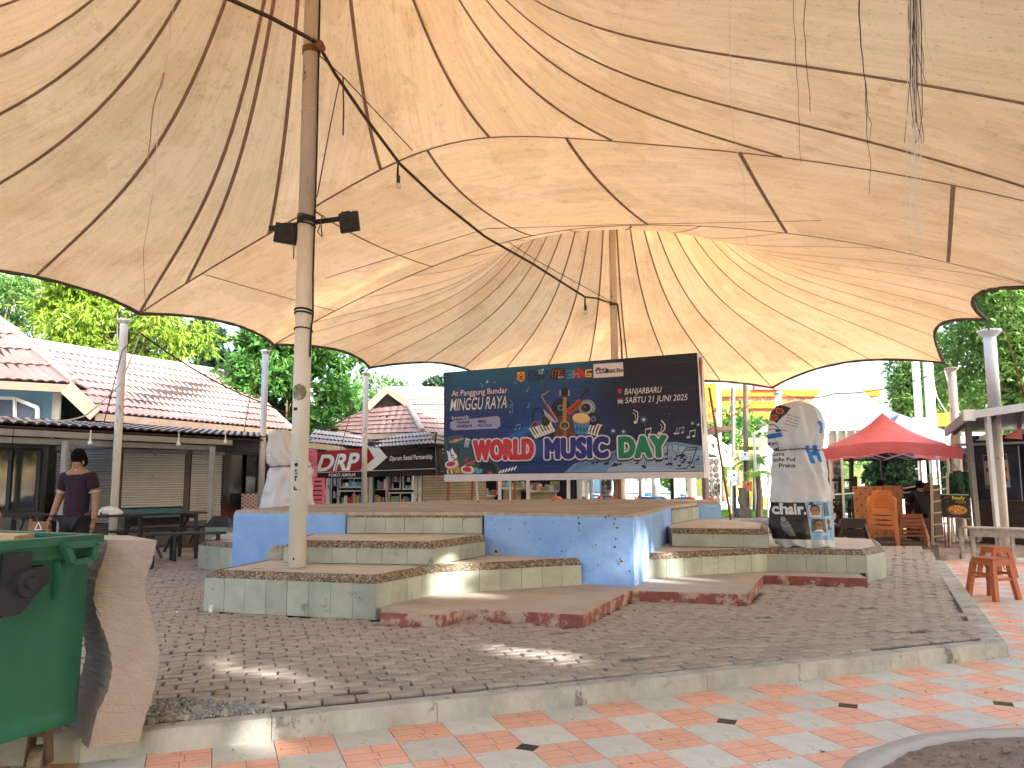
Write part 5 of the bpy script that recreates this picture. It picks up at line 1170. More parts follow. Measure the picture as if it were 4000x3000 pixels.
# second kiosk with the gabled roof
kB = thing('gabled_kiosk', 'kiosk with pink tiled gable roof and cream barge boards left of the music banner', 'kiosk', (-4, 25.5, 0))
e0_, e1_, e2_ = G(1225,1699,3.0), G(1649,1688,3.0), G(1900,1712,3.0)
g0_, g1_, gp = D(1437,1600,e1_.y+1.0), D(1594,1584,e1_.y+.8), D(1513,1526,e1_.y+1.0)
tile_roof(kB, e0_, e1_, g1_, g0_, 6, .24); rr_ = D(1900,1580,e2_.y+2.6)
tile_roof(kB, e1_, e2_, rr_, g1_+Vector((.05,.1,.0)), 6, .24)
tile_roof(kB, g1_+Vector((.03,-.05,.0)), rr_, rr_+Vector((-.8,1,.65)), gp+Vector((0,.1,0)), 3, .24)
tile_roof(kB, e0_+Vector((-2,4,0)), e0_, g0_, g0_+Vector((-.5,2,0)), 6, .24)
mb = MB(); mb.add([gp+Vector((0,.15,0)), g0_+Vector((.05,.15,0)), g1_+Vector((0,.15,0))], [(0,1,2)]); part('gable_infill', mb, M_dwood, kB)
for a, b in ((g0_, gp), (gp, g1_)): mb = MB(); mb.bar(a+Vector((0,-.06,.05)), b+Vector((0,-.06,.05)), .06, .2, up=(0,1,0)); mb = MB().bar(a+Vector((0,-.06,.05)), b+Vector((0,-.06,.05)), .07, .22); part('barge_board', mb, M_cream, kB)
mb = MB(); mb.tube([g1_+Vector((0,0,.06)), e1_+Vector((0,0,.06))], .09, 8); part('hip_cap', mb, M_ridge, kB)
mb = MB(); mb.tube([gp+Vector((0,0,.06)), rr_+Vector((-.8,1,.72))], .08, 8); part('ridge_cap', mb, M_ridge, kB)
mb = MB(); mb.bar(e0_+Vector((0,0,-.1)), e1_+Vector((0,0,-.1)), .05, .17); mb.bar(e1_+Vector((0,0,-.1)), e2_+Vector((0,0,-.1)), .05, .17); part('eave_fascia', mb, M_tanf, kB)
BY = 23.6
s0_, s1_, s2_ = D(1130,0,BY-.2), D(1628,0,BY+.6), D(1900,0,BY+1.5)
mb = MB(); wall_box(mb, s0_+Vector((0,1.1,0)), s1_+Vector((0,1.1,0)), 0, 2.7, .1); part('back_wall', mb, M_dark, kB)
mb = MB(); wall_box(mb, s1_+Vector((.0,.0,0)), s2_, 2.0, 2.9, .1); part('front_wall', mb, M_tanf, kB)
for px in (1282, 1434, 1450, 1624, 1640): p = D(px, 0, BY-.1); mb = MB(); mb.bar((p.x,p.y,0),(p.x,p.y,2.5), .1, .12); part('shop_post', mb, M_rpost, kB)
shutter(kB, D(1648,0,BY+.5), D(1900,0,BY+1.3), .3, 2.05, 22, M_slatt)
f0_, f1_, f2_ = G(1448,1752,2.5), G(1701,1736,2.5), G(1790,1748,2.5)
for i, (a, b) in enumerate(((G(1190,1730,2.52), G(1450,1752,2.5)), (f0_, f1_), (f1_, f2_))):
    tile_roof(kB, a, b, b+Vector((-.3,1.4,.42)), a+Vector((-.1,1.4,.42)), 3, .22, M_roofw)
mb = MB(); mb.bar(G(1195,1738,2.44), G(1452,1766,2.42), .05, .14); part('cream_beam', mb, M_cream, kB)
# cloth signs hung under its eaves
def sheet(name, cv, corners, label, cat, m=None, wr=.02, nu=40, nv=8, sag=.0, group=None, loc=None):
    a, b, c, d = [Vector(p) for p in corners]     # bottom left, bottom right, top right, top left
    mb = MB(); uv = []; n = (b-a).cross(d-a).normalized()
    for j in range(nv+1):
        for i in range(nu+1):
            u, v = i/nu, j/nv; p = a.lerp(b, u).lerp(d.lerp(c, u), v); e = min(1, 8*min(u,1-u)+.2); mb.v.append(p + n*wr*(mn.noise((u*4, v*9, 2))+mn.noise((u*17, v*3, 6)))*e - Vector((0,0,sag*sin(pi*u)*(1-v)))); uv.append((u, v))
    mb.f = [(j*(nu+1)+i, j*(nu+1)+i+1, (j+1)*(nu+1)+i+1, (j+1)*(nu+1)+i) for j in range(nv) for i in range(nu)]; mb.mi = [0]*len(mb.f); mb.uv = uv
    lo = Vector((a.x, a.y, min(a.z, b.z))); return solo(name, mb, m or print_mat(name+'_print'+str(len(bpy.data.images)), cv, .5, .3, (2,6,1), .1), label, cat, group, True, lo)
cd = Canvas(930, 250, (.64,.13,.16)); 
for k in range(26): cd.rect(0, k*9, 330, k*9+2, (.50,.07,.10), .5)
cd.poly([(395,0),(470,0),(548,85),(450,192),(360,192),(455,90)], (.86,.93,.95)); cd.poly([(470,0),(930,0),(930,250),(0,250),(0,205),(440,195),(548,88)], (.035,.05,.075)); cd.poly([(395,0),(478,0),(555,88),(450,196),(362,196),(458,92)], (.86,.93,.95))
cd.rect(0,198,930,250,(.035,.05,.09)); cd.rect(0,194,930,199,(.85,.85,.88)); cd.text('DRP', 42, 180, 205, (.88,.96,.98), outline=3, ocol=(.4,.05,.1), width=300, bold=.035); cd.text('TOKO AMELIA', 140, 237, 36, (.85,.87,.92), width=200, bold=.03); cd.text('Djarum Retail Partnership', 575, 118, 54, (.90,.94,.98), width=330, bold=.022)
dA, dB = 22.3, 23.0
sheet('shop_banner', cd, (D(1200,1870,dA), D(1703,1857,dB), D(1700,1732,dB), D(1240,1764,dA)), 'red and black shop banner with white DRP letters and an arrow under the tiled awning', 'banner', wr=.03)
cp = Canvas(150, 260, (.86,.42,.50)); cp.ell(75,90,52,60,(.95,.72,.76),ring=5); cp.ell(60,70,6,9,(.95,.75,.78)); cp.ell(88,70,6,9,(.95,.75,.78)); cp.rect(20,165,140,250,(.92,.62,.68)); 
for k in range(4): cp.rect(32,178+k*17,128,183+k*17,(.8,.35,.45))
sheet('pink_poster', cp, (D(1196,1868,21.6), D(1240,1864,21.6), D(1240,1743,21.6), D(1196,1740,21.6)), 'pink hanging poster with a round smiling outline left of the DRP banner', 'poster', nu=8)
cg = Canvas(120, 200, (.07,.075,.08)); cg.text('FOR NEGO', 30, 40, 18, (.8,.8,.8), width=80, bold=.03); cg.text('GAYANAN', 34, 60, 18, (.8,.8,.8), width=70, bold=.03); cg.stroke([(40,150),(60,110),(75,150),(95,100)], 8, (.75,.75,.78)); cg.stroke([(20,175),(110,170)], 3, (.7,.7,.7))
sheet('black_side_banner', cg, (D(1704,1857,dB), D(1800,1862,dB+.5), D(1800,1742,dB+.5), D(1702,1732,dB)), 'creased black cloth banner wrapping the corner beside the DRP banner', 'banner', wr=.05, nu=20)
# display cases full of goods
M_case = mat('aluminium_case', (.50,.47,.42), (.60,.57,.52), 4, .4, metal=.3)
GC = [(.6,.1,.1),(.8,.75,.7),(.1,.3,.6),(.75,.55,.1),(.1,.4,.2),(.8,.4,.1),(.35,.2,.5),(.7,.7,.75),(.5,.3,.2),(.15,.5,.6)]
goods_m = [mat('goods_%d' % k, c, rough=.5) for k, c in enumerate(GC)]
def case(pxl, pxr, Y, z0, z1, label, rows=3, cols=2, dpt=.4):
    a, b = D(pxl, 0, Y), D(pxr, 0, Y); w = b.x-a.x; t = thing('display_case', label, 'display case', ((a.x+b.x)/2, Y, z0 if z0 > .5 else 0), 0, 'display cases of the corner shop')
    mb = MB(); cx = (a.x+b.x)/2
    for sx in (-w/2+.02, w/2-.02): mb.box((cx+sx, Y+dpt/2, (z0+z1)/2), (.035, dpt, z1-z0))
    for k in range(1, cols): mb.box((a.x+w*k/cols, Y+.015, (z0+z1)/2), (.025, .03, z1-z0-.04))
    for z in (z0+.02, z1-.02): mb.box((cx, Y+dpt/2, z), (w-.04, dpt-.01, .035))
    part('frame', mb, M_case, t); mb = MB(); mb.box((cx, Y+dpt-.01, (z0+z1)/2), (w-.08, .015, z1-z0-.08)); part('back_panel', mb, M_dark, t)
    g = MB()
    for r in range(rows):
        z = z0+.045+(z1-z0-.07)*r/rows; mb = MB(); mb.box((cx, Y+dpt/2+.02, z), (w-.085, dpt-.06, .012)); part('shelf', mb, M_case, t); x = a.x+.07; hh = (z1-z0)/rows
        while x < b.x-.10:
            ww = random.uniform(.04,.10); 
            if random.random() < .9: g.cur = random.randrange(10); h_ = hh*random.uniform(.35,.75); g.box((x+ww/2, Y+.10+random.uniform(0,.05), z+.007+h_/2), (ww*.9, .1, h_))
            x += ww
    g.cur = 0; part('packed_goods', g, goods_m, t, kind='stuff')
case(1322,1448,23.5,0,1.22,'lower glass case of small packets at the left of the corner shop',3)
case(1326,1440,23.95,1.28,2.05,'upper case of small goods above the left counter of the shop',3)
case(1452,1512,23.5,0,2.05,'tall case of bottles and tins between the two shop posts',5,1)
case(1518,1612,23.6,0,1.16,'lower case of red and green packets at the right of the corner shop',3)
case(1520,1566,24.05,1.22,2.1,'upper case with rows of grey packets in the shop',4,1)
case(1572,1612,24.05,1.22,2.1,'narrow upper case of green goods at the right end of the shop',4,1)
case(1292,1322,24.4,.2,2.1,'bright glass cabinet behind the parked bicycle',5,1)
# stack of pink stools
M_pink = mat('pink_plastic', (.72,.16,.25), (.80,.22,.32), 3, .4)
def stool_mesh(w=.30, h=.44, top=.30):
    mb = MB(); mb.box((0,0,h-.012), (top,top,.024)); mb.box((0,0,h-.05), (top*1.02,top*1.02,.05), taper=.98)
    for sx in (-1,1):
        for sy in (-1,1): mb.bar((sx*w/2*1.12, sy*w/2*1.12, 0), (sx*(top/2-.03), sy*(top/2-.03), h-.03), .045, .03)
    for s in (-1,1): mb.bar((-w/2, s*w/2*1.02, h*.45), (w/2, s*w/2*1.02, h*.45), .012, .03); mb.bar((s*w/2*1.02, -w/2, h*.45), (s*w/2*1.02, w/2, h*.45), .012, .03)
    return mb
pm_ = mesh_of('pink_stool', stool_mesh(), M_pink); p = D(1240, 1980, 20.2)
for k in range(11):
    o = link('plastic_stool', pm_); o.location = (p.x+random.uniform(-.008,.008), p.y, .0+k*.115); o.rotation_euler = (0,0,.25+random.uniform(-.05,.05))
    tag(o, ('lowest','second','third','fourth','fifth','sixth','seventh','eighth','ninth','tenth','topmost')[k]+' pink plastic stool from the bottom of the tall stack beside the pink poster', 'stool', 'stack of pink stools under the poster')
# bicycle
bi = thing('bicycle', 'small black bicycle parked in front of the shop display cases', 'bicycle', (D(1305,0,22.6).x, 22.6, 0))
bx = D(1305,0,22.6).x
M_rub = mat('rubber', (.015,.015,.015), rough=.8)
for dx in (-.42, .42):
    mb = MB(); pts = [(bx+dx+.28*cos(a), 22.6, .3+.28*sin(a)) for a in np.linspace(0, 2*pi, 25)]; mb.tube(pts, .02, 6); w_ = part('wheel', mb, M_rub, bi)
    mb = MB(); [mb.bar((bx+dx, 22.6, .3), (bx+dx+.27*cos(a), 22.6, .3+.27*sin(a)), .005) for a in np.linspace(0, 2*pi, 12)[:-1]]; part('spoke_set', mb, M_steel, w_)
mb = MB()
for a, b in (((-.42,.3),(-.12,.32)),((-.12,.32),(-.25,.78)),((-.42,.3),(-.22,.68)),((-.12,.32),(.26,.72)),((-.22,.68),(.25,.8)),((.24,.86),(.42,.3))): mb.tube([(bx+a[0],22.6,a[1]),(bx+b[0],22.6,b[1])], .016, 6)
part('frame', mb, M_black, bi); mb = MB(); mb.box((bx-.26,22.6,.81),(.24,.13,.05)); part('saddle', mb, M_black, bi); mb = MB(); mb.tube([(bx+.24,22.6,.86),(bx+.22,22.6,.98),(bx+.12,22.35,1.0)], .013, 6); mb.tube([(bx+.22,22.6,.98),(bx+.12,22.85,1.0)], .013, 6); part('handlebar', mb, M_black, bi)

# posts that hold the canopy corners, with their guy ropes
def post(k, label, m=M_galv, r=.075, out=.32, dz=.0, cap=True, px=None, z0=0, lean=(0,0)):
    c = rimpt(k) if isinstance(k, str) else k; inw = Vector((P1.x+AX.x*LEN/2-c.x, P1.y+AX.y*LEN/2-c.y, 0)).normalized(); b = c - inw*out; zt = c.z - .12 + dz
    t = thing('canopy_post', label, 'post', (b.x, b.y, z0), 0, 'posts round the rim of the canopy')
    mb = MB(); mb.tube([(b.x+lean[0], b.y+lean[1], z0), (b.x, b.y, zt)], r, 14); part('pole', mb, m, t, smooth=True)
    mb = MB(); mb.lathe([(r*1.0,-.10),(r*1.7,-.03),(r*1.7,.0),(r*.3,.02)], (b.x, b.y, zt), 12); part('cap', mb, m, t)
    mb = MB(); mb.tube([c, (b.x, b.y, zt)], .018, 6); mb.tube([(b.x, b.y, zt), b - inw*.4 + Vector((0,0,-zt+2.6 if zt > 3 else 0))], .009, 5) if False else None; part('shackle_rope', mb, M_rope, t)
    return t
post('b', 'white rust-streaked post rising through the kiosk awning under the left canopy corner', M_rpost)
post('c', 'galvanised post in front of the glossy tree, second canopy corner from the left', M_galv)
post('d', 'pale post in front of the DRP banner under the canopy corner', M_rpost)

# ================================================================== foreground: bin, wavy stone, gravel
M_binp = mat('green_bin_plastic', (.010,.092,.048), (.017,.14,.075), 1.6, .55, .25, 30, spots=(.016,.045,.028), sscale=3.4, samt=.52, stretch=(1.3,1.3,.45), spec=.35)
M_binr = mat('green_bin_rim', (.018,.09,.05), (.03,.13,.075), 2.5, .5, .2, 30, spots=(.10,.11,.07), sscale=4, samt=.3)
M_hand = mat('black_hinge', (.012,.014,.02), (.03,.03,.035), 6, .55, .2, 30)
bn = thing('wheeled_rubbish_bin', 'large dirty green four-wheeled rubbish bin in the bottom left corner', 'rubbish bin', (-2.4, 4.3, 0))
BYn = 4.40
b_tr = D(352, 2205, BYn); b_br = D(285, 2822, BYn-.02)
TRc = Vector((-1.485, BYn, 1.285)); 
Zr, Zb = D(380,2096,BYn).z, D(285,2825,BYn).z
xr_t, xr_b = D(345,2205,BYn).x, D(287,2822,BYn).x
xl = -2.9; dth = 1.0
yb = BYn + dth
fd = Vector((-.42, -.90, 0)).normalized()                      # the front runs to the left and slightly nearer
bdv = Vector((-.90, .42, 0)).normalized()
def bp_(s, t, z, inset=0.0):                                  # s along the front 0..1, t back 0..1
    f = (z-Zb)/(Zr-Zb); xr = xr_b + (xr_t-xr_b)*f; o = Vector((xr, BYn - (1-f)*-.03, 0)); L_ = 1.35 - (1-f)*.10
    q = o + fd*(inset + s*(L_-2*inset)) + bdv*(inset + t*(dth-(1-f)*.1-2*inset)); return (q.x, q.y, z)
mb = MB(); zs = np.linspace(Zb, Zr-.10, 9); per = [(s, 0) for s in np.linspace(0,1,9)] + [(1, t) for t in np.linspace(0,1,5)[1:]] + [(s, 1) for s in np.linspace(1,0,9)[1:]] + [(0, t) for t in np.linspace(1,0,5)[1:-1]]
vs = []
for z in zs:
    for s, t in per:
        p = Vector(bp_(s, t, z)); dv = .006*mn.noise((s*5, t*5, z*3)); vs.append((p.x+dv, p.y+dv, z))
n = len(per); mb.add(vs, [(j*n+i, j*n+(i+1)%n, (j+1)*n+(i+1)%n, (j+1)*n+i) for j in range(len(zs)-1) for i in range(n)] + [tuple(range(n))])
mb.add([bp_(s, t, z, .03) for z in (Zb+.05, Zr-.1) for s, t in ((0,0),(1,0),(1,1),(0,1))], [(4,5,1,0),(5,6,2,1),(6,7,3,2),(7,4,0,3),(0,1,2,3)])
body = part('body', mb, M_binp, bn, smooth=True)
mb = MB()
def rimband(z0, z1, o):
    q = [(-.0,-.0),(1,0),(1,1),(0,1)]; out = [];
    for z in (z0, z1):
        for s, t in q: out.append(bp_(s, t, z, -o))
    for z in (z1, z0):
        for s, t in q: out.append(bp_(s, t, z, .03))
    mb.add(out, [(a+k, a+(k+1)%4, b+(k+1)%4, b+k) for a, b in ((0,4),(4,8),(8,12),(12,0)) for k in range(4)])
rimband(Zr-.10, Zr-.005, .025); rimband(Zr-.03, Zr+.012, .05)
part('rim', mb, M_binr, bn)
# corner grip loop, ribs, the black lid hinge
mb = MB(); o = Vector(bp_(0,0,Zr-.03)); e = -fd; pn = Vector((.90,-.42,0))
q_ = lambda s_, z_, out=.07: o + fd*s_ + pn*out + Vector((0,0,z_))
mb.bar(q_(.02,0), q_(.20,0), .05, .035); mb.bar(q_(.04,-.085), q_(.15,-.09), .05, .03); mb.bar(q_(.02,0), q_(.04,-.09), .05, .03); mb.bar(q_(.20,0), q_(.15,-.09), .05, .03); mb.bar(q_(.04,-.085,.0), q_(.04,-.085,.07), .03, .03)
part('grip', mb, M_binr, bn)
mb = MB(); mb.bar(Vector(bp_(.125,0,Zr-.12))+Vector((0,-.02,0)), Vector(bp_(.125,0,Zr-.31))+Vector((0,-.02,0)), .045, .02); mb.bar(Vector(bp_(.10,0,Zr-.12))+Vector((0,-.02,0)), Vector(bp_(.10,0,Zr-.31))+Vector((0,-.02,0)), .012, .03); part('stiffening_rib', mb, M_binp, bn)
mb = MB(); c0 = Vector(bp_(.275,0,Zr-.20)) + Vector((.045,-.03,0))
P = [(-.125,.15),(.02,.15),(.02,.07),(.10,.075),(.12,.05),(.115,-.02),(.07,-.04),(.02,-.11),(-.02,-.15),(-.10,-.155),(-.135,-.13)]
f_ = [(c0.x + x*-fd.x*-1*-1, c0.y + x*-fd.y, c0.z+z) for x, z in P]; f_ = [tuple(c0 + (-fd)*x + Vector((0,0,z))) for x, z in P]; bk_ = [(p[0]-.06, p[1]+.028, p[2]) for p in f_]; n = len(P)
mb.add(f_+bk_, [tuple(range(n)), tuple(range(n, 2*n))[::-1]] + [(k, n+k, n+(k+1)%n, (k+1)%n) for k in range(n)]); hg = part('lid_hinge', mb, M_hand, bn)
mb = MB(); mb.tube([c0+Vector((.03,-.014,0)), c0+Vector((-.01,.005,0))], [.068,.075], 20); mb.tube([c0+Vector((.05,-.024,0)), c0+Vector((.02,-.01,0))], [.025,.032], 12); part('hinge_boss', mb, M_hand, hg)
mb = MB(); mb.tube([c0+Vector((.05,.03,.0)), c0+Vector((.01,.05,.0))], .018, 10); part('rusty_bolt', mb, M_rustp, hg)
for s, t in ((.10,.12),(.9,.12),(.1,.85),(.9,.85)):
    p = Vector(bp_(s, t, Zb)); mb = MB(); mb.tube([(p.x-.03,p.y-.02,.10),(p.x+.03,p.y+.0,.10)], .10, 18); wh = part('castor_wheel', mb, mat('dirty_castor', (.10,.07,.045), (.22,.17,.12), 14, .8, .3, 30), bn)
    mb = MB(); mb.bar((p.x-.05,p.y-.01,.10),(p.x-.035,p.y,Zb-.01), .012, .07); mb.bar((p.x+.05,p.y+.01,.10),(p.x+.04,p.y,Zb-.01), .012, .07); mb.box((p.x,p.y,Zb-.02),(.14,.14,.035)); part('castor_fork', mb, mat('grimy_fork', (.06,.04,.03), (.14,.09,.06), 12, .8), bn)
M_plank = mat('raw_plank', (.42,.29,.15), (.58,.43,.26), 4, .8, .3, 30, stretch=(.4,4,4))
a, b = Vector((-2.25, 3.15, Zr+.0)), Vector((-1.98, 3.05, Zr+.025)); mb = MB(); mb.bar((-3.3,4.2,Zr+.03), D(95,2100,4.25), .2, .03); solo('wooden_plank', mb, M_plank, 'pale broken wooden plank lying across the top of the green bin', 'plank', loc=(-2.7,4.2,Zr))
# wavy stone slab
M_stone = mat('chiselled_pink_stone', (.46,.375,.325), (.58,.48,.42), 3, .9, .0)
N, L, b_ = nodes(M_stone); tc = N.new('ShaderNodeTexCoord'); mp = N.new('ShaderNodeMapping'); mp.inputs['Scale'].default_value = (7,7,75); mp.inputs['Rotation'].default_value = (0,.12,0); L.new(tc.outputs['Object'], mp.inputs[0])
nz = N.new('ShaderNodeTexNoise'); nz.inputs['Scale'].default_value = 2.2; nz.inputs['Detail'].default_value = 7; nz.inputs['Roughness'].default_value = .65; L.new(mp.outputs[0], nz.inputs['Vector']); bp = N.new('ShaderNodeBump'); bp.inputs['Strength'].default_value = .9; bp.inputs['Distance'].default_value = .022; L.new(nz.outputs['Fac'], bp.inputs['Height']); L.new(bp.outputs[0], b_.inputs['Normal'])
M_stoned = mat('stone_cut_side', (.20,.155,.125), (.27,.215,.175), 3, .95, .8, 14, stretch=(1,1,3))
Yw = 4.58
def px_profile(rows): return rows
prof = [(2110,(420,612)),(2150,(416,607)),(2200,(398,592)),(2260,(376,568)),(2300,(369,565)),(2350,(367,572)),(2400,(378,590)),(2450,(398,605)),(2500,(418,616)),(2550,(432,621)),(2600,(437,620)),(2650,(434,612)),(2700,(420,601)),(2750,(398,588)),(2790,(375,572)),(2845,(352,545))]
sh = thing('wavy_stone_slab', 'upright S-shaped slab of chiselled pinkish stone beside the green bin', 'stone sculpture', (D(490,0,Yw).x, Yw, .11))
L1, R1, = [], []
for y, (xl_, xr_) in prof:
    L1.append(D(xl_, y, Yw)); R1.append(D(xr_, y, Yw+.12))
L1[-1].z = .108; R1[-1].z = .108
zmap = lambda P, z: P
fr = []; bkv = []; nseg = 60; nu = 16
def at(P, t):
    s = t*(len(P)-1); i = min(int(s), len(P)-2); return P[i].lerp(P[i+1], s-i)
mb = MB(); vs = []; dep = Vector((-.36, .40, 0))
for j in range(nseg+1):
    a, b = at(L1, j/nseg), at(R1, j/nseg); 
    for i in range(nu+1):
        u = i/nu; p = a.lerp(b, u); e = Vector((-.02, -1, 0))*(.006*mn.noise((p.x*20, p.z*30, 0)) + .004*mn.noise((p.x*60, p.z*55, 0))); 
        if i in (0, nu): e = Vector((.010*mn.noise((p.z*40, i, 0)), 0, 0))
        vs.append(p+e)
mb.add(vs, [(j*(nu+1)+i, (j+1)*(nu+1)+i, (j+1)*(nu+1)+i+1, j*(nu+1)+i+1) for j in range(nseg) for i in range(nu)]); fv = list(vs)
part('chiselled_face', mb, M_stone, sh)
mb = MB(); Lf = [fv[j*(nu+1)] for j in range(nseg+1)]; Rf = [fv[j*(nu+1)+nu] for j in range(nseg+1)]; vs = []
for j in range(nseg+1):
    for q in range(6): vs.append(Lf[j] + dep*q/5 + Vector((.008,.004,0))*mn.noise((q*2, j*.7, 0))*(q > 0))
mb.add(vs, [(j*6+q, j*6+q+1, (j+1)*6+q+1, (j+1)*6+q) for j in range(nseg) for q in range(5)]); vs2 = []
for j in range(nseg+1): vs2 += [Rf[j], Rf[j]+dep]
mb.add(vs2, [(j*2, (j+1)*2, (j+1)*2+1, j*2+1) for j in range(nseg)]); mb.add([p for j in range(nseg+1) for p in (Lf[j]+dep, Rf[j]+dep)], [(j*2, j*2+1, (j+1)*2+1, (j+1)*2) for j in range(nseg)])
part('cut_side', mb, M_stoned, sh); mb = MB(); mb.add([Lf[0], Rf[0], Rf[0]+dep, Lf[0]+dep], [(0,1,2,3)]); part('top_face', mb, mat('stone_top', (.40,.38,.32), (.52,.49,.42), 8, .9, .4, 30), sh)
# gravel
M_grv = mat('crushed_gravel', (.17,.175,.18), (.38,.38,.37), 9, .9, .2, 40, coord='Object')
mb = MB(); mb2 = MB()
for k in range(3200):
    a = random.uniform(0, 2*pi); r = math.sqrt(random.random()); x, y = -2.13+.66*r*cos(a), 5.05+.44*r*sin(a)
    if random.random() < .45: x, y = -1.95+random.gauss(0,.30), 4.72+random.gauss(0,.2)
    kk = Vector((x-kL.x, y-kL.y)).dot(knor)
    if kk < .17: continue
    s = random.uniform(.009, .022); z = .115+max(0, .014*(1-hypot((x+2.1)/.6,(y-4.9)/.5)))+s*.4
    M = Matrix.Translation((x,y,z)) @ Euler((random.uniform(0,3),random.uniform(0,3),random.uniform(0,3))).to_matrix().to_4x4(); q = (mb if k % 3 else mb2)
    vs = [M @ Vector((sx*s*random.uniform(.6,1.1), sy*s*random.uniform(.6,1), sz*s*random.uniform(.4,.8))) for sx, sy, sz in ((-1,-1,-1),(1,-1,-1),(1,1,-1),(-1,1,-1),(-.6,-.6,1),(.6,-.6,1),(.6,.6,1),(-.6,.6,1))]
    q.add(vs, [(0,3,2,1),(4,5,6,7),(0,1,5,4),(1,2,6,5),(2,3,7,6),(3,0,4,7)])
gm = MB(); gm.v = mb.v + mb2.v; gm.f = mb.f + [tuple(i+len(mb.v) for i in f) for f in mb2.f]; gm.mi = [0]*len(mb.f)+[1]*len(mb2.f)
o = solo('gravel', gm, [M_grv, mat('pale_gravel', (.30,.29,.27), (.42,.41,.38), 9, .9)], 'loose crushed grey gravel at the foot of the wavy stone slab', 'gravel'); o['kind'] = 'stuff'; del o['category']
mb = MB(); p = G(822,2395,.13); mb.tube([(p.x,p.y,.11),(p.x+.01,p.y,.215)], .022, 12); solo('pipe_stub', mb, M_white, 'short white plastic pipe stub sticking out of the pavers by the lowest step', 'pipe', loc=(p.x,p.y,.12))
mb = MB(); p = G(690,2392,.135); mb.bar((p.x-.015,p.y+.03,.14),(p.x+.03,p.y-.05,.14), .014, .01); solo('litter_stub', mb, M_white, 'tiny white and blue paper tube lying on the pavers left of the steps', 'litter', loc=(p.x,p.y,.135))
# dead leaves scattered about
M_dl = mat('dead_leaf', (.10,.05,.03), (.22,.12,.06), 20, .8)
mb = MB()
def leaf(x, y, z, s):
    a = random.uniform(0, 6.28); c, q = cos(a)*s, sin(a)*s; mb.add([(x-c, y-q, z+s*.2), (x-q*.35, y+c*.35, z), (x+c, y+q, z+s*random.uniform(.1,.5)), (x+q*.35, y-c*.35, z)], [(0,1,2,3)])
for k in range(170):
    x, y = random.uniform(-3.5, 6), random.uniform(3.2, 9); kk = Vector((x-kL.x, y-kL.y)).dot(knor); z = .142 if kk > .17 else (.135 if kk > 0 else .004)
    if any(inside((x, y), P) for P in stage_hint): continue
    if kk < 0 and (Vector((x,y,0))-pl_c).length < pl_r: continue
    leaf(x, y, z, random.uniform(.008,.022))
for px, py in ((1950,1962),(1870,1965),(1830,1956),(1660,1962),(1960,1958),(2160,1958)): p = G(px, py, S3); leaf(p.x, p.y, S3+.012, .05)
for px, py in ((1465,2445),(1500,2440),(2300,2440),(2320,2425),(2250,2455)): p = G(px, py, .14); leaf(p.x, p.y, .145, .03)
for k in range(40): x, y = random.uniform(-2.5,1), random.uniform(8.2,9.6); 
o = solo('fallen_leaves', mb, M_dl, 'small dry leaves scattered over the pavers and tiles', 'leaves'); o['kind'] = 'stuff'; del o['category']
# the strings hanging from the canopy, lights and ropes
M_str = mat('pale_thread', (.70,.62,.52), rough=.8); M_dstr = mat('dark_thread', (.08,.055,.04), rough=.9); M_mar = mat('maroon_rope', (.10,.03,.03), (.16,.06,.05), 30, .8)
def strings(name, label, specs, cat='rope', grp=None):
    p0 = D(*specs[0][0], specs[0][2]); t = thing(name, label, cat, tuple(p0), 0, grp)
    for pts, m, Y, r in [(s[3] if len(s) > 3 else (s[0], s[1]), s[4] if len(s) > 4 else M_dstr, s[2], s[5] if len(s) > 5 else .004) for s in specs]:
        P = [D(px, py, Y) for px, py in pts]; Q = []
        for a, b in zip(P[:-1], P[1:]):
            for s in range(6): q = a.lerp(b, s/6); Q.append(q+Vector((.012*mn.noise((q.z*6, a.x, 1)), .012*mn.noise((q.z*5, 3, a.x)), 0)))
        Q.append(P[-1]); mb = MB(); mb.tube(Q, [r*(1-.5*k/len(Q)) for k in range(len(Q))], 5); part('strand', mb, m, t)
def S(pts, Y, m=M_dstr, r=.004): return (pts[0], pts[-1], Y, pts, m, r)
sp = []
for k in range(34):
    x = 3568+random.gauss(0, 14); y1 = random.choice((330,480,620,900,1080)) if k % 2 else random.uniform(250, 700)
    dark = k < 15; sp.append(S([(x, -60), (x+random.uniform(-8,14), y1*.5), (x+random.gauss(12,16), y1 if not dark else min(y1, 560))], 4.3+random.uniform(-.1,.1), M_dstr if dark else M_str, .0028 if dark else .0022))
strings('frayed_fabric_strands', 'thick bunch of frayed dark and pale threads hanging from the canopy at the upper right', sp)
strings('dangling_cord', 'long dark knotted cord with frayed end hanging left of the thick bunch of threads', [S([(3355,-40),(3362,180),(3380,330),(3390,450)], 4.6, M_dstr, .0045), S([(3378,320),(3384,500),(3398,640),(3395,760)], 4.6, M_dstr, .0025), S([(3386,450),(3402,480),(3398,560)], 4.6, M_dstr, .0022)])
strings('thin_cord', 'thin dark cord hanging from the canopy, left of the knotted one', [S([(3147,-40),(3142,120),(3160,350),(3166,440)], 4.7, M_dstr, .003), S([(3097,-40),(3112,250),(3120,420),(3130,640)], 4.7, M_dstr, .002)])
strings('pale_strand', 'single pale thread falling in front of the far canopy peak', [S([(2846,-40),(2856,300),(2860,480),(2905,700),(2920,960)], 5.0, M_str, .002)])
strings('torn_strip', 'pinkish torn strip with loose threads on the left of the canopy underside', [S([(640,280),(618,480),(602,680),(596,770)], 9.0, M_str, .006), S([(642,285),(598,420),(575,640)], 9.0, mat('pink_thread', (.5,.3,.26)), .012), S([(684,-30),(652,240),(640,285)], 9.0, M_str, .004), S([(570,1260),(560,980),(596,760)], 10.5, M_dstr, .003)])
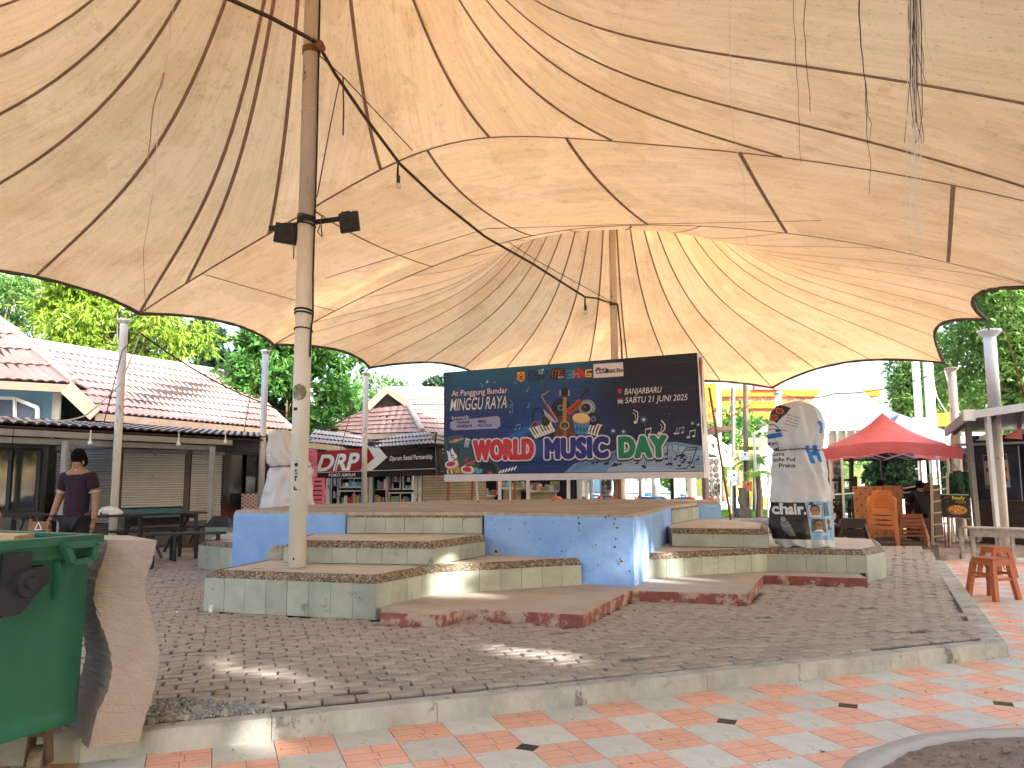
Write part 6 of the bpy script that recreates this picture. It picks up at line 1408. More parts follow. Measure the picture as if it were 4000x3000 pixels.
# string of lamps between the two masts
def z3(px, py, f): Y = P1.y + (P2.y-P1.y)*f; return D(px, py, Y)
rope = [z3(1246,180,0), z3(1310,290,.06), z3(1420,450,.14), z3(1562,640,.25), z3(1700,770,.35), z3(1895,925,.48), z3(2080,1030,.62), z3(2285,1160,.84), z3(2330,1165,.9), z3(2404,1190,.995)]
lt = thing('festoon_cable', 'sagging dark cable with bare bulbs strung from the near mast to the far mast', 'cable', tuple(rope[0]))
mb = MB(); mb.tube(rope, .023, 6); part('cable', mb, M_dstr, lt)
mb = MB(); mb.tube([z3(1246,215,0), z3(1340,300,.06), z3(1710,692,.4), z3(1900,890,.6), z3(2100,1020,.8), z3(2404,1188,.99)], .008, 5); part('thin_wire', mb, M_dstr, lt)
mb = MB(); mb.tube([D(880,-10,8.2), D(1060,70,8.6), D(1190,140,8.95), D(1235,165,P1.y-.05)], .026, 6); part('cable', mb, M_dstr, lt)
def bulb(par, p, s=1.0):
    mb = MB(); mb.tube([p, p+Vector((0,0,-.16*s))], [.014,.022], 6); mb.tube([p+Vector((.01,0,-.16*s)), p+Vector((.01,0,-.25*s))], .024*s, 8); bs = part('bulb_socket', mb, M_dstr, par); mb = MB(); mb.ball(p+Vector((.01,0,-.29*s)), .04*s, 12, 8); part('bulb', mb, M_bulb, bs, smooth=True)
bulb(lt, rope[3]+Vector((-.03,0,0)), 1.2); bulb(lt, rope[7], 1.2)
mb = MB(); mb.tube([D(1325,320,P1.y+.6), D(1292,480,P1.y+.3), D(1238,770,P1.y+.05)], .008, 5); mb.tube([D(1340,300,P1.y+.7), D(1342,430,P1.y+.7), D(1340,528,P1.y+.7)], .011, 5); part('hanging_cord', mb, M_mar, lt)
mb = MB(); c = D(1252,180,P1.y-.1); mb.tube([c+Vector((0,-.06,0)), c+Vector((0,.06,0))], .05, 12); mb.tube([(P1.x,P1.y,c.z-.05),(P1.x,P1.y,c.z+.03)], .112, 20); part('pulley', mb, M_rustp, lt)
strings('guy_wire', 'thin wire running across the underside of the canopy to its right rim', [S([(1270,1087),(1900,893),(2400,878),(3300,860),(4100,842)], 11.5, M_dstr, .005)])
# floodlights on the near mast
fl = thing('floodlight_bracket', 'black steel bracket with two square floodlights clamped to the near mast', 'floodlight', (P1.x, P1.y, D(1190,880,P1.y).z))
a, b = D(1052,893,P1.y+.14), D(1362,850,P1.y+.2); mb = MB(); mb.bar(a, b, .05, .05); mb.tube([(P1.x,P1.y,a.z+.02),(P1.x,P1.y,a.z+.09)], .112, 20); part('arm', mb, M_dmetal, fl)
for cx_, cy_, rz_ in ((1118,914,.22),(1365,868,-.15)):
    c = D(cx_, cy_, P1.y+.05); mb = MB(); mb.box(c, (.27 if cx_ < 1200 else .235, .06, .235), rz_, .08, .12 if cx_ < 1200 else -.12); mb.box(c+Vector((0,-.035,0)), (.22,.012,.19), rz_, .08, 0); lp = part('lamp_head', mb, M_dmetal, fl)
    mb = MB(); mb.bar(c+Vector((-.1,0,.12)), c+Vector((-.02,.08,.16)), .02); mb.bar(c+Vector((.1,0,.12)), c+Vector((.02,.08,.16)), .02); part('lamp_bracket', mb, M_dmetal, lp)
mb = MB(); mb.tube([D(1140,880,P1.y), D(1148,960,P1.y), D(1147,1010,P1.y)], .008, 5); mb.tube([D(1250,880,P1.y-.1), D(1240,905,P1.y-.1), D(1258,925,P1.y-.1), D(1252,860,P1.y-.1), D(1262,840,P1.y-.1)], .008, 5); part('loose_wire', mb, M_dstr, fl)

# ================================================================== wrapped figures
M_tarp = mat('silver_tarp', (.52,.54,.58), (.64,.66,.69), 3, .35, .3, 6)
def wrapped(name, label, rows, sc, org, Y, zb, cv=None, m=None, tie=None, seed=0, depth=.6, mirror=False):
    """a statue under a sheet: outline rows (y, xl, xr) in crop pixels"""
    P = [(D(org[0]+xl/sc, org[1]+y/sc, Y), D(org[0]+xr/sc, org[1]+y/sc, Y)) for y, xl, xr in rows]
    P = P[::-1]; dz = zb - P[0][0].z
    c = (P[3][0].x+P[3][1].x)/2; t = thing(name, label, 'covered statue', (c, Y, zb)); nz_, na = 90, 72; vs = []; uv = []
    z0, z1 = P[0][0].z, P[-1][0].z
    xs = np.array([[a.z, a.x, b.x] for a, b in P])
    xmin, xmax = xs[:,1].min(), xs[:,2].max()
    for j in range(nz_+1):
        z = z0 + (z1-z0)*j/nz_; xl, xr = np.interp(z, xs[:,0], xs[:,1]), np.interp(z, xs[:,0], xs[:,2]); cx, r = (xl+xr)/2, (xr-xl)/2
        for k in range(na):
            a = 2*pi*k/na; w = .04*mn.noise((cos(a)*2.2+seed, sin(a)*2.2, z*1.6)) + .018*abs(mn.noise((cos(a)*9+z*4, sin(a)*9+seed, z*2+cos(a)*5))) + .055*mn.noise((cos(a)*4.0+z*1.5, sin(a)*4.0+seed, z*3.1)) + .022*abs(mn.noise((a*2.5+z*2, seed, z*7)))
            if tie is not None: w -= .03*math.exp(-((z-tie)/.035)**2) ; w += .03*sin(a*9+seed)*math.exp(-((z-tie)/.16)**2)
            if j < 5: w += .03*sin(a*7+seed)*(1-j/5)
            rr = r + w*min(1, r/.2); vs.append((cx+rr*cos(a), Y + (r*depth+w)*sin(a) + r*depth*.2, z + (.02*sin(a*5) if j == 0 else 0))); uv.append((((cx+rr*cos(a))-xmin)/(xmax-xmin) if sin(a) < .25 else .62, (z-z0)/(z1-z0)))
    mb = MB(); mb.add(vs, [(j*na+k, j*na+(k+1)%na, (j+1)*na+(k+1)%na, (j+1)*na+k) for j in range(nz_) for k in range(na)] + [tuple(nz_*na+k for k in range(na))]); mb.uv = uv
    part('sheet', mb, m, t, smooth=True)
    if tie is not None:
        mb = MB(); xl, xr = np.interp(tie, xs[:,0], xs[:,1]), np.interp(tie, xs[:,0], xs[:,2]); cx, r = (xl+xr)/2, (xr-xl)/2
        mb.tube([(cx+(r+.015)*cos(a), Y+(r*depth+.02)*sin(a)+r*depth*.2, tie+.01*sin(a*3)) for a in np.linspace(0, 2*pi, 40)], .009, 5); part('tie_cord', mb, M_rope, t)
    return t
cw = Canvas(330, 760, (.83,.85,.88)); cw.map = lambda x, y: ((x-90)/675*330, (y-40)/1575*760)
cw.poly([(135,130),(160,95),(240,80),(315,125),(175,285),(100,210)], (.16,.14,.14)); 
for x, y, r in ((215,150,36),(165,220,32)): cw.ell(x, y, r*.49, r*.48, (.80,.45,.38)); cw.ell(x, y, r*.33, r*.33, (.45,.08,.08)); cw.ell(x, y, r*.14, r*.14, (.7,.35,.3))
for k in range(13):
    x, y = 235+(k*37 % 120), 185+k*11; cw.stroke([(x,y),(x+50,y+20)], 3, ((.15,.5,.8),(.75,.2,.2),(.85,.7,.3))[k % 3])
cw.stroke([(130,290),(190,340)], 5, (.05,.05,.06)); cw.stroke([(120,345),(265,375)], 3, (.6,.15,.12)); cw.poly([(150,350),(215,350),(210,380),(160,385)], (.08,.25,.5)); cw.poly([(92,405),(215,385),(222,435),(95,455)], (.08,.40,.75))
dkt = (.10,.10,.13)
for t_, x, y, w_ in (('ey;',104,520,38),('d',162,585,16),('tmi',140,640,42),('ele Pod',145,700,98),('o Prakos',118,765,108)): cw.text(t_, x, y, 28, dkt, width=w_, bold=.02)
cw.poly([(450,535),(495,530),(560,725),(505,725)], (.10,.52,.88)); cw.poly([(545,530),(590,525),(640,710),(600,712)], (.10,.52,.88)); cw.poly([(500,610),(585,575),(600,640),(520,640)], (.10,.52,.88)); cw.poly([(640,260),(680,265),(655,400),(625,400),(640,330),(600,280)], (.12,.50,.85))
cw.poly([(90,1140),(410,1140),(460,1530),(90,1530)], (.10,.105,.115)); cw.text('chair.', 100, 1262, 78, (.88,.88,.90), width=155, bold=.04)
cw.ell(185,1320,12,14,(.55,.54,.52)); cw.poly([(160,1345),(230,1335),(300,1490),(240,1495),(170,1430)], (.42,.42,.42)); cw.stroke([(165,1375),(200,1395),(250,1380)], 5, (.6,.6,.58)); cw.stroke([(230,1400),(290,1490)], 6, (.5,.5,.5)); cw.stroke([(200,1450),(190,1525)], 5, (.3,.3,.3))
cw.poly([(412,1130),(765,1125),(765,1545),(462,1530)], (.52,.72,.90))
def portrait(x0, y0, x1, y1, skin, hair, bg, glasses):
    cw.rect(x0-4, y0-4, x1+4, y1+4, (.08,.10,.16)); cw.rect(x0, y0, x1, y1, bg); cx, cy = (x0+x1)/2, (y0+y1)/2; w, h = (x1-x0)*.49, (y1-y0)*.48
    cw.ell(cx, cy-h*.18, w*.36, h*.42, hair); cw.ell(cx, cy+h*.02, w*.31, h*.40, skin); cw.poly([(x0+8,y1),(cx-22,y1-28),(cx+22,y1-28),(x1-8,y1)], (.85,.86,.9))
    cw.stroke([(cx-26,cy-6),(cx-6,cy-6)], 5 if glasses else 2.4, (.1,.08,.08)); cw.stroke([(cx+6,cy-6),(cx+26,cy-6)], 5 if glasses else 2.4, (.1,.08,.08)); cw.stroke([(cx-12,cy+34),(cx,cy+38),(cx+12,cy+34)], 2.6, (.55,.2,.2))
portrait(438,1165,595,1300,(.62,.46,.38),(.12,.09,.08),(.75,.78,.82),False); portrait(475,1318,632,1450,(.58,.42,.34),(.06,.05,.05),(.30,.38,.32),True)
cw.rect(615,1145,715,1285,(.22,.26,.30)); cw.stroke([(630,1270),(665,1180),(700,1150)], 8, (.45,.5,.55)); cw.rect(645,1310,745,1440,(.65,.66,.66)); cw.ell(690,1350,12,14,(.35,.25,.2)); cw.poly([(655,1435),(690,1370),(735,1435)], (.2,.25,.4)); cw.ell(480,1155,12,9,(.12,.2,.5)); cw.text('nico amr', 585, 1488, 26, (.85,.92,.98), width=60, bold=.02)
M_wr = print_mat('wrapping_print', cw, .42, .25, (3,5,1), .15)
rowsR = [(48,340,400),(62,270,450),(90,175,535),(150,122,600),(250,97,640),(340,92,655),(430,96,640),(500,108,628),(570,135,628),(650,132,660),(800,122,705),(1000,118,722),(1150,116,727),(1300,98,742),(1400,96,756),(1550,150,762),(1600,190,764),(1618,215,760)]
wrapped('covered_statue', 'tall statue wrapped in white printed banner cloth standing on the right stage step', rowsR, 2.767, (2980,1550), 11.75, S1, m=M_wr, tie=D(3100,1757,11.75).z, seed=2)
rowsL = [(1065,340,400),(1085,290,430),(1110,268,450),(1170,262,470),(1250,256,500),(1300,262,540),(1335,285,560),(1360,280,575),(1450,262,575),(1550,232,590),(1640,205,612),(1700,195,625)]
wrapped('covered_statue', 'statue wrapped in crumpled silver-white tarpaulin behind the near mast, left of the stage', rowsL, 1.843, (900,1100), 13.9, S1, m=M_tarp, tie=D(1100,1823,13.9).z, seed=5)

# ================================================================== right hand side
post('g', 'white post rising beside the tall wrapped figure to the far canopy corner', M_white, .10, .5)
post('h', 'rusty white post behind the red gazebo under the rear right canopy corner', M_rpost, .095, .25)
pi_ = D(3906,1864,16.9); zi = D(3908,1290,16.9).z; ti = thing('canopy_post', 'thick white post with flared cap rising through the right kiosk roof', 'post', (pi_.x, 16.9, 0), 0, 'posts round the rim of the canopy')
mb = MB(); mb.tube([(pi_.x,16.9,3.0),(pi_.x,16.9,zi)], .125, 16); part('upper_pole', mb, M_white, ti, smooth=True)
mb = MB(); mb.tube([(pi_.x,16.9,0),(pi_.x,16.9,3.0)], .10, 16); part('lower_pole', mb, M_rpost, ti, smooth=True)
mb = MB(); mb.lathe([(.12,-.16),(.24,-.04),(.24,0),(.05,.04)], (pi_.x,16.9,zi), 14); part('cap', mb, M_white, ti)
mb = MB(); mb.tube([rimpt('i'), (pi_.x,16.9,zi)], .02, 6); part('shackle_rope', mb, M_rope, ti)
post('j', 'white post at the right edge under the near right canopy corner', M_white, .1, .9)
M_redc = mat('red_canopy_cloth', (.68,.16,.18), (.76,.21,.23), 2, .6, .15, 6, trans=.25)
M_navy = mat('navy_cloth', (.015,.018,.035), (.03,.03,.05), 3, .8)
plat = MB(); plat.prism([V2(G(3400,2178,0)), V2(G(3440,2187,0)), V2(G(3560,2192,0)), V2(G(3700,2190,0)), V2(G(3805,2178,0)), (13.5,15.6), (16,24), (7,24), (6.6,17.5)], -.002, .10); struct('right_terrace', plat, mat('terrace_paving', (.22,.19,.17), (.33,.29,.27), 2, .85, .3, 30))
zT = .10
gz = thing('gazebo_tent', 'red pop-up gazebo tent with pointed roof and folding steel frame on the right', 'gazebo', (9.4, 19.6, zT))
gc = Vector((9.3, 19.9, 0)); ga = -.40
def gp_(s, t, z, r=1.30): return Vector((gc.x + (s*cos(ga)-t*sin(ga))*r, gc.y + (s*sin(ga)+t*cos(ga))*r, z))
zE = D(3212,1752,18.3).z; zP = D(3446,1614,19.9).z
cornersg = [(-1,-1),(1,-1),(1,1),(-1,1)]
for k in range(4):
    a, b = cornersg[k], cornersg[(k+1)%4]; mb = MB()
    def f(u, v, a=a, b=b):
        e = gp_(a[0]+(b[0]-a[0])*u, a[1]+(b[1]-a[1])*u, zE + .16*sin(pi*u)*1.0); w = v**1.0; p = e.lerp(gp_(0,0,zP), w); p.z = e.z + (zP-e.z)*(.55*w + .45*w**2.2) + .0; return p
    mb.grid(f, 14, 14); part('roof_panel', mb, M_redc, gz, smooth=True)
    mb = MB(); mb.grid(lambda u, v, a=a, b=b: gp_(a[0]+(b[0]-a[0])*u, a[1]+(b[1]-a[1])*u, zE + .16*sin(pi*u)*1.0 - .27*(1-v) + .012*sin(u*40)*(1-v), 1.525+.01*sin(u*23)), 40, 3); part('valance', mb, M_redc, gz, smooth=True)
    mb = MB(); c = gp_(a[0], a[1], 0, 1.26); mb.bar((c.x,c.y,zT), (c.x,c.y,zE), .045, .045); part('leg', mb, M_white, gz)
    mb = MB(); n = 4
    for q in range(n):
        for z0_, z1_ in ((zE-.02, zE-.22), (zE-.22, zE-.02)):
            p = gp_(a[0]+(b[0]-a[0])*q/n, a[1]+(b[1]-a[1])*q/n, z0_, 1.25); p2 = gp_(a[0]+(b[0]-a[0])*(q+1)/n, a[1]+(b[1]-a[1])*(q+1)/n, z1_, 1.25); mb.bar(p, p2, .014)
    part('scissor_truss', mb, M_white, gz)
# second dark gazebo behind
gz2 = thing('gazebo_tent', 'dark navy gazebo seen from below behind the red one', 'gazebo', (9.6, 23.4, zT)); c2_ = Vector((11.2, 22.9, 0)); zE2 = 2.32
mb = MB()
for a, b in zip(cornersg, cornersg[1:]+cornersg[:1]): A_, B_ = Vector((c2_.x+a[0]*1.5, c2_.y+a[1]*1.9, zE2)), Vector((c2_.x+b[0]*1.5, c2_.y+b[1]*1.9, zE2)); mb.add([A_, B_, Vector((c2_.x, c2_.y, zE2+1.05))], [(0,1,2)])
part('roof', mb, mat('grey_canopy', (.22,.24,.27), rough=.7), gz2); mb = MB(); 
for a, b in zip(cornersg, cornersg[1:]+cornersg[:1]): A_, B_ = Vector((c2_.x+a[0]*1.5, c2_.y+a[1]*1.9, zE2)), Vector((c2_.x+b[0]*1.5, c2_.y+b[1]*1.9, zE2)); mb.add([A_, B_, B_-Vector((0,0,.26)), A_-Vector((0,0,.26))], [(0,1,2,3)])
part('valance', mb, M_navy, gz2)
for a in cornersg: mb = MB(); mb.bar((c2_.x+a[0]*1.46, c2_.y+a[1]*1.85, zT), (c2_.x+a[0]*1.46, c2_.y+a[1]*1.85, zE2), .045); part('leg', mb, M_dmetal, gz2)
# stacked plastic chairs and stools
M_orp = mat('orange_plastic', (.58,.19,.05), (.68,.25,.08), 2, .38, spec=.4)
M_brp = mat('brown_plastic', (.045,.03,.028), (.075,.05,.045), 3, .4)
def armchair_mesh(w=.54, d=.5, sh=.42, bh=.86):
    mb = MB()
    def seat(u, v): x = (u-.5)*w*.82; y = (v-.5)*d*.9; return (x, y, sh + .02*(2*u-1)**2 + .012*v)
    mb.grid(seat, 6, 6); mb.grid(lambda u, v: (seat(u, v)[0], seat(u, v)[1], seat(u, v)[2]-.03), 6, 6)
    mb.grid(lambda u, v: ((u-.5)*w*.82, -d*.45, sh+.02*(2*u-1)**2-.07+.075*v+.03*(2*u-1)**2*(v-1)), 8, 2)
    def back(u, v):
        x = (u-.5)*w*(.86+.10*sin(pi*v)-.16*v); return (x, d*.42+.13*v - .05*(2*u-1)**2, sh+.01+(bh-sh)*v*(1-.10*(2*u-1)**4))
    for k in range(7):                                             # the slatted back: bars with slots between
        u0, u1 = 0, 1; v0, v1 = k/7+.0, k/7+.105
        mb.grid(lambda u, v, v0=v0, v1=v1: back(u, v0+(v1-v0)*v), 10, 1)
    for u0, u1 in ((0,.16),(.84,1)): mb.grid(lambda u, v, u0=u0, u1=u1: back(u0+(u1-u0)*u, v), 2, 10)
    mb.grid(lambda u, v: back(u, .9+.1*v), 10, 1)
    for s in (-1, 1):
        arm = [Vector((s*w*.44, d*.45, sh+.30)), Vector((s*w*.52, d*.1, sh+.235)), Vector((s*w*.51, -d*.35, sh+.22)), Vector((s*w*.49, -d*.46, sh+.16))]
        for a, b in zip(arm[:-1], arm[1:]): mb.bar(a, b, .055, .018)
        mb.bar((s*w*.49, -d*.46, sh+.2), (s*w*.52, -d*.5, 0), .055, .03, up=(0,1,0)); mb.bar((s*w*.42, d*.42, sh+.05), (s*w*.48, d*.55, 0), .05, .035, up=(0,1,0))
        mb.bar((s*w*.40, -d*.44, sh-.03), (s*w*.52, -d*.5, 0), .035, .03, up=(0,1,0))
    return mb
ac = mesh_of('armchair', armchair_mesh(), M_orp)
c = D(3452, 2100, 17.6)
for k in range(4):
    o = link('plastic_armchair', ac); o.location = (c.x, c.y, zT+.0+k*.105); o.rotation_euler = (0, 0, -.44)
    tag(o, ('bottom', 'second from the bottom', 'third from the bottom', 'topmost')[k].capitalize().lower() + ' orange plastic armchair of the nested stack under the gazebo', 'chair', 'orange armchairs stacked under the gazebo')
st_b = mesh_of('brown_stool', stool_mesh(.40, .46, .36), M_brp); st_o = mesh_of('orange_stool', stool_mesh(.42, .50, .36), mat('burnt_orange_plastic', (.30,.10,.04), (.38,.13,.055), 3, .45))
c = D(3338, 2100, 17.5)
for k in range(3):
    o = link('plastic_stool', st_b); o.location = (c.x, c.y, zT+k*.06); o.scale = (1.35, 1.1, 1.0); o.rotation_euler = (0,0,-.42)
    tag(o, ('lowest', 'middle', 'top')[k] + ' dark brown plastic stool in the stack left of the orange armchairs', 'stool', 'dark brown stools')
c = D(3563, 2100, 17.4)
for k in range(3):
    o = link('plastic_stool', st_o); o.location = (c.x, c.y, zT+k*.085); o.scale = (1.25, 1.1, 1.0); o.rotation_euler = (0,0,-.42)
    tag(o, ('lowest', 'middle', 'top')[k] + ' burnt orange plastic stool in the stack right of the armchairs', 'stool', 'burnt orange stools')
# plywood sheet with printed marks
cpw = Canvas(400, 420, (.68,.47,.29)); 
for k in range(60): cpw.stroke([(0,k*7+3),(400,k*7+random.uniform(-2,6))], .8, (.60,.40,.24), al=.5)
for i in range(6):
    for j in range(9):
        x, y = 30+i*74+(36 if j % 2 else 0), 22+j*46; cpw.text('AK', x-14, y+10, 22, (.45,.14,.07), width=30, rot=-.5, bold=.04)
        cpw.stroke([(0, y+23),(400,y+23)], .8, (.52,.36,.22), al=.5); cpw.stroke([(x+36,0),(x+36,420)], .6, (.52,.36,.22), al=.25)
a, b, c_, d_ = D(3345,2100,18.7), D(3530,2098,18.6), D(3524,1897,18.95), D(3330,1900,19.05)
mb = MB(); bkp = Vector((0,.018,0)); mb.add([a,b,c_,d_]+[p+bkp for p in (a,b,c_,d_)], [(0,1,2,3),(7,6,5,4),(0,4,5,1),(1,5,6,2),(2,6,7,3),(3,7,4,0)]); mb.uv = [(0,0),(1,0),(1,1),(0,1)]*2
solo('plywood_sheet', mb, print_mat('plywood_print', cpw, .7), 'tan plywood sheet printed with rows of small red marks behind the stacked armchairs', 'board', loc=(a.x,a.y,a.z))
# ladder, sign, counter, poles
def stick(name, label, cat, a, b, m, w=.05, group=None): mb = MB(); mb.bar(a, b, w); return solo(name, mb, m, label, cat, group, loc=tuple(a))
M_bam = mat('pale_wood', (.50,.42,.30), (.62,.54,.40), 5, .75, stretch=(1,1,.2))
ld = thing('ladder', 'pale wooden ladder standing right of the red gazebo beside the pizza sign', 'ladder', tuple(D(3672,2100,17.4)))
a0, a1, b0, b1 = D(3641,2085,17.4), D(3638,1850,17.7), D(3706,2100,17.4), D(3700,1845,17.7); a0.z = b0.z = zT
mb = MB(); mb.bar(a0, a1, .05, .04); part('side_rail', mb, M_bam, ld); mb = MB(); mb.bar(b0, b1, .05, .04); part('side_rail', mb, M_bam, ld)
for k in range(6): mb = MB(); mb.bar(a0.lerp(a1, .12+k*.16), b0.lerp(b1, .14+k*.16), .035, .03); part('rung', mb, M_bam, ld)
cz = Canvas(330, 280, (.03,.025,.03)); cz.rect(0,0,330,12,(.6,.6,.6)); cz.rect(0,270,330,280,(.55,.5,.5)); cz.text('Ready', 130, 62, 56, (.75,.68,.15), width=150, bold=.025); cz.text('PIZZA', 170, 104, 38, (.55,.50,.12), width=125, bold=.02)
cz.poly([(35,30),(95,25),(88,58),(45,60)], (.25,.08,.07)); cz.stroke([(40,42),(92,40)], 3, (.6,.5,.45)); cz.stroke([(60,80),(66,95),(73,80)], 2.5, (.7,.7,.7)); cz.poly([(20,150),(150,120),(320,160),(300,262),(60,262)], (.09,.05,.10))
cz.ell(180,185,125,58,(.42,.22,.08)); cz.ell(182,182,112,48,(.66,.42,.16))
for k in range(60): a_ = random.uniform(0,6.28); r_ = math.sqrt(random.random()); cz.ell(180+104*r_*cos(a_), 182+42*r_*sin(a_), random.uniform(4,10), random.uniform(3,6), random.choice(((.50,.09,.05),(.85,.70,.40),(.18,.08,.05),(.75,.5,.2))))
sg = thing('pizza_sign', 'black sign with yellow Ready PIZZA lettering and a pizza picture on thin legs', 'sign', tuple(D(3735,2100,16.8)))
q = [D(3683,2022,16.8), D(3791,2028,16.75), D(3784,1931,16.85), D(3675,1929,16.9)]; mb = MB(); mb.add(q+[p+Vector((0,.02,0)) for p in q], [(0,1,2,3),(7,6,5,4),(0,4,5,1),(1,5,6,2),(2,6,7,3),(3,7,4,0)]); mb.uv = [(0,0),(1,0),(1,1),(0,1)]*2; part('panel', mb, print_mat('pizza_print', cz, .4), sg)
for px in (3686, 3700, 3784): p = D(px, 2020, 16.86); mb = MB(); mb.bar((p.x,p.y,zT),(p.x,p.y,p.z), .02); part('leg', mb, M_maroon, sg)
M_brown = mat('brown_board', (.13,.06,.035), (.20,.10,.06), 4, .7, .2, 20, stretch=(1,1,4))
ctr = thing('food_counter', 'dark brown counter with pale top edge behind the orange stools', 'counter', tuple(D(3590,2080,19.2)))
a, b = D(3528,0,19.4), D(3634,0,18.9); mb = MB(); wall_box(mb, a, b, zT, 1.38, .5); part('front', mb, M_dwood, ctr); mb = MB(); mb.bar(D(3525,1908,19.2), D(3640,1890,18.8), .34, .03); mb.bar(D(3532,1925,19.1), D(3600,1915,19.0), .2, .03); part('top', mb, M_white, ctr); mb = MB(); a, b = D(3606,0,18.6), D(3642,0,18.6); wall_box(mb, a, b, zT, 1.44, .1); part('side_board', mb, M_brown, ctr)
stick('horizontal_pole', 'long white pole laid level behind the wrapped figure and plywood', 'pole', D(3150,1940,18.0), D(3335,1926,18.3), M_white, .03)
stick('upright_pole', 'thin white upright pole between the wrapped figure and the plywood', 'pole', Vector((D(3292,1930,18.2).x,18.2,zT)), D(3288,1790,18.2), M_white, .04)
# dark furniture heap left of the stools
fh = thing('folded_tables', 'jumble of dark wooden tables and benches behind the wrapped figure', 'tables', tuple(D(3270,2060,19.5)))
for x0, y0, x1, y1, w in ((3200,1955,3330,1950,.25),(3240,1990,3310,1985,.25),(3245,2010,3290,1965,.06),(3290,2010,3250,1960,.06),(3262,2040,3300,1990,.07),(3300,2040,3266,1990,.07),(3320,2090,3318,1950,.08),(3335,2095,3335,1940,.08),(3240,2060,3330,2056,.3)): mb = MB(); mb.bar(D(x0,y0,19.4), D(x1,y1,19.6), w, .05); part('board', mb, M_dwood, fh)
mb = MB(); mb.box(D(3270,2085,19.8), (.9,.3,.45)); part('crate_base', mb, M_brown, fh)
# stone clad pillars
def stone_pillar(label, pxl, pxr, y1, Y, zb=0.0):
    a, b = D(pxl, y1, Y), D(pxr, y1, Y); w = b.x-a.x; t = thing('stone_pillar', label, 'pillar', ((a.x+b.x)/2, Y, zb), 0, 'pillars clad with dark rubble stone'); mb = MB(); mb.box(((a.x+b.x)/2, Y+.25, (zb+a.z)/2), (w-.04, .5, a.z-zb)); part('core', mb, mat('pale_mortar', (.24,.235,.22), (.32,.31,.29), 6, .9), t)
    g = random.Random(int(pxl)); z = zb+.05
    while z < a.z-.1:
        x = a.x+.03; h_ = g.uniform(.16,.26)
        while x < b.x-.08:
            ww = min(g.uniform(.14,.26), b.x-.02-x); mb = MB(); c0 = Vector((x+ww/2, Y-.01, z+h_/2)); n = 6; ro = g.uniform(0,1); P = [(c0.x+ww*.55*cos(2*pi*k/n+ro)*g.uniform(.72,1.1), c0.z+h_*.58*sin(2*pi*k/n+ro)*g.uniform(.72,1.1)) for k in range(n)]
            mb.add([(p[0], Y+.01, p[1]) for p in P]+[(c0.x+(p[0]-c0.x)*.85, Y-.025, c0.z+(p[1]-c0.z)*.85) for p in P], [(k,(k+1)%n,n+(k+1)%n,n+k) for k in range(n)]+[tuple(range(n,2*n))]); part('stone', mb, mat('dark_rubble', (.045,.045,.05), (.12,.115,.115), 5, .8, .4, 20, obvar=.3), t); x += ww
        z += h_
stone_pillar('stone clad pillar behind the right edge of the tall wrapped figure', 3222, 3286, 1785, 22)
stone_pillar('stone clad pillar right of the music banner below the white lattice', 2764, 2812, 1795, 27)
stone_pillar('short stone clad pillar between the rusty post and the right kiosk', 3752, 3782, 1765, 20)
stone_pillar('stone clad pillar seen in the gap below the middle of the banner', 2345, 2392, 1850, 30)
# right kiosk
kR_ = thing('right_kiosk', 'dark open kiosk with white edged flat roof and mixed posts at the right edge', 'kiosk', (12, 17, 0))
M_gdk = mat('dark_grey_steel', (.13,.13,.13), (.20,.20,.19), 4, .6, .1, 20)  # darker even grey for the rafters, side fascia and one post
M_corr = mat('grey_roof_sheet', (.12,.125,.13), (.19,.195,.20), 3, .5, .1, 20)
ra, rb_ = D(3780,1622,15.6), D(4300,1545,14.6); rc_, rd_ = D(4300,1660,21.5), D(3694,1688,19.4)
mb = MB(); mb.add([ra, rb_, rc_, rd_] + [p+Vector((0,0,.07)) for p in (ra, rb_, rc_, rd_)], [(3,2,1,0),(4,5,6,7)]); part('roof_sheet', mb, M_corr, kR_)
mb = MB(); mb.bar(ra+Vector((.02,0,.0)), rb_, .04, .15); part('white_fascia', mb, M_white, kR_); mb = MB(); mb.bar(ra+Vector((-.02,.05,-.04)), rd_, .05, .2); part('side_fascia', mb, M_gdk, kR_); mb = MB(); mb.bar(ra+Vector((-.1,-.03,.0)), ra+Vector((.12,-.03,.0)), .06, .22); part('corner_flashing', mb, M_white, kR_)
for k in range(5): p = ra.lerp(rb_, .04+.2*k); q_ = rd_.lerp(rc_, .04+.2*k); mb = MB(); mb.bar(p+Vector((0,0,-.06)), q_+Vector((0,0,-.06)), .05, .09); part('rafter', mb, M_gdk, kR_)
def rpost(x0, y0, x1, y1, Y0, Y1, m, w, nm='post'):
    mb = MB(); a, b = D(x0,y0,Y0), D(x1,y1,Y1); a.z = max(a.z, -.002); mb.bar(a, b, w, w); part(nm, mb, m, kR_)
rpost(3822,2112,3781,1668,16.9,16.9,M_gdk,.10); rpost(3905,2170,3855,1612,15.9,15.6,M_galv,.085)
rpost(3735,1905,3725,1700,18.6,18.6,M_rpost,.10,'rusty_stub_post')
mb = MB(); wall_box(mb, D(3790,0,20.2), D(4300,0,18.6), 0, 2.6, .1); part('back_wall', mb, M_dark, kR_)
mb = MB(); wall_box(mb, D(3800,0,18.3), D(3985,0,17.6), 1.05, 2.25, .08); part('blue_black_panel', mb, mat('blue_black_board', (.025,.03,.055), (.05,.055,.09), 3, .6), kR_)
mb = MB(); wall_box(mb, D(3812,0,18.0), D(4300,0,16.6), .0, 1.04, .5); part('counter', mb, M_dwood, kR_); mb = MB(); mb.bar(D(3740,1738,17.6), D(4200,1722,16.6), .08, .05); part('shelf_rail', mb, M_grey, kR_)
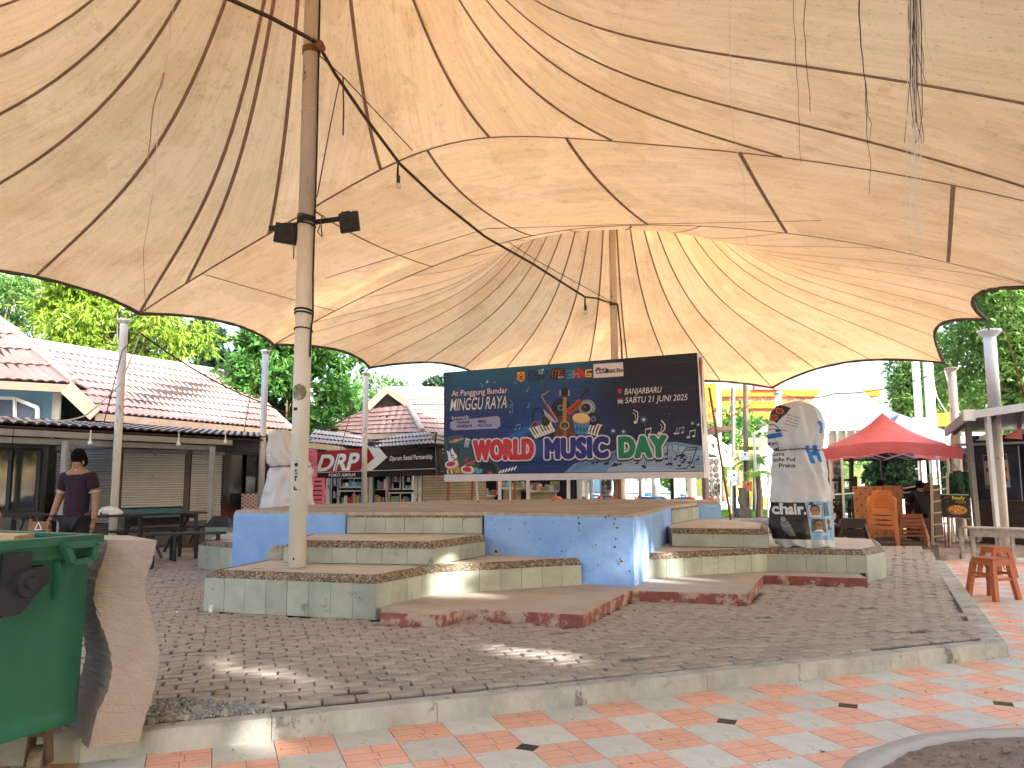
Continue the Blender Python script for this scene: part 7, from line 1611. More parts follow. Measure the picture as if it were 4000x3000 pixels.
cb_ = Canvas(220, 290, (.55,.51,.43)); cb_.rect(5,6,215,50,(.12,.11,.10)); cb_.text('PREMIUM', 14, 38, 22, (.6,.58,.5), width=190, bold=.02); cb_.text('B', 20, 145, 44, (.05,.05,.06), width=34, bold=.05); cb_.text('N', 168, 145, 44, (.05,.05,.06), width=34, bold=.05); cb_.poly([(150,230),(190,190),(215,240),(170,262)], (.55,.15,.1)); cb_.poly([(170,262),(218,225),(218,275)], (.25,.5,.65)); cb_.rect(4,262,150,286,(.12,.3,.38))
cb_.a[6:50, 5:215] = (.10,.095,.09)
q = [D(3850,1908,17.2), D(3948,1903,16.9), D(3934,1773,16.9), D(3839,1779,17.2)]; mb = MB(); mb.add(q, [(0,1,2,3)]); mb.uv = [(0,0),(1,0),(1,1),(0,1)]; part('poster', mb, print_mat('kiosk_poster', cb_, .5), kR_)
q = [D(3922,1712,16.6), D(3994,1716,16.4), D(3990,1672,16.4), D(3938,1694,16.6)]; mb = MB(); mb.add(q, [(0,1,2,3)]); part('red_cloth', mb, M_redc, kR_)
mb = MB(); c = D(3838,1720,17.3); mb.lathe([(.13,0),(.12,.015),(.065,.02),(.06,.09),(.03,.11)], tuple(c), 16); solo('white_hat', mb, M_white, 'white brimmed hat resting on the rail inside the right kiosk', 'hat', loc=tuple(c))
mb = MB(); 
for k in range(60): p = D(random.uniform(3720,3790), random.uniform(1870,1925), 18.2+random.uniform(-.2,.2)); mb.ball(p, random.uniform(.08,.16), 6, 5, (1,.7,1.2), .3)
solo('green_tarp_heap', mb, mat('dark_green_cloth', (.01,.04,.025), (.02,.08,.05), 5, .8), 'heap of dark green tarpaulin between ladder and kiosk post', 'tarpaulin', loc=tuple(D(3755,1925,18.2)))
# weathered work bench and the orange stools
M_oldw = mat('weathered_board', (.33,.29,.24), (.47,.43,.37), 5, .85, .4, 30, stretch=(.6,4,4))
wb = thing('wooden_bench', 'weathered grey wooden bench table at the right edge before the kiosk', 'bench', tuple(D(3790,2185,15.2)))
a, b = D(3778,2062,15.2), D(4200,2078,14.2); zt_ = a.z; b.z = zt_
for k in range(3): mb = MB(); o_ = Vector((.05,.18,0))*k; mb.bar(a+o_+Vector((0,0,0)), b+o_, .165, .03, up=(0,0,1)); part('top_board', mb, M_oldw, wb)
mb = MB(); mb.bar(a+Vector((.06,-.06,-.09)), b+Vector((0,-.06,-.09)), .03, .13); part('apron', mb, M_oldw, wb)
for s in (.02, .40, .9):
    for o_ in (0, .38): p = a.lerp(b, s)+Vector((.05,o_,0)); mb = MB(); mb.bar((p.x,p.y,0),(p.x,p.y,zt_-.02), .06, .06); part('leg', mb, M_oldw, wb)
M_rat = mat('orange_rattan_plastic', (.33,.09,.035), (.44,.13,.05), 90, .5, .5, 120)
rs = MB(); w, h, tpw = .36, .47, .27
rs.box((0,0,h-.012),(tpw,tpw,.024)); rs.box((0,0,h-.055),(tpw+.03,tpw+.03,.06), taper=.95)
def rleg(sx, sy):
    m_ = MB(); m_.bar((sx*w/2, sy*w/2, 0), (sx*(tpw/2-.01), sy*(tpw/2-.01), h-.06), .06, .05); return m_
def rattan(label, x, y, z, rz, s=1.0):
    t = thing('rattan_stool', label, 'stool', (x, y, z), rz, 'orange woven-pattern plastic stools'); part('seat', rs, M_rat, t, local=True)
    for sx in (-1,1):
        for sy in (-1,1): part('leg', rleg(sx, sy), M_rat, t, local=True)
    mb = MB()
    for s_ in (-1,1): mb.bar((-w*.42, s_*w*.43, h*.5), (w*.42, s_*w*.43, h*.5), .015, .03); mb.bar((s_*w*.43, -w*.42, h*.62), (s_*w*.43, w*.42, h*.62), .015, .03)
    for s_ in (-1,1):
        for q in range(6): mb.bar((-.13+q*.05, s_*(tpw/2+.005), h-.09), (-.11+q*.05, s_*(tpw/2+.012), h-.13), .012, .01)
    part('rail', mb, M_rat, t, local=True); t.scale = (s, s, s); return t
p = G(3880, 2338, 0); rattan('nearer orange rattan-pattern plastic stool on the terracotta tiles at the right edge', p.x, p.y, 0, .35, 1.12)
p = G(3892, 2290, 0); rattan('farther orange rattan-pattern plastic stool, half hidden behind the nearer one', D(3868,0,p.y+1.1).x, p.y+1.1, 0, .1, 1.0)

# ================================================================== left furniture, person, cat
M_blk = mat('black_painted_wood', (.016,.015,.015), (.035,.033,.032), 6, .45, .2, 20)
def trestle(name, label, cat, a, b, w, legs, group=None, m=M_blk, boards=2):
    a, b = Vector(a), Vector(b); zt = a.z; t = thing(name, label, cat, (a.x, a.y, .12), 0, group); d = (b-a).normalized(); n = Vector((-d.y, d.x, 0))
    for k in range(boards): o_ = n*(w/boards*(k+.5)); mb = MB(); mb.bar(a+o_, b+o_, w/boards-.012, .035); part('board', mb, m, t)
    for s in legs:
        for e in (0.06, w-.06):
            p = a.lerp(b, s)+n*e; foot = p + d*(.0) + n*(-.05 if e < .1 else .05); mb = MB(); mb.bar((foot.x,foot.y,.12),(p.x,p.y,zt-.02), .05, .05); part('leg', mb, m, t)
        p = a.lerp(b, s); mb = MB(); mb.bar(p+n*.02+Vector((0,0,-.06)), p+n*(w-.02)+Vector((0,0,-.06)), .04, .06); mb.bar(a.lerp(b, s)+n*w*.5+Vector((0,0,-.05)), Vector((*V2(a.lerp(b, min(1, max(0, s+(.12 if s < .5 else -.12)))) + n*w*.5), .3)), .035, .04); part('brace', mb, m, t)
    return t
trestle('long_table', 'long black table with the white cat lying on it, beside the standing man', 'table', D(262,2024,12.9), Vector((*V2(D(812,2004,14.8)), D(262,2024,12.9).z)), .6, (.08,.5,.92))
za = D(881,2083,13.3).z
trestle('long_bench', 'low black bench in front of the long table, right end beside the blue stage wall', 'bench', Vector((*V2(D(560,2100,12.9)), za)), Vector((*V2(D(885,2083,13.35)), za)), .30, (.1,.9), 'black benches')
trestle('long_bench', 'black bench with sunlit top between the front bench and the long table', 'bench', Vector((*V2(D(430,2090,13.6)), za)), Vector((*V2(D(730,2070,14.3)), za)), .30, (.15,.85), 'black benches')
trestle('side_table', 'dark table at the left edge where the seated person leans', 'table', D(-260,2028,11.2), Vector((*V2(D(205,2022,12.6)), D(-260,2028,11.2).z)), .7, (.1,.85))
trestle('long_bench', 'black bench behind the long table below the roller shutters', 'bench', Vector((*V2(D(560,2040,15.6)), .62)), Vector((*V2(D(800,2040,16.2)), .62)), .30, (.1,.9), 'black benches')
M_chw = mat('old_chair_wood', (.16,.085,.04), (.26,.15,.08), 6, .7)
ch = thing('wooden_chair', 'old brown wooden chair with a pale triangle mark on its backrest, behind the bin', 'chair', tuple(D(155,2150,11.4)))
c = D(152,2055,11.4)
mb = MB(); mb.box(c, (.26,.02,.13)); part('backrest', mb, M_chw, ch); mb = MB(); mb.box(c+Vector((0,.2,-.22)), (.32,.36,.03)); part('seat', mb, M_chw, ch)
for sx in (-.13,.13):
    mb = MB(); mb.bar((c.x+sx*1.15, c.y-.03, .12), (c.x+sx*.95, c.y+.01, c.z+.1), .035); part('leg', mb, M_chw, ch); mb = MB(); mb.bar((c.x+sx*1.15, c.y+.38, .12), (c.x+sx, c.y+.36, c.z-.22), .035); part('leg', mb, M_chw, ch)
mb = MB(); P = [c+Vector((x,-.013,z)) for x, z in ((-.05,-.05),(0,.055),(.05,-.05))]
for a, b in zip(P, P[1:]+P[:1]): mb.bar(a, b, .012, .006, up=(0,1,0))
part('triangle_mark', mb, M_white, ch)
tb = thing('litter_bin', 'pale green litter bin with dark pitched lid between the bench and the blue wall', 'litter bin', tuple(D(867,2120,15.9)))
c = D(867,0,15.9); zt_ = .62
mb = MB(); mb.box((c.x,c.y,.12+.26),(.40,.34,.52), taper=1.12); part('body', mb, mat('pale_green_bin', (.24,.33,.31), (.34,.43,.40), 4, .6, .1, 20, spots=(.12,.15,.14), sscale=5, samt=.3), tb)
mb = MB(); mb.add([(c.x-.25,c.y-.2,.64),(c.x+.25,c.y-.2,.64),(c.x+.25,c.y+.2,.64),(c.x-.25,c.y+.2,.64),(c.x-.13,c.y,.85),(c.x+.13,c.y,.85)], [(0,1,5,4),(1,2,5),(2,3,4,5),(3,0,4),(3,2,1,0)]); part('lid', mb, M_dmetal, tb)

def skinned(name, V, E, Rd, m, parent, levels=2, rootv=0, sm=True):
    me = bpy.data.meshes.new('tmp'); me.from_pydata([tuple(v) for v in V], E, []); o = bpy.data.objects.new('tmp', me); COL.objects.link(o)
    sk = o.modifiers.new('s', 'SKIN'); sk.use_smooth_shade = True; ss = o.modifiers.new('u', 'SUBSURF'); ss.levels = ss.render_levels = levels
    for i, r in enumerate(Rd): 
        d = me.skin_vertices[0].data[i]; d.radius = (r, r) if not hasattr(r, '__len__') else r; d.use_root = (i == rootv)
    dg = bpy.context.evaluated_depsgraph_get(); me2 = bpy.data.meshes.new_from_object(o.evaluated_get(dg)); bpy.data.objects.remove(o); me2.name = name; me2.materials.clear()
    for q in (m if isinstance(m, (list, tuple)) else [m]): me2.materials.append(q)
    ob = link(name, me2, parent); return ob
M_skin = mat('skin', (.25,.13,.08), (.31,.17,.11), 8, .55)
M_hair = mat('black_hair', (.004,.0035,.0035), (.009,.008,.008), 30, .9, .6, 90, spec=.08)
M_trou = mat('black_trousers', (.012,.013,.018), (.022,.022,.028), 5, .9)
def polo_mat():
    m = mat('striped_polo', (.12,.02,.035), rough=.85); N, L, b = nodes(m); tc = N.new('ShaderNodeTexCoord'); w = N.new('ShaderNodeTexWave'); w.inputs['Scale'].default_value = 2.6; w.inputs['Phase Offset'].default_value = 1.6; L.new(tc.outputs['Object'], w.inputs['Vector'])
    cr = N.new('ShaderNodeValToRGB'); cr.color_ramp.interpolation = 'CONSTANT'; cr.color_ramp.elements[0].color = (.035,.006,.011,1); cr.color_ramp.elements[1].color = (.014,.013,.035,1); cr.color_ramp.elements[1].position = .55; L.new(w.outputs['Fac'], cr.inputs[0]); L.new(cr.outputs[0], b.inputs['Base Color']); return m
man = thing('person', 'man seen from behind in a maroon and navy striped polo shirt with pale trimmed sleeves', 'person', (D(303,1864,10.9).x, 10.9, .12), -.12)
body_v = [(0,0,.92),(0,.02,1.12),(0,.03,1.34),(0,.01,1.47),(0,-.005,1.54),(-.01,-.02,1.63),
          (-.17,.02,1.42),(-.245,.03,1.18),(-.285,-.03,.94),(-.30,-.06,.86), (.17,.02,1.42),(.24,.04,1.18),(.265,.0,.94),(.27,-.02,.86),
          (-.10,0,.88),(-.12,-.05,.50),(-.13,.02,.10),(-.13,-.10,.03), (.10,0,.88),(.12,.04,.50),(.13,.10,.10),(.13,.0,.04)]
body_e = [(0,1),(1,2),(2,3),(3,4),(4,5),(3,6),(6,7),(7,8),(8,9),(3,10),(10,11),(11,12),(12,13),(0,14),(14,15),(15,16),(16,17),(0,18),(18,19),(19,20),(20,21)]
body_r = [(.15,.10),(.14,.10),(.15,.10),(.09,.075),.055,.085,.068,.056,.042,.034,.068,.056,.042,.034,.095,.062,.045,.04,.095,.062,.045,.04]
k_ = 1.83/1.74
bv = [(x*k_, y*k_, z*k_) for x, y, z in body_v]
skinned('body', bv, body_e, body_r, M_skin, man)
sv = [(0,0,.80),(0,.01,1.05),(0,.03,1.34),(0,.015,1.455),(-.17,.02,1.42),(-.228,.03,1.235),(.17,.02,1.42),(.225,.035,1.235)]
shirt = skinned('polo_shirt', [(x*k_,y*k_,z*k_) for x,y,z in sv], [(0,1),(1,2),(2,3),(3,4),(4,5),(3,6),(6,7)], [(.19,.135),(.185,.13),(.195,.13),(.115,.09),.090,.088,.090,.088], polo_mat(), man)
skinned('trousers', [(x*k_,y*k_,z*k_) for x,y,z in [(0,0,.90),(-.10,0,.84),(-.12,-.05,.50),(-.13,.02,.10),(.10,0,.84),(.12,.04,.50),(.13,.10,.10)]], [(0,1),(1,2),(2,3),(0,4),(4,5),(5,6)], [(.16,.12),.105,.08,.065,.105,.08,.065], M_trou, man)
mb = MB(); mb.ball((-.012*k_, .012, 1.685*k_), .102, 18, 12, (.95,1.05,1.08), .03); mb.ball((-.0, .048, 1.63*k_), .094, 14, 10, (1.0,.85,1.1), .03); part('hair', mb, M_hair, man, local=True, smooth=True)
mb = MB()
for s in (-1, 1): mb.ball((-.01+s*.092, -.015, 1.60*k_), .024, 8, 6, (.5,.8,1.3))
part('ears', mb, M_skin, man, local=True, smooth=True)
M_trim = mat('pale_trim', (.55,.50,.42), rough=.8)
mb = MB(); mb.tube([(.068*cos(a), .012+.062*sin(a), 1.515*k_+.012*sin(a)) for a in np.linspace(0, 2*pi, 24)], .012, 6)
for s in (-1, 1):
    c = Vector((s*.229, .032, 1.222))*k_; mb.tube([c+Vector((.066*cos(a), .066*sin(a), .0+s*.012*cos(a))) for a in np.linspace(0, 2*pi, 22)], .008, 5)
part('trim', mb, M_trim, man, local=True)
mb = MB(); c = Vector((-.289,-.035,.915))*k_; mb.tube([c+Vector((.038*cos(a), .038*sin(a), .0)) for a in np.linspace(0, 2*pi, 18)], .013, 6); part('wrist_watch', mb, M_black, man, local=True)
for s, hx, hy in ((-1,-.30,-.06),(1,.27,-.02)):
    base = Vector((hx, hy, .85))*k_
    V = [base, base+Vector((0,-.01,-.045))]; E = [(0,1)]; R_ = [.030,.034]
    for q in range(4):
        o_ = (q-1.5)*.018; i0 = len(V); l = (.062,.075,.070,.052)[q]; V += [base+Vector((s*.004, o_, -.085)), base+Vector((-s*.006, o_*1.05-.006, -.085-l*.5)), base+Vector((-s*.018, o_*1.05-.014, -.085-l))]; E += [(1,i0),(i0,i0+1),(i0+1,i0+2)]; R_ += [.0105,.009,.008]
    i0 = len(V); V += [base+Vector((-s*.005,-.040,-.05)), base+Vector((-s*.01,-.052,-.085))]; E += [(1,i0),(i0,i0+1)]; R_ += [.011,.009]
    skinned('hand', V, E, R_, M_skin, man, 1)
M_blkshirt = mat('black_shirt', (.010,.010,.012), (.02,.02,.022), 5, .9)
def seated(label, x, y, z, rz, shirt_m, arms=True):
    t = thing('person', label, 'person', (x, y, z), rz)
    V = [(0,0,.48),(0,.02,.72),(0,0,.96),(0,-.02,1.06),(0,-.05,1.17),(-.17,0,1.0),(-.24,-.12,.80),(-.20,-.36,.76),(.17,0,1.0),(.24,-.12,.80),(.20,-.36,.76),(-.10,-.38,.50),(-.11,-.42,.08),(-.11,-.54,.05),(.10,-.38,.50),(.11,-.42,.08),(.11,-.54,.05)]
    E = [(0,1),(1,2),(2,3),(3,4),(2,5),(5,6),(6,7),(2,8),(8,9),(9,10),(0,11),(11,12),(12,13),(0,14),(14,15),(15,16)]
    skinned('body', V, E, [.13,.13,.12,.055,.092,.06,.045,.033,.06,.045,.033,.08,.05,.04,.08,.05,.04], M_skin, t)
    skinned('shirt', [V[i] for i in (0,1,2,5,6,8,9)], [(0,1),(1,2),(2,3),(3,4),(2,5),(5,6)], [(.18,.16),(.19,.16),(.18,.14),.10,.085,.10,.085], shirt_m, t)
    skinned('trousers', [V[i] for i in (0,11,12,14,15)], [(0,1),(1,2),(0,3),(3,4)], [.15,.095,.07,.095,.07], M_trou, t)
    mb = MB(); mb.ball((0,-.03,1.215), .10, 14, 10, (.95,1.05,.95), .03); part('hair', mb, M_hair, t, local=True, smooth=True); return t
p = D(2,0,11.6); seated('dark clothed person seated at the table, cut by the left edge', p.x-.42, 11.75, .28, .9, M_blkshirt)
stl = trestle('long_bench', 'bench under the seated person at the left edge', 'bench', Vector((p.x-1.3, 11.6, .62)), Vector((p.x-.1, 11.75, .62)), .3, (.1,.9), 'black benches')
p = D(3433,0,19.9); seated('person seated behind the plywood sheet with only dark hair showing', p.x, 19.9, .2, 0, M_blkshirt)
p = D(3615,0,18.2); seated('person in dark shirt sitting with their back turned behind the burnt orange stools', p.x-.05, 18.35, .18, pi, M_blkshirt)
mb = MB(); mb.box((p.x-.05,18.35,.38),(.36,.36,.5)); solo('box_seat', mb, M_dwood, 'dark box seat under the person at the counter', 'seat', loc=(p.x,18.35,.13))
p = D(3433,0,19.9); mb = MB(); mb.box((p.x,19.95,.35),(.4,.36,.5)); solo('box_seat', mb, M_dwood, 'dark box seat hidden behind the plywood sheet', 'seat', loc=(p.x,19.95,.1))
# the cat
ct_ = D(430,2008,13.7); tz = D(262,2024,12.9).z+.018
cat_ = thing('cat', 'white cat with black patches asleep on the long black table', 'cat', (ct_.x, 13.62, tz), -.1)
M_fur = mat('white_fur', (.62,.57,.50), (.74,.70,.64), 20, .9, .5, 80); M_furb = mat('black_fur', (.015,.013,.012), (.03,.028,.026), 20, .9, .5, 80)
skinned('body', [(.16,0,.075),(.04,0,.09),(-.08,0,.07),(-.15,-.01,.055),(.20,-.07,.025),(.10,-.12,.02),(-.10,-.08,.02),(-.17,-.12,.018),(.18,.07,.03),(.25,.02,.03),(.22,-.10,.02),(.10,-.17,.018)], [(0,1),(1,2),(2,3),(0,4),(4,5),(2,6),(6,7),(0,8),(0,9),(9,10),(10,11)], [.085,.085,.065,.045,.035,.018,.025,.016,.04,.022,.016,.011], M_fur, cat_)
mb = MB(); mb.ball((-.245,-.03,.052), .056, 14, 9, (1.1,.95,.85), .02); part('head', mb, M_furb, cat_, local=True, smooth=True)
mb = MB(); [mb.add([(-.235,s*.035-.02,.085),(-.195,s*.045-.02,.085),(-.215,s*.05-.02,.13),(-.215,s*.03-.02,.09)], [(0,1,2),(1,3,2),(3,0,2)]) for s in (-1,1)]; part('ears', mb, M_furb, cat_, local=True)
mb = MB(); mb.ball((-.12,-.055,.035), .035, 10, 7, (1.2,.6,.8)); part('black_patch', mb, M_furb, cat_, local=True, smooth=True)
mb = MB(); mb.ball((-.262,-.025,.035), .02, 8, 6); part('white_muzzle', mb, M_fur, cat_, local=True, smooth=True)
# lamps under the awning
for i, (px, py, Y) in enumerate(((352,1730,13.9),(697,1735,15.3),(880,1727,16.2))):
    t = thing('hanging_bulb', ('left','middle','right')[i]+'most bare bulb hanging under the kiosk awning on the left', 'light bulb', tuple(D(px,py,Y)), 0, 'bulbs under the awning'); c = D(px, py, Y)
    mb = MB(); mb.tube([c+Vector((0,0,.22)), c+Vector((0,0,.06))], .012, 5); mb.tube([c+Vector((0,0,.07)), c+Vector((0,0,.02))], .022, 8); part('socket', mb, M_white, t); mb = MB(); mb.ball(c, .04, 10, 8); part('glass_bulb', mb, M_bulb, t, smooth=True)
t = thing('wire_lampshade', 'black diamond shaped wire lampshade hanging in front of the left window', 'lampshade', tuple(D(48,1770,13.0))); c = D(48,1745,13.0); mb = MB()
eq = [c+Vector((.12*cos(a), .12*sin(a), -.17)) for a in np.linspace(0, 2*pi, 7)[:-1]]; tp_ = [c+Vector((.04*cos(a), .04*sin(a), 0)) for a in np.linspace(0, 2*pi, 7)[:-1]]; bt = c+Vector((0,0,-.27))
for k in range(6): mb.bar(eq[k], eq[(k+1)%6], .006); mb.bar(tp_[k], eq[k], .006); mb.bar(eq[k], bt, .006); mb.bar(tp_[k], tp_[(k+1)%6], .006)
part('wire_cage', mb, M_black, t); mb = MB(); mb.tube([c+Vector((0,0,.3)), c], .006, 5); part('flex', mb, M_black, t)
# ropes and cables in the air
def cable(name, label, pts, r, m, sag=.0, cat='cable'):
    Q = []
    for a, b in zip(pts[:-1], pts[1:]):
        for s in range(12): q = a.lerp(b, s/12); q.z -= sag*4*(s/12)*(1-s/12); Q.append(q)
    Q.append(pts[-1]); mb = MB(); mb.tube(Q, r, 5); return solo(name, mb, m, label, cat, loc=tuple(pts[0]))
cable('rope', 'dark rope running from the left corner post over the pink roof to the second post', [D(545,1300,15.0), D(1018,1570,19.4), D(1420,1695,22.8)], .018, M_rope, .12, 'rope')
cable('white_cable', 'white cable looping down from the left corner post to the awning roof', [D(548,1302,15.0), D(470,1500,14.9), D(330,1625,14.8), D(200,1645,14.2), D(0,1628,13.2)], .014, M_str, .03)
cable('guy_rope', 'brown guy rope from the left corner post to the awning tiles', [D(540,1300,15.0), D(478,1370,14.9), D(405,1655,14.6)], .010, M_mar, 0, 'rope')
cable('guy_rope', 'brown guy rope slanting down in front of the right end of the pink roof', [D(1018,1390,19.0), D(975,1560,18.6), D(953,1690,18.2)], .010, M_mar, 0, 'rope')
cable('guy_rope', 'thin rope slanting down from the DRP post across the shop banner', [D(1395,1530,22.0), D(1345,1700,21.4), D(1305,1850,21.0)], .010, M_mar, 0, 'rope')
cable('overhead_cable', 'dark overhead cable sagging across the sky beside the wrapped figure', [D(3035,1530,26), D(3260,1537,24), D(3690,1442,21)], .014, M_black, .18)
cable('overhead_cable', 'thin cable rising from the banner brace to the far corner post', [D(2750,1690,19), D(3000,1530,27)], .012, M_maroon, .05)
cable('overhead_cable', 'upper overhead line crossing behind the white tent peak', [D(2500,1500,60), D(4100,1450,60)], .02, M_black, .3)
cable('guy_rope', 'orange-brown guy rope from the thick right post down to the kiosk roof', [D(3925,1290,16.3), D(4010,1560,16.0)], .012, M_rustp, 0, 'rope')
cable('white_rope', 'white rope dangling from the rear right corner post', [D(3690,1445,20.5), D(3710,1520,20), D(3750,1615,19)], .016, M_str, .02, 'rope')
cable('white_rope', 'white rope hanging between the tall white posts', [D(3632,1430,22), D(3660,1550,21.5), D(3718,1640,20.5)], .016, M_str, .03, 'rope')

# ================================================================== the far side of the plaza
M_pale = mat('pale_paving', (.50,.48,.45), (.60,.58,.55), .5, .9)
mb = MB(); mb.prism([(-3,24.5),(34,24.5),(60,75),(-12,75)], -.02, -.004); struct('far_paving', mb, M_pale)
mb = MB(); mb.prism([(-70,90),(120,90),(130,104),(-80,104)], -.02, .0); struct('road', mb, M_asph)
# lawn strip
lw = MB(); la, lb, lc, ld_ = G(2640,2022,0), G(3260,2026,0), G(3300,1996,0), G(2600,1996,0)
lw.prism([V2(la), V2(lb), V2(lc), V2(ld_)], -.003, .04); struct('lawn', lw, mat('turf', (.13,.28,.025), (.22,.40,.05), 1.5, .95, .8, 40))
gv = []; gf = []
for k in range(14000):
    s, t = random.random(), random.random(); p = la.lerp(lb, s).lerp(ld_.lerp(lc, s), t); a = random.uniform(0, pi); h_ = random.uniform(.04,.09); w_ = .012; n = len(gv); gv += [(p.x-w_*cos(a), p.y-w_*sin(a), .038), (p.x+w_*cos(a), p.y+w_*sin(a), .038), (p.x+random.uniform(-.03,.03), p.y+random.uniform(-.03,.03), .04+h_)]; gf.append((n, n+1, n+2))
mb = MB(); mb.v = gv; mb.f = gf; mb.mi = [0]*len(gf); o = solo('grass', mb, leaf_mat('grass_blade', (.08,.18,.02), (.15,.32,.04), (.26,.45,.07), 3), 'short bright green grass of the lawn strip beyond the stage', 'grass'); o['kind'] = 'stuff'; del o['category']
M_orb = mat('orange_render', (.52,.15,.015), (.60,.20,.025), 1, .8); M_cwall = mat('cream_render', (.55,.50,.46), (.64,.60,.56), .4, .85); M_fgl = mat('far_glass', (.10,.13,.16), rough=.2, spec=.6); M_brk = mat('brick_red_panel', (.34,.08,.04), (.42,.12,.07), 2, .8)
def building(label, pxl, pxr, ybands, Y, wallm, bandm, ztop, nwin, bh, cat='building', extra=None):
    a, b = D(pxl, 1700, Y), D(pxr, 1700, Y); t = thing('building', label, cat, ((a.x+b.x)/2, Y, 0)); dep = 14
    mb = MB(); mb.box(((a.x+b.x)/2, Y+dep/2, ztop/2), (b.x-a.x, dep, ztop)); part('wall', mb, wallm, t)
    zs = [(D(pxl, y0, Y).z, D(pxl, y1, Y).z) for y0, y1 in ybands]
    for zt, zb in zs: mb = MB(); mb.box(((a.x+b.x)/2, Y-.6, (zt+zb)/2), (b.x-a.x+1, 1.6, zt-zb)); part('balcony_band', mb, bandm, t)
    for (zt, zb), nx in zip(zs, zs[1:]+[(zs[-1][1]-bh, 0)]):
        z0, z1 = nx[0]+.1, zb-.1
        for k in range(nwin):
            if k % 3 == 2: continue
            x = a.x + (b.x-a.x)*(k+.5)/nwin; mb = MB(); mb.box((x, Y-.05, (z0+z1)/2), ((b.x-a.x)/nwin*.62, .12, max(.3, (z1-z0)*.8))); w_ = part('window', mb, M_brk if k % 5 == 1 else M_white, t); mb = MB(); mb.box((x, Y-.13, (z0+z1)/2), ((b.x-a.x)/nwin*.5, .06, max(.2, (z1-z0)*.6))); part('pane', mb, M_fgl, w_)
    return t
ob = building('large orange and cream building with horizontal balcony bands far behind the banner', 2560, 3420, ((1527,1553),(1572,1599),(1613,1642)), 120, M_cwall, M_orb, D(3000,1522,120).z, 20, 1.6)
mb = MB(); a, b = D(2943,1530,118.8), D(3040,1503,118.8); mb.box(((a.x+b.x)/2, 118.6, (a.z+b.z)/2+.2), (b.x-a.x, 1, b.z-a.z)); part('red_sign_box', mb, M_redc, ob)
mb = MB(); a, b = D(2745,1700,117), D(2795,1500,117); mb.box(((a.x+b.x)/2, 117.5, b.z/2), (b.x-a.x, 2.5, b.z)); part('stair_tower', mb, M_orb, ob)
for y in (1575,1625,1665):
    for x in (2757,2778): p = D(x, y, 116.2); mb = MB(); mb.box(p, (.55,.12,.9)); part('tower_window', mb, M_brk, ob)
M_yel = mat('yellow_render', (.50,.48,.07), (.58,.56,.12), 1, .8)
yb = building('low yellow and lime building beyond the lawn, left of the wrapped figure', 2870, 3010, ((1715,1745),(1762,1772)), 62, M_yel, M_yel, D(2900,1722,62).z, 5, .8)
mb = MB(); a, b = D(2965,1740,61), D(3010,1740,61); mb.box(((a.x+b.x)/2, 61.3, 2.2), (b.x-a.x, .8, 4.4)); part('cream_bay', mb, M_white, yb)
def low(label, x0, x1, Y, h, m, n=6, roofm=None):
    t = thing('building', label, 'building', ((x0+x1)/2, Y, 0)); mb = MB(); mb.box(((x0+x1)/2, Y+4, h/2), (x1-x0, 8, h)); part('wall', mb, m, t)
    mb = MB(); mb.add([(x0-.5,Y-.8,h),(x1+.5,Y-.8,h),(x1+.5,Y+9,h),(x0-.5,Y+9,h),(x0+2,Y+4,h+2),(x1-2,Y+4,h+2)], [(0,1,5,4),(1,2,5),(2,3,4,5),(3,0,4),(3,2,1,0)]); part('roof', mb, roofm or M_rooft, t)
    for k in range(n): x = x0+(x1-x0)*(k+.5)/n; mb = MB(); mb.box((x, Y-.02, h*.5), ((x1-x0)/n*.5, .1, h*.42)); w_ = part('window', mb, M_white, t); mb = MB(); mb.box((x, Y-.09, h*.5), ((x1-x0)/n*.42, .05, h*.36)); part('pane', mb, M_fgl, w_)
    return t
low('long low building with tiled roof far behind the left kiosks', -60, -22, 58, 4.5, M_cwall, 10)
low('pale house far behind the gabled kiosk and the banner', -19, 6, 66, 4.0, M_white, 8)
low('pale blue shop house beyond the plaza, under the banner gap', 9, 26, 82, 3.6, mat('pale_aqua', (.35,.62,.66), (.45,.70,.74), 2, .8), 6)
low('cream shop row behind the white tent and gazebo', 40, 78, 80, 4.2, M_cwall, 12)
low('grey shed beyond the trees at the far right', 52, 80, 60, 3.6, M_wallg, 6)
# a belt of trees round the horizon
for i in range(15):
    x = -95 + i*15.5 + random.uniform(-3,3); Y = 105+random.uniform(0,22); r = random.uniform(6,8.5); hh = random.uniform(9,14)
    tree(('first','second','third','fourth','fifth','sixth','seventh','eighth','ninth','tenth','eleventh','twelfth','thirteenth','fourteenth','fifteenth')[i]+' distant rounded tree from the left along the road on the skyline', x, Y, hh, (r, r, 1.0, hh), M_lf_far if i % 2 else M_lf_mid, n=2600, size=.9, seed=60+i, nclump=22, group='distant roadside trees', trunk_r=.3)
# white peaked marquee
mq = thing('white_marquee', 'big white peaked marquee tent beyond the red gazebo', 'tent', (12.5, 30, 0)); M_mq = mat('white_pvc', (.86,.84,.80), (.90,.88,.84), 2, .5, trans=.25)
pk = D(3288,1430,31.5); el, er = D(3010,1655,29), D(3590,1640,29)
cs = [el, er, er+Vector((1.2,6,0)), el+Vector((1.2,6,0))]
for k in range(4):
    a, b = cs[k], cs[(k+1)%4]; mb = MB()
    def f(u, v, a=a, b=b): e = a.lerp(b, u); p = e.lerp(pk, v); p.z = e.z + (pk.z-e.z)*(.42*v+.58*v**2.6); return p
    mb.grid(f, 12, 16); part('roof_panel', mb, M_mq, mq, smooth=True)
for c in cs: mb = MB(); mb.tube([(c.x,c.y,0),(c.x,c.y,c.z)], .07, 8); part('leg', mb, M_white, mq)
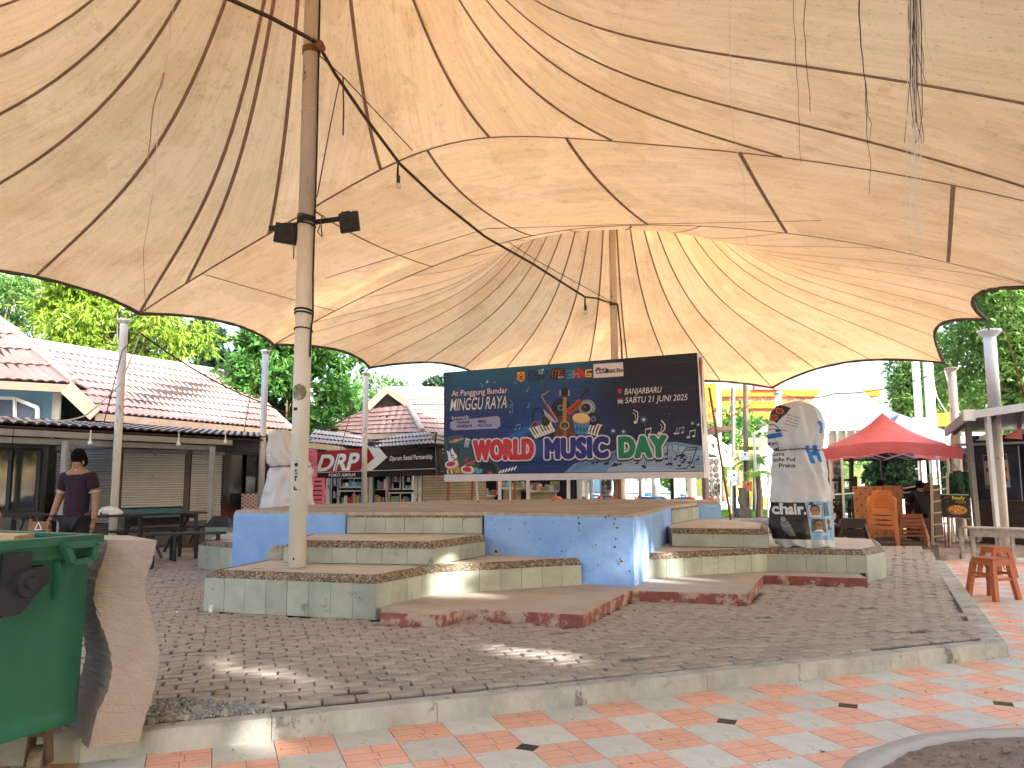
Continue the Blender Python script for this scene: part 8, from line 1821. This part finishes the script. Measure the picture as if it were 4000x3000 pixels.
# white steel frame with corrugated roof
fr_ = thing('steel_canopy_frame', 'white steel shelter frame with beige corrugated roof behind the red gazebo', 'shelter', (10.5, 24.5, 0))
M_beig = mat('beige_sheet', (.34,.29,.23), (.44,.39,.32), 5, .7)
for y0, y1 in ((1662,1646),(1678,1664)): mb = MB(); mb.bar(D(3216,y0,24.6), D(3640,y1,24.2), .07, .09); part('beam', mb, M_white, fr_)
for px in (3222, 3367, 3500, 3637): mb = MB(); mb.bar(D(px,1678,24.5), D(px,1655,24.5), .07); part('stub', mb, M_white, fr_)
for px in (3220, 3636): p = D(px,1660,24.3); mb = MB(); mb.bar((p.x,p.y,0), p, .14); part('column', mb, M_white, fr_)
mb = MB(); mb.add([D(3225,1682,25), D(3630,1676,25), D(3660,1742,30), D(3225,1738,30)], [(0,1,2,3)]); part('roof_sheet', mb, M_beig, fr_)
for k in range(12): mb = MB(); mb.bar(D(3235+k*35,1683,25)+Vector((0,0,-.05)), D(3235+k*36,1738,30)+Vector((0,0,-.05)), .06); part('purlin', mb, M_white, fr_)
for i, (px, yt, Y, w) in enumerate(((3576,1420,26,.22),(3624,1420,25,.27))):
    p = D(px, yt, Y); mb = MB(); mb.bar((p.x,p.y,0),(p.x,p.y,p.z+.4), w*.8); mb.box((D(px,1640,Y).x, Y, D(px,1640,Y).z), (w*1.5, w*1.5, .12)); solo('square_column', mb, M_white, ('slimmer','broader')[i]+' tall square white column behind the red gazebo roof', 'column', loc=(p.x,p.y,0))
mb = MB(); mb.bar(D(3645,1640,26), D(3716,1640,26), .3, .42); solo('orange_beam', mb, M_orb, 'short orange beam between the white columns and the rusty post', 'beam', loc=tuple(D(3645,1640,26)))
# poles, boxes and small things on the lawn side
def pole(label, px, yt, yb, Y, r, m, cat='pole', name='utility_pole'):
    a, b = D(px, yb, Y), D(px, yt, Y); a.z = 0; mb = MB(); mb.tube([a, (b.x,b.y,b.z)], r, 10); return solo(name, mb, m, label, cat, loc=tuple(a))
pole('tall white steel pole right of the banner edge, nearest the lawn', 2808, 1500, 1985, 38, .12, M_white)
pole('thin grey utility pole with a pale meter cabinet at its foot', 2863, 1515, 1985, 37, .10, mat('grey_pole', (.14,.14,.14), (.22,.21,.2), 5, .8))
pole('weathered brown pole carrying a white box, left of the wrapped figure', 2913, 1500, 1970, 35, .12, M_bark)
pole('slim white pole among the poles beyond the lawn', 2855, 1735, 1985, 33, .05, M_white)
pole('slim white flag pole just left of the wrapped figure', 3001, 1680, 2010, 30, .05, M_white)
def cab(label, px, y0, y1, w, Y, m, name='cabinet', post_=True):
    a, b = D(px, y1, Y), D(px, y0, Y); t = thing(name, label, 'box', (a.x, Y, 0)); mb = MB(); mb.box((a.x, Y, (a.z+b.z)/2), (w, .35, b.z-a.z)); part('case', mb, m, t); mb = MB(); mb.box((a.x, Y-.19, (a.z+b.z)/2), (w*.86, .02, (b.z-a.z)*.88)); part('door', mb, m, t); mb = MB(); mb.box((a.x-w*.1, Y-.205, b.z-(b.z-a.z)*.3), (w*.2, .01, .08)); part('meter_window', mb, M_dmetal, t)
    if post_: mb = MB(); mb.bar((a.x,Y+.02,0),(a.x,Y+.02,a.z), .1); part('post', mb, M_dmetal, t)
cab('pale grey meter cabinet on a dark post beyond the lawn', 2868, 1838, 1898, .42, 31, M_galv); cab('white junction box strapped to the brown pole', 2909, 1765, 1798, .36, 34.8, M_white); cab('small orange-red box on a post beside the dark wavy stone', 2920, 1880, 1918, .28, 30, mat('terracotta_box', (.45,.13,.07), rough=.7))
ws = MB(); Yz = 29.0; pr = [(1905,2889,2915),(1922,2895,2922),(1940,2892,2920),(1955,2890,2914),(1975,2898,2920),(1988,2898,2925)]
fL = [D(a, y, Yz) for y, a, b in pr]; fR = [D(b, y, Yz) for y, a, b in pr]; n = len(pr); ws.add(fL+fR+[p+Vector((0,.3,0)) for p in fL]+[p+Vector((0,.3,0)) for p in fR], [(k,k+1,n+k+1,n+k) for k in range(n-1)]+[(2*n+k,3*n+k,3*n+k+1,2*n+k+1) for k in range(n-1)]+[(k,2*n+k,2*n+k+1,k+1) for k in range(n-1)]+[(n+k,n+k+1,3*n+k+1,3*n+k) for k in range(n-1)]+[(0,n,3*n,2*n)])
ws.box((D(2908,1990,Yz).x, Yz+.15, .2), (.45,.5,.5)); solo('wavy_stone_slab', ws, mat('dark_stone', (.05,.05,.045), (.10,.095,.085), 8, .9, .4, 20), 'small dark wavy stone slab on a base beyond the lawn', 'stone sculpture', loc=(D(2908,1990,Yz).x, Yz, 0))
for i, (x0, x1, Y, h_, m_) in enumerate(((2925,2990,40,.5,M_orb),(2935,3010,44,.35,M_white))):
    a, b = D(x0,0,Y), D(x1,0,Y); mb = MB(); mb.box(((a.x+b.x)/2, Y, h_/2+.05), (b.x-a.x, .6, h_)); solo('low_planter', mb, mat('ochre_planter', (.55,.33,.10), (.65,.42,.16), 3, .8) if i == 0 else m_, ('ochre low planter wall below the palm','white low kerb wall behind the ochre planter')[i], 'planter', loc=((a.x+b.x)/2,Y,0))
# white lattice stair
lt_ = thing('lattice_stair', 'white steel lattice staircase just right of the banner edge', 'staircase', tuple(D(2800,1830,28)))
A0, A1 = D(2752,1688,28), D(2852,1752,28); B0, B1_ = D(2752,1762,28), D(2852,1790,28)
for a, b in ((A0,A1),(B0,B1_)): mb = MB(); mb.bar(a, b, .07); part('rail', mb, M_white, lt_)
for k in range(6):
    mb = MB(); mb.bar(A0.lerp(A1,k/6), B0.lerp(B1_,(k+1)/6), .045); mb.bar(B0.lerp(B1_,k/6), A0.lerp(A1,(k+1)/6), .045); part('lattice_brace', mb, M_white, lt_)
mb = MB(); mb.box(D(2800,1805,28.2), (.95,.8,.3)); part('landing', mb, M_white, lt_)
# stalls seen through the gap under the banner
sf = thing('food_stalls', 'row of open food stalls with dark interiors seen under the banner', 'stall', (0, 29, 0))
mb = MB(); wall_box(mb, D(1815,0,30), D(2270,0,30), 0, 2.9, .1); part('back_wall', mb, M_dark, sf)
mb = MB(); mb.box(((D(1790,0,29).x+D(2290,0,29).x)/2, 29, 2.95), (D(2290,0,29).x-D(1790,0,29).x, 3, .12)); part('roof', mb, M_roofw, sf)
for px in (1818, 1952, 2062, 2220, 2290): p = D(px,0,27.6); mb = MB(); mb.bar((p.x,p.y,0),(p.x,p.y,2.9), .12); part('stall_post', mb, M_white, sf)
for x0, x1, y0, y1, m_ in ((1955,2000,1885,1906,M_redc),(2010,2060,1888,1918,M_redc),(2065,2110,1885,1920,M_redc),(2150,2185,1880,1916,mat('lime_sign', (.35,.6,.1), rough=.6)),(1865,1900,1895,1928,mat('blue_shirt_cloth', (.03,.12,.25), rough=.8))):
    a, b = D(x0,y1,28.6), D(x1,y0,28.6); mb = MB(); mb.box(((a.x+b.x)/2, 28.6, (a.z+b.z)/2), (b.x-a.x, .3, b.z-a.z)); part('stall_panel', mb, m_, sf)
for x0, x1, z in ((1825,1935,.95),(1960,2040,1.2),(2060,2180,1.1)): a, b = D(x0,0,28), D(x1,0,28); mb = MB(); mb.box(((a.x+b.x)/2, 28, z), (b.x-a.x, .6, .06)); mb.box(((a.x+b.x)/2, 28.2, z/2), (b.x-a.x-.1, .4, z-.06)); part('stall_counter', mb, M_cream, sf)
g = MB()
for k in range(90): px = random.uniform(1830,2180); p = D(px,0,28); g.cur = random.randrange(10); g.box((p.x, 27.8+random.uniform(0,.25), (.98 if px < 1940 else 1.23 if px < 2045 else 1.13)+.08), (.12,.1,random.uniform(.08,.3)))
g.cur = 0; part('stall_goods', g, goods_m, sf, kind='stuff')
# tables and plastic chairs of the food court
M_bchair = mat('blue_plastic', (.02,.20,.50), (.04,.28,.62), 3, .4); M_rchair = mat('red_plastic', (.70,.10,.06), (.80,.16,.10), 3, .4); M_ychair = mat('yellow_top', (.85,.60,.18), rough=.5); M_otop = mat('orange_top', (.85,.28,.08), rough=.5)
acb, acr = mesh_of('armchair_blue', armchair_mesh(), M_bchair), mesh_of('armchair_red', armchair_mesh(), M_rchair)
cnt_ = {True: 0, False: 0}; ORD = ('first','second','third','fourth','fifth','sixth','seventh','eighth','ninth','tenth','eleventh','twelfth','thirteenth','fourteenth','fifteenth','sixteenth','seventeenth','eighteenth')
for k, px in enumerate(sorted(random.uniform(2180, 2740) for _ in range(26))):
    Y = random.uniform(22, 28); p = D(px, 0, Y); bl_ = random.random() < (.7 if px > 2320 else .15)
    o = link('plastic_armchair', acb if bl_ else acr); o.location = (p.x, Y, -.004); o.rotation_euler = (0,0,random.uniform(0,6.28)); o.scale = (1.15,1.15,1.15)
    cnt_[bl_] += 1; tag(o, ORD[cnt_[bl_]-1]+' '+('blue' if bl_ else 'red')+' plastic armchair from the left in the food court below the banner', 'chair', ('blue' if bl_ else 'red')+' plastic chairs of the food court')
for k, (px, Y, m_, w_) in enumerate(((2215,23,M_rchair,1.6),(2330,22,M_ychair,2.2),(2440,24.5,M_otop,1.6),(2560,23.5,M_white,1.7),(2690,25,M_otop,1.8),(2130,25,M_otop,1.2))):
    p = D(px,0,Y); t = thing('cafe_table', ('red','yellow','orange-topped','white','orange','small orange')[k]+' table in the food court seen below the banner, '+('second','third','fourth','fifth','sixth','first')[k]+' from the left', 'table', (p.x,Y,0), 0, 'food court tables')
    mb = MB(); mb.box((p.x,Y,.80),(w_,.8,.04)); part('top', mb, m_, t)
    for sx in (-1,1):
        for sy in (-1,1): mb = MB(); mb.bar((p.x+sx*(w_/2-.08),Y+sy*.32,0),(p.x+sx*(w_/2-.08),Y+sy*.32,.78), .05); part('leg', mb, M_white, t)
for i, (px, Y, w_, m_) in enumerate(((2268,27,.26,M_white),(2310,28,.16,M_white),(2428,24,.24,M_mast),(2505,27,.2,M_white),(2560,30,.3,M_white),(2630,26,.2,M_white),(2655,31,.4,M_white),(2700,27,.3,M_mq))):
    p = D(px,0,Y); mb = MB(); mb.tube([(p.x,Y,0),(p.x,Y,2.9)], w_/2, 14); solo('shelter_column', mb, m_, 'round pale column of the food court shelter, '+('first','second','third','fourth','fifth','sixth','seventh','last')[i]+' from the left below the banner', 'column', 'food court columns', loc=(p.x,Y,0))
mb = MB(); mb.box((D(2440,0,27).x, 27.0, 2.98), (5.2,8,.12)); solo('shelter_roof', mb, M_roofw, 'flat pale roof of the food court shelter hidden behind the banner', 'roof', loc=(4,27.5,2.98))
# green bin and dark fence posts under the gazebo
gb = thing('green_wheelie_bin', 'small green wheelie bin in the distance under the red gazebo', 'rubbish bin', tuple(D(3306,1912,33))); c = D(3306,1900,33); mb = MB(); mb.box((c.x,33,.55),(.55,.6,.9), taper=1.15); part('body', mb, M_binp, gb); mb = MB(); mb.box((c.x,33,1.05),(.7,.75,.08)); part('lid', mb, M_binr, gb)
fp = thing('dark_railing', 'dark rail fence left of the plywood under the gazebo', 'railing', tuple(D(3250,1930,21)))
for px, y0, y1 in ((3277,1862,1930),(3325,1790,1925),(3340,1862,1900)): mb = MB(); mb.bar(D(px,y1,21), D(px,y0,21), .09); part('rail_post', mb, M_blk, fp)
mb = MB(); mb.bar(D(3240,1875,21), D(3335,1875,21), .06); part('top_rail', mb, M_blk, fp)
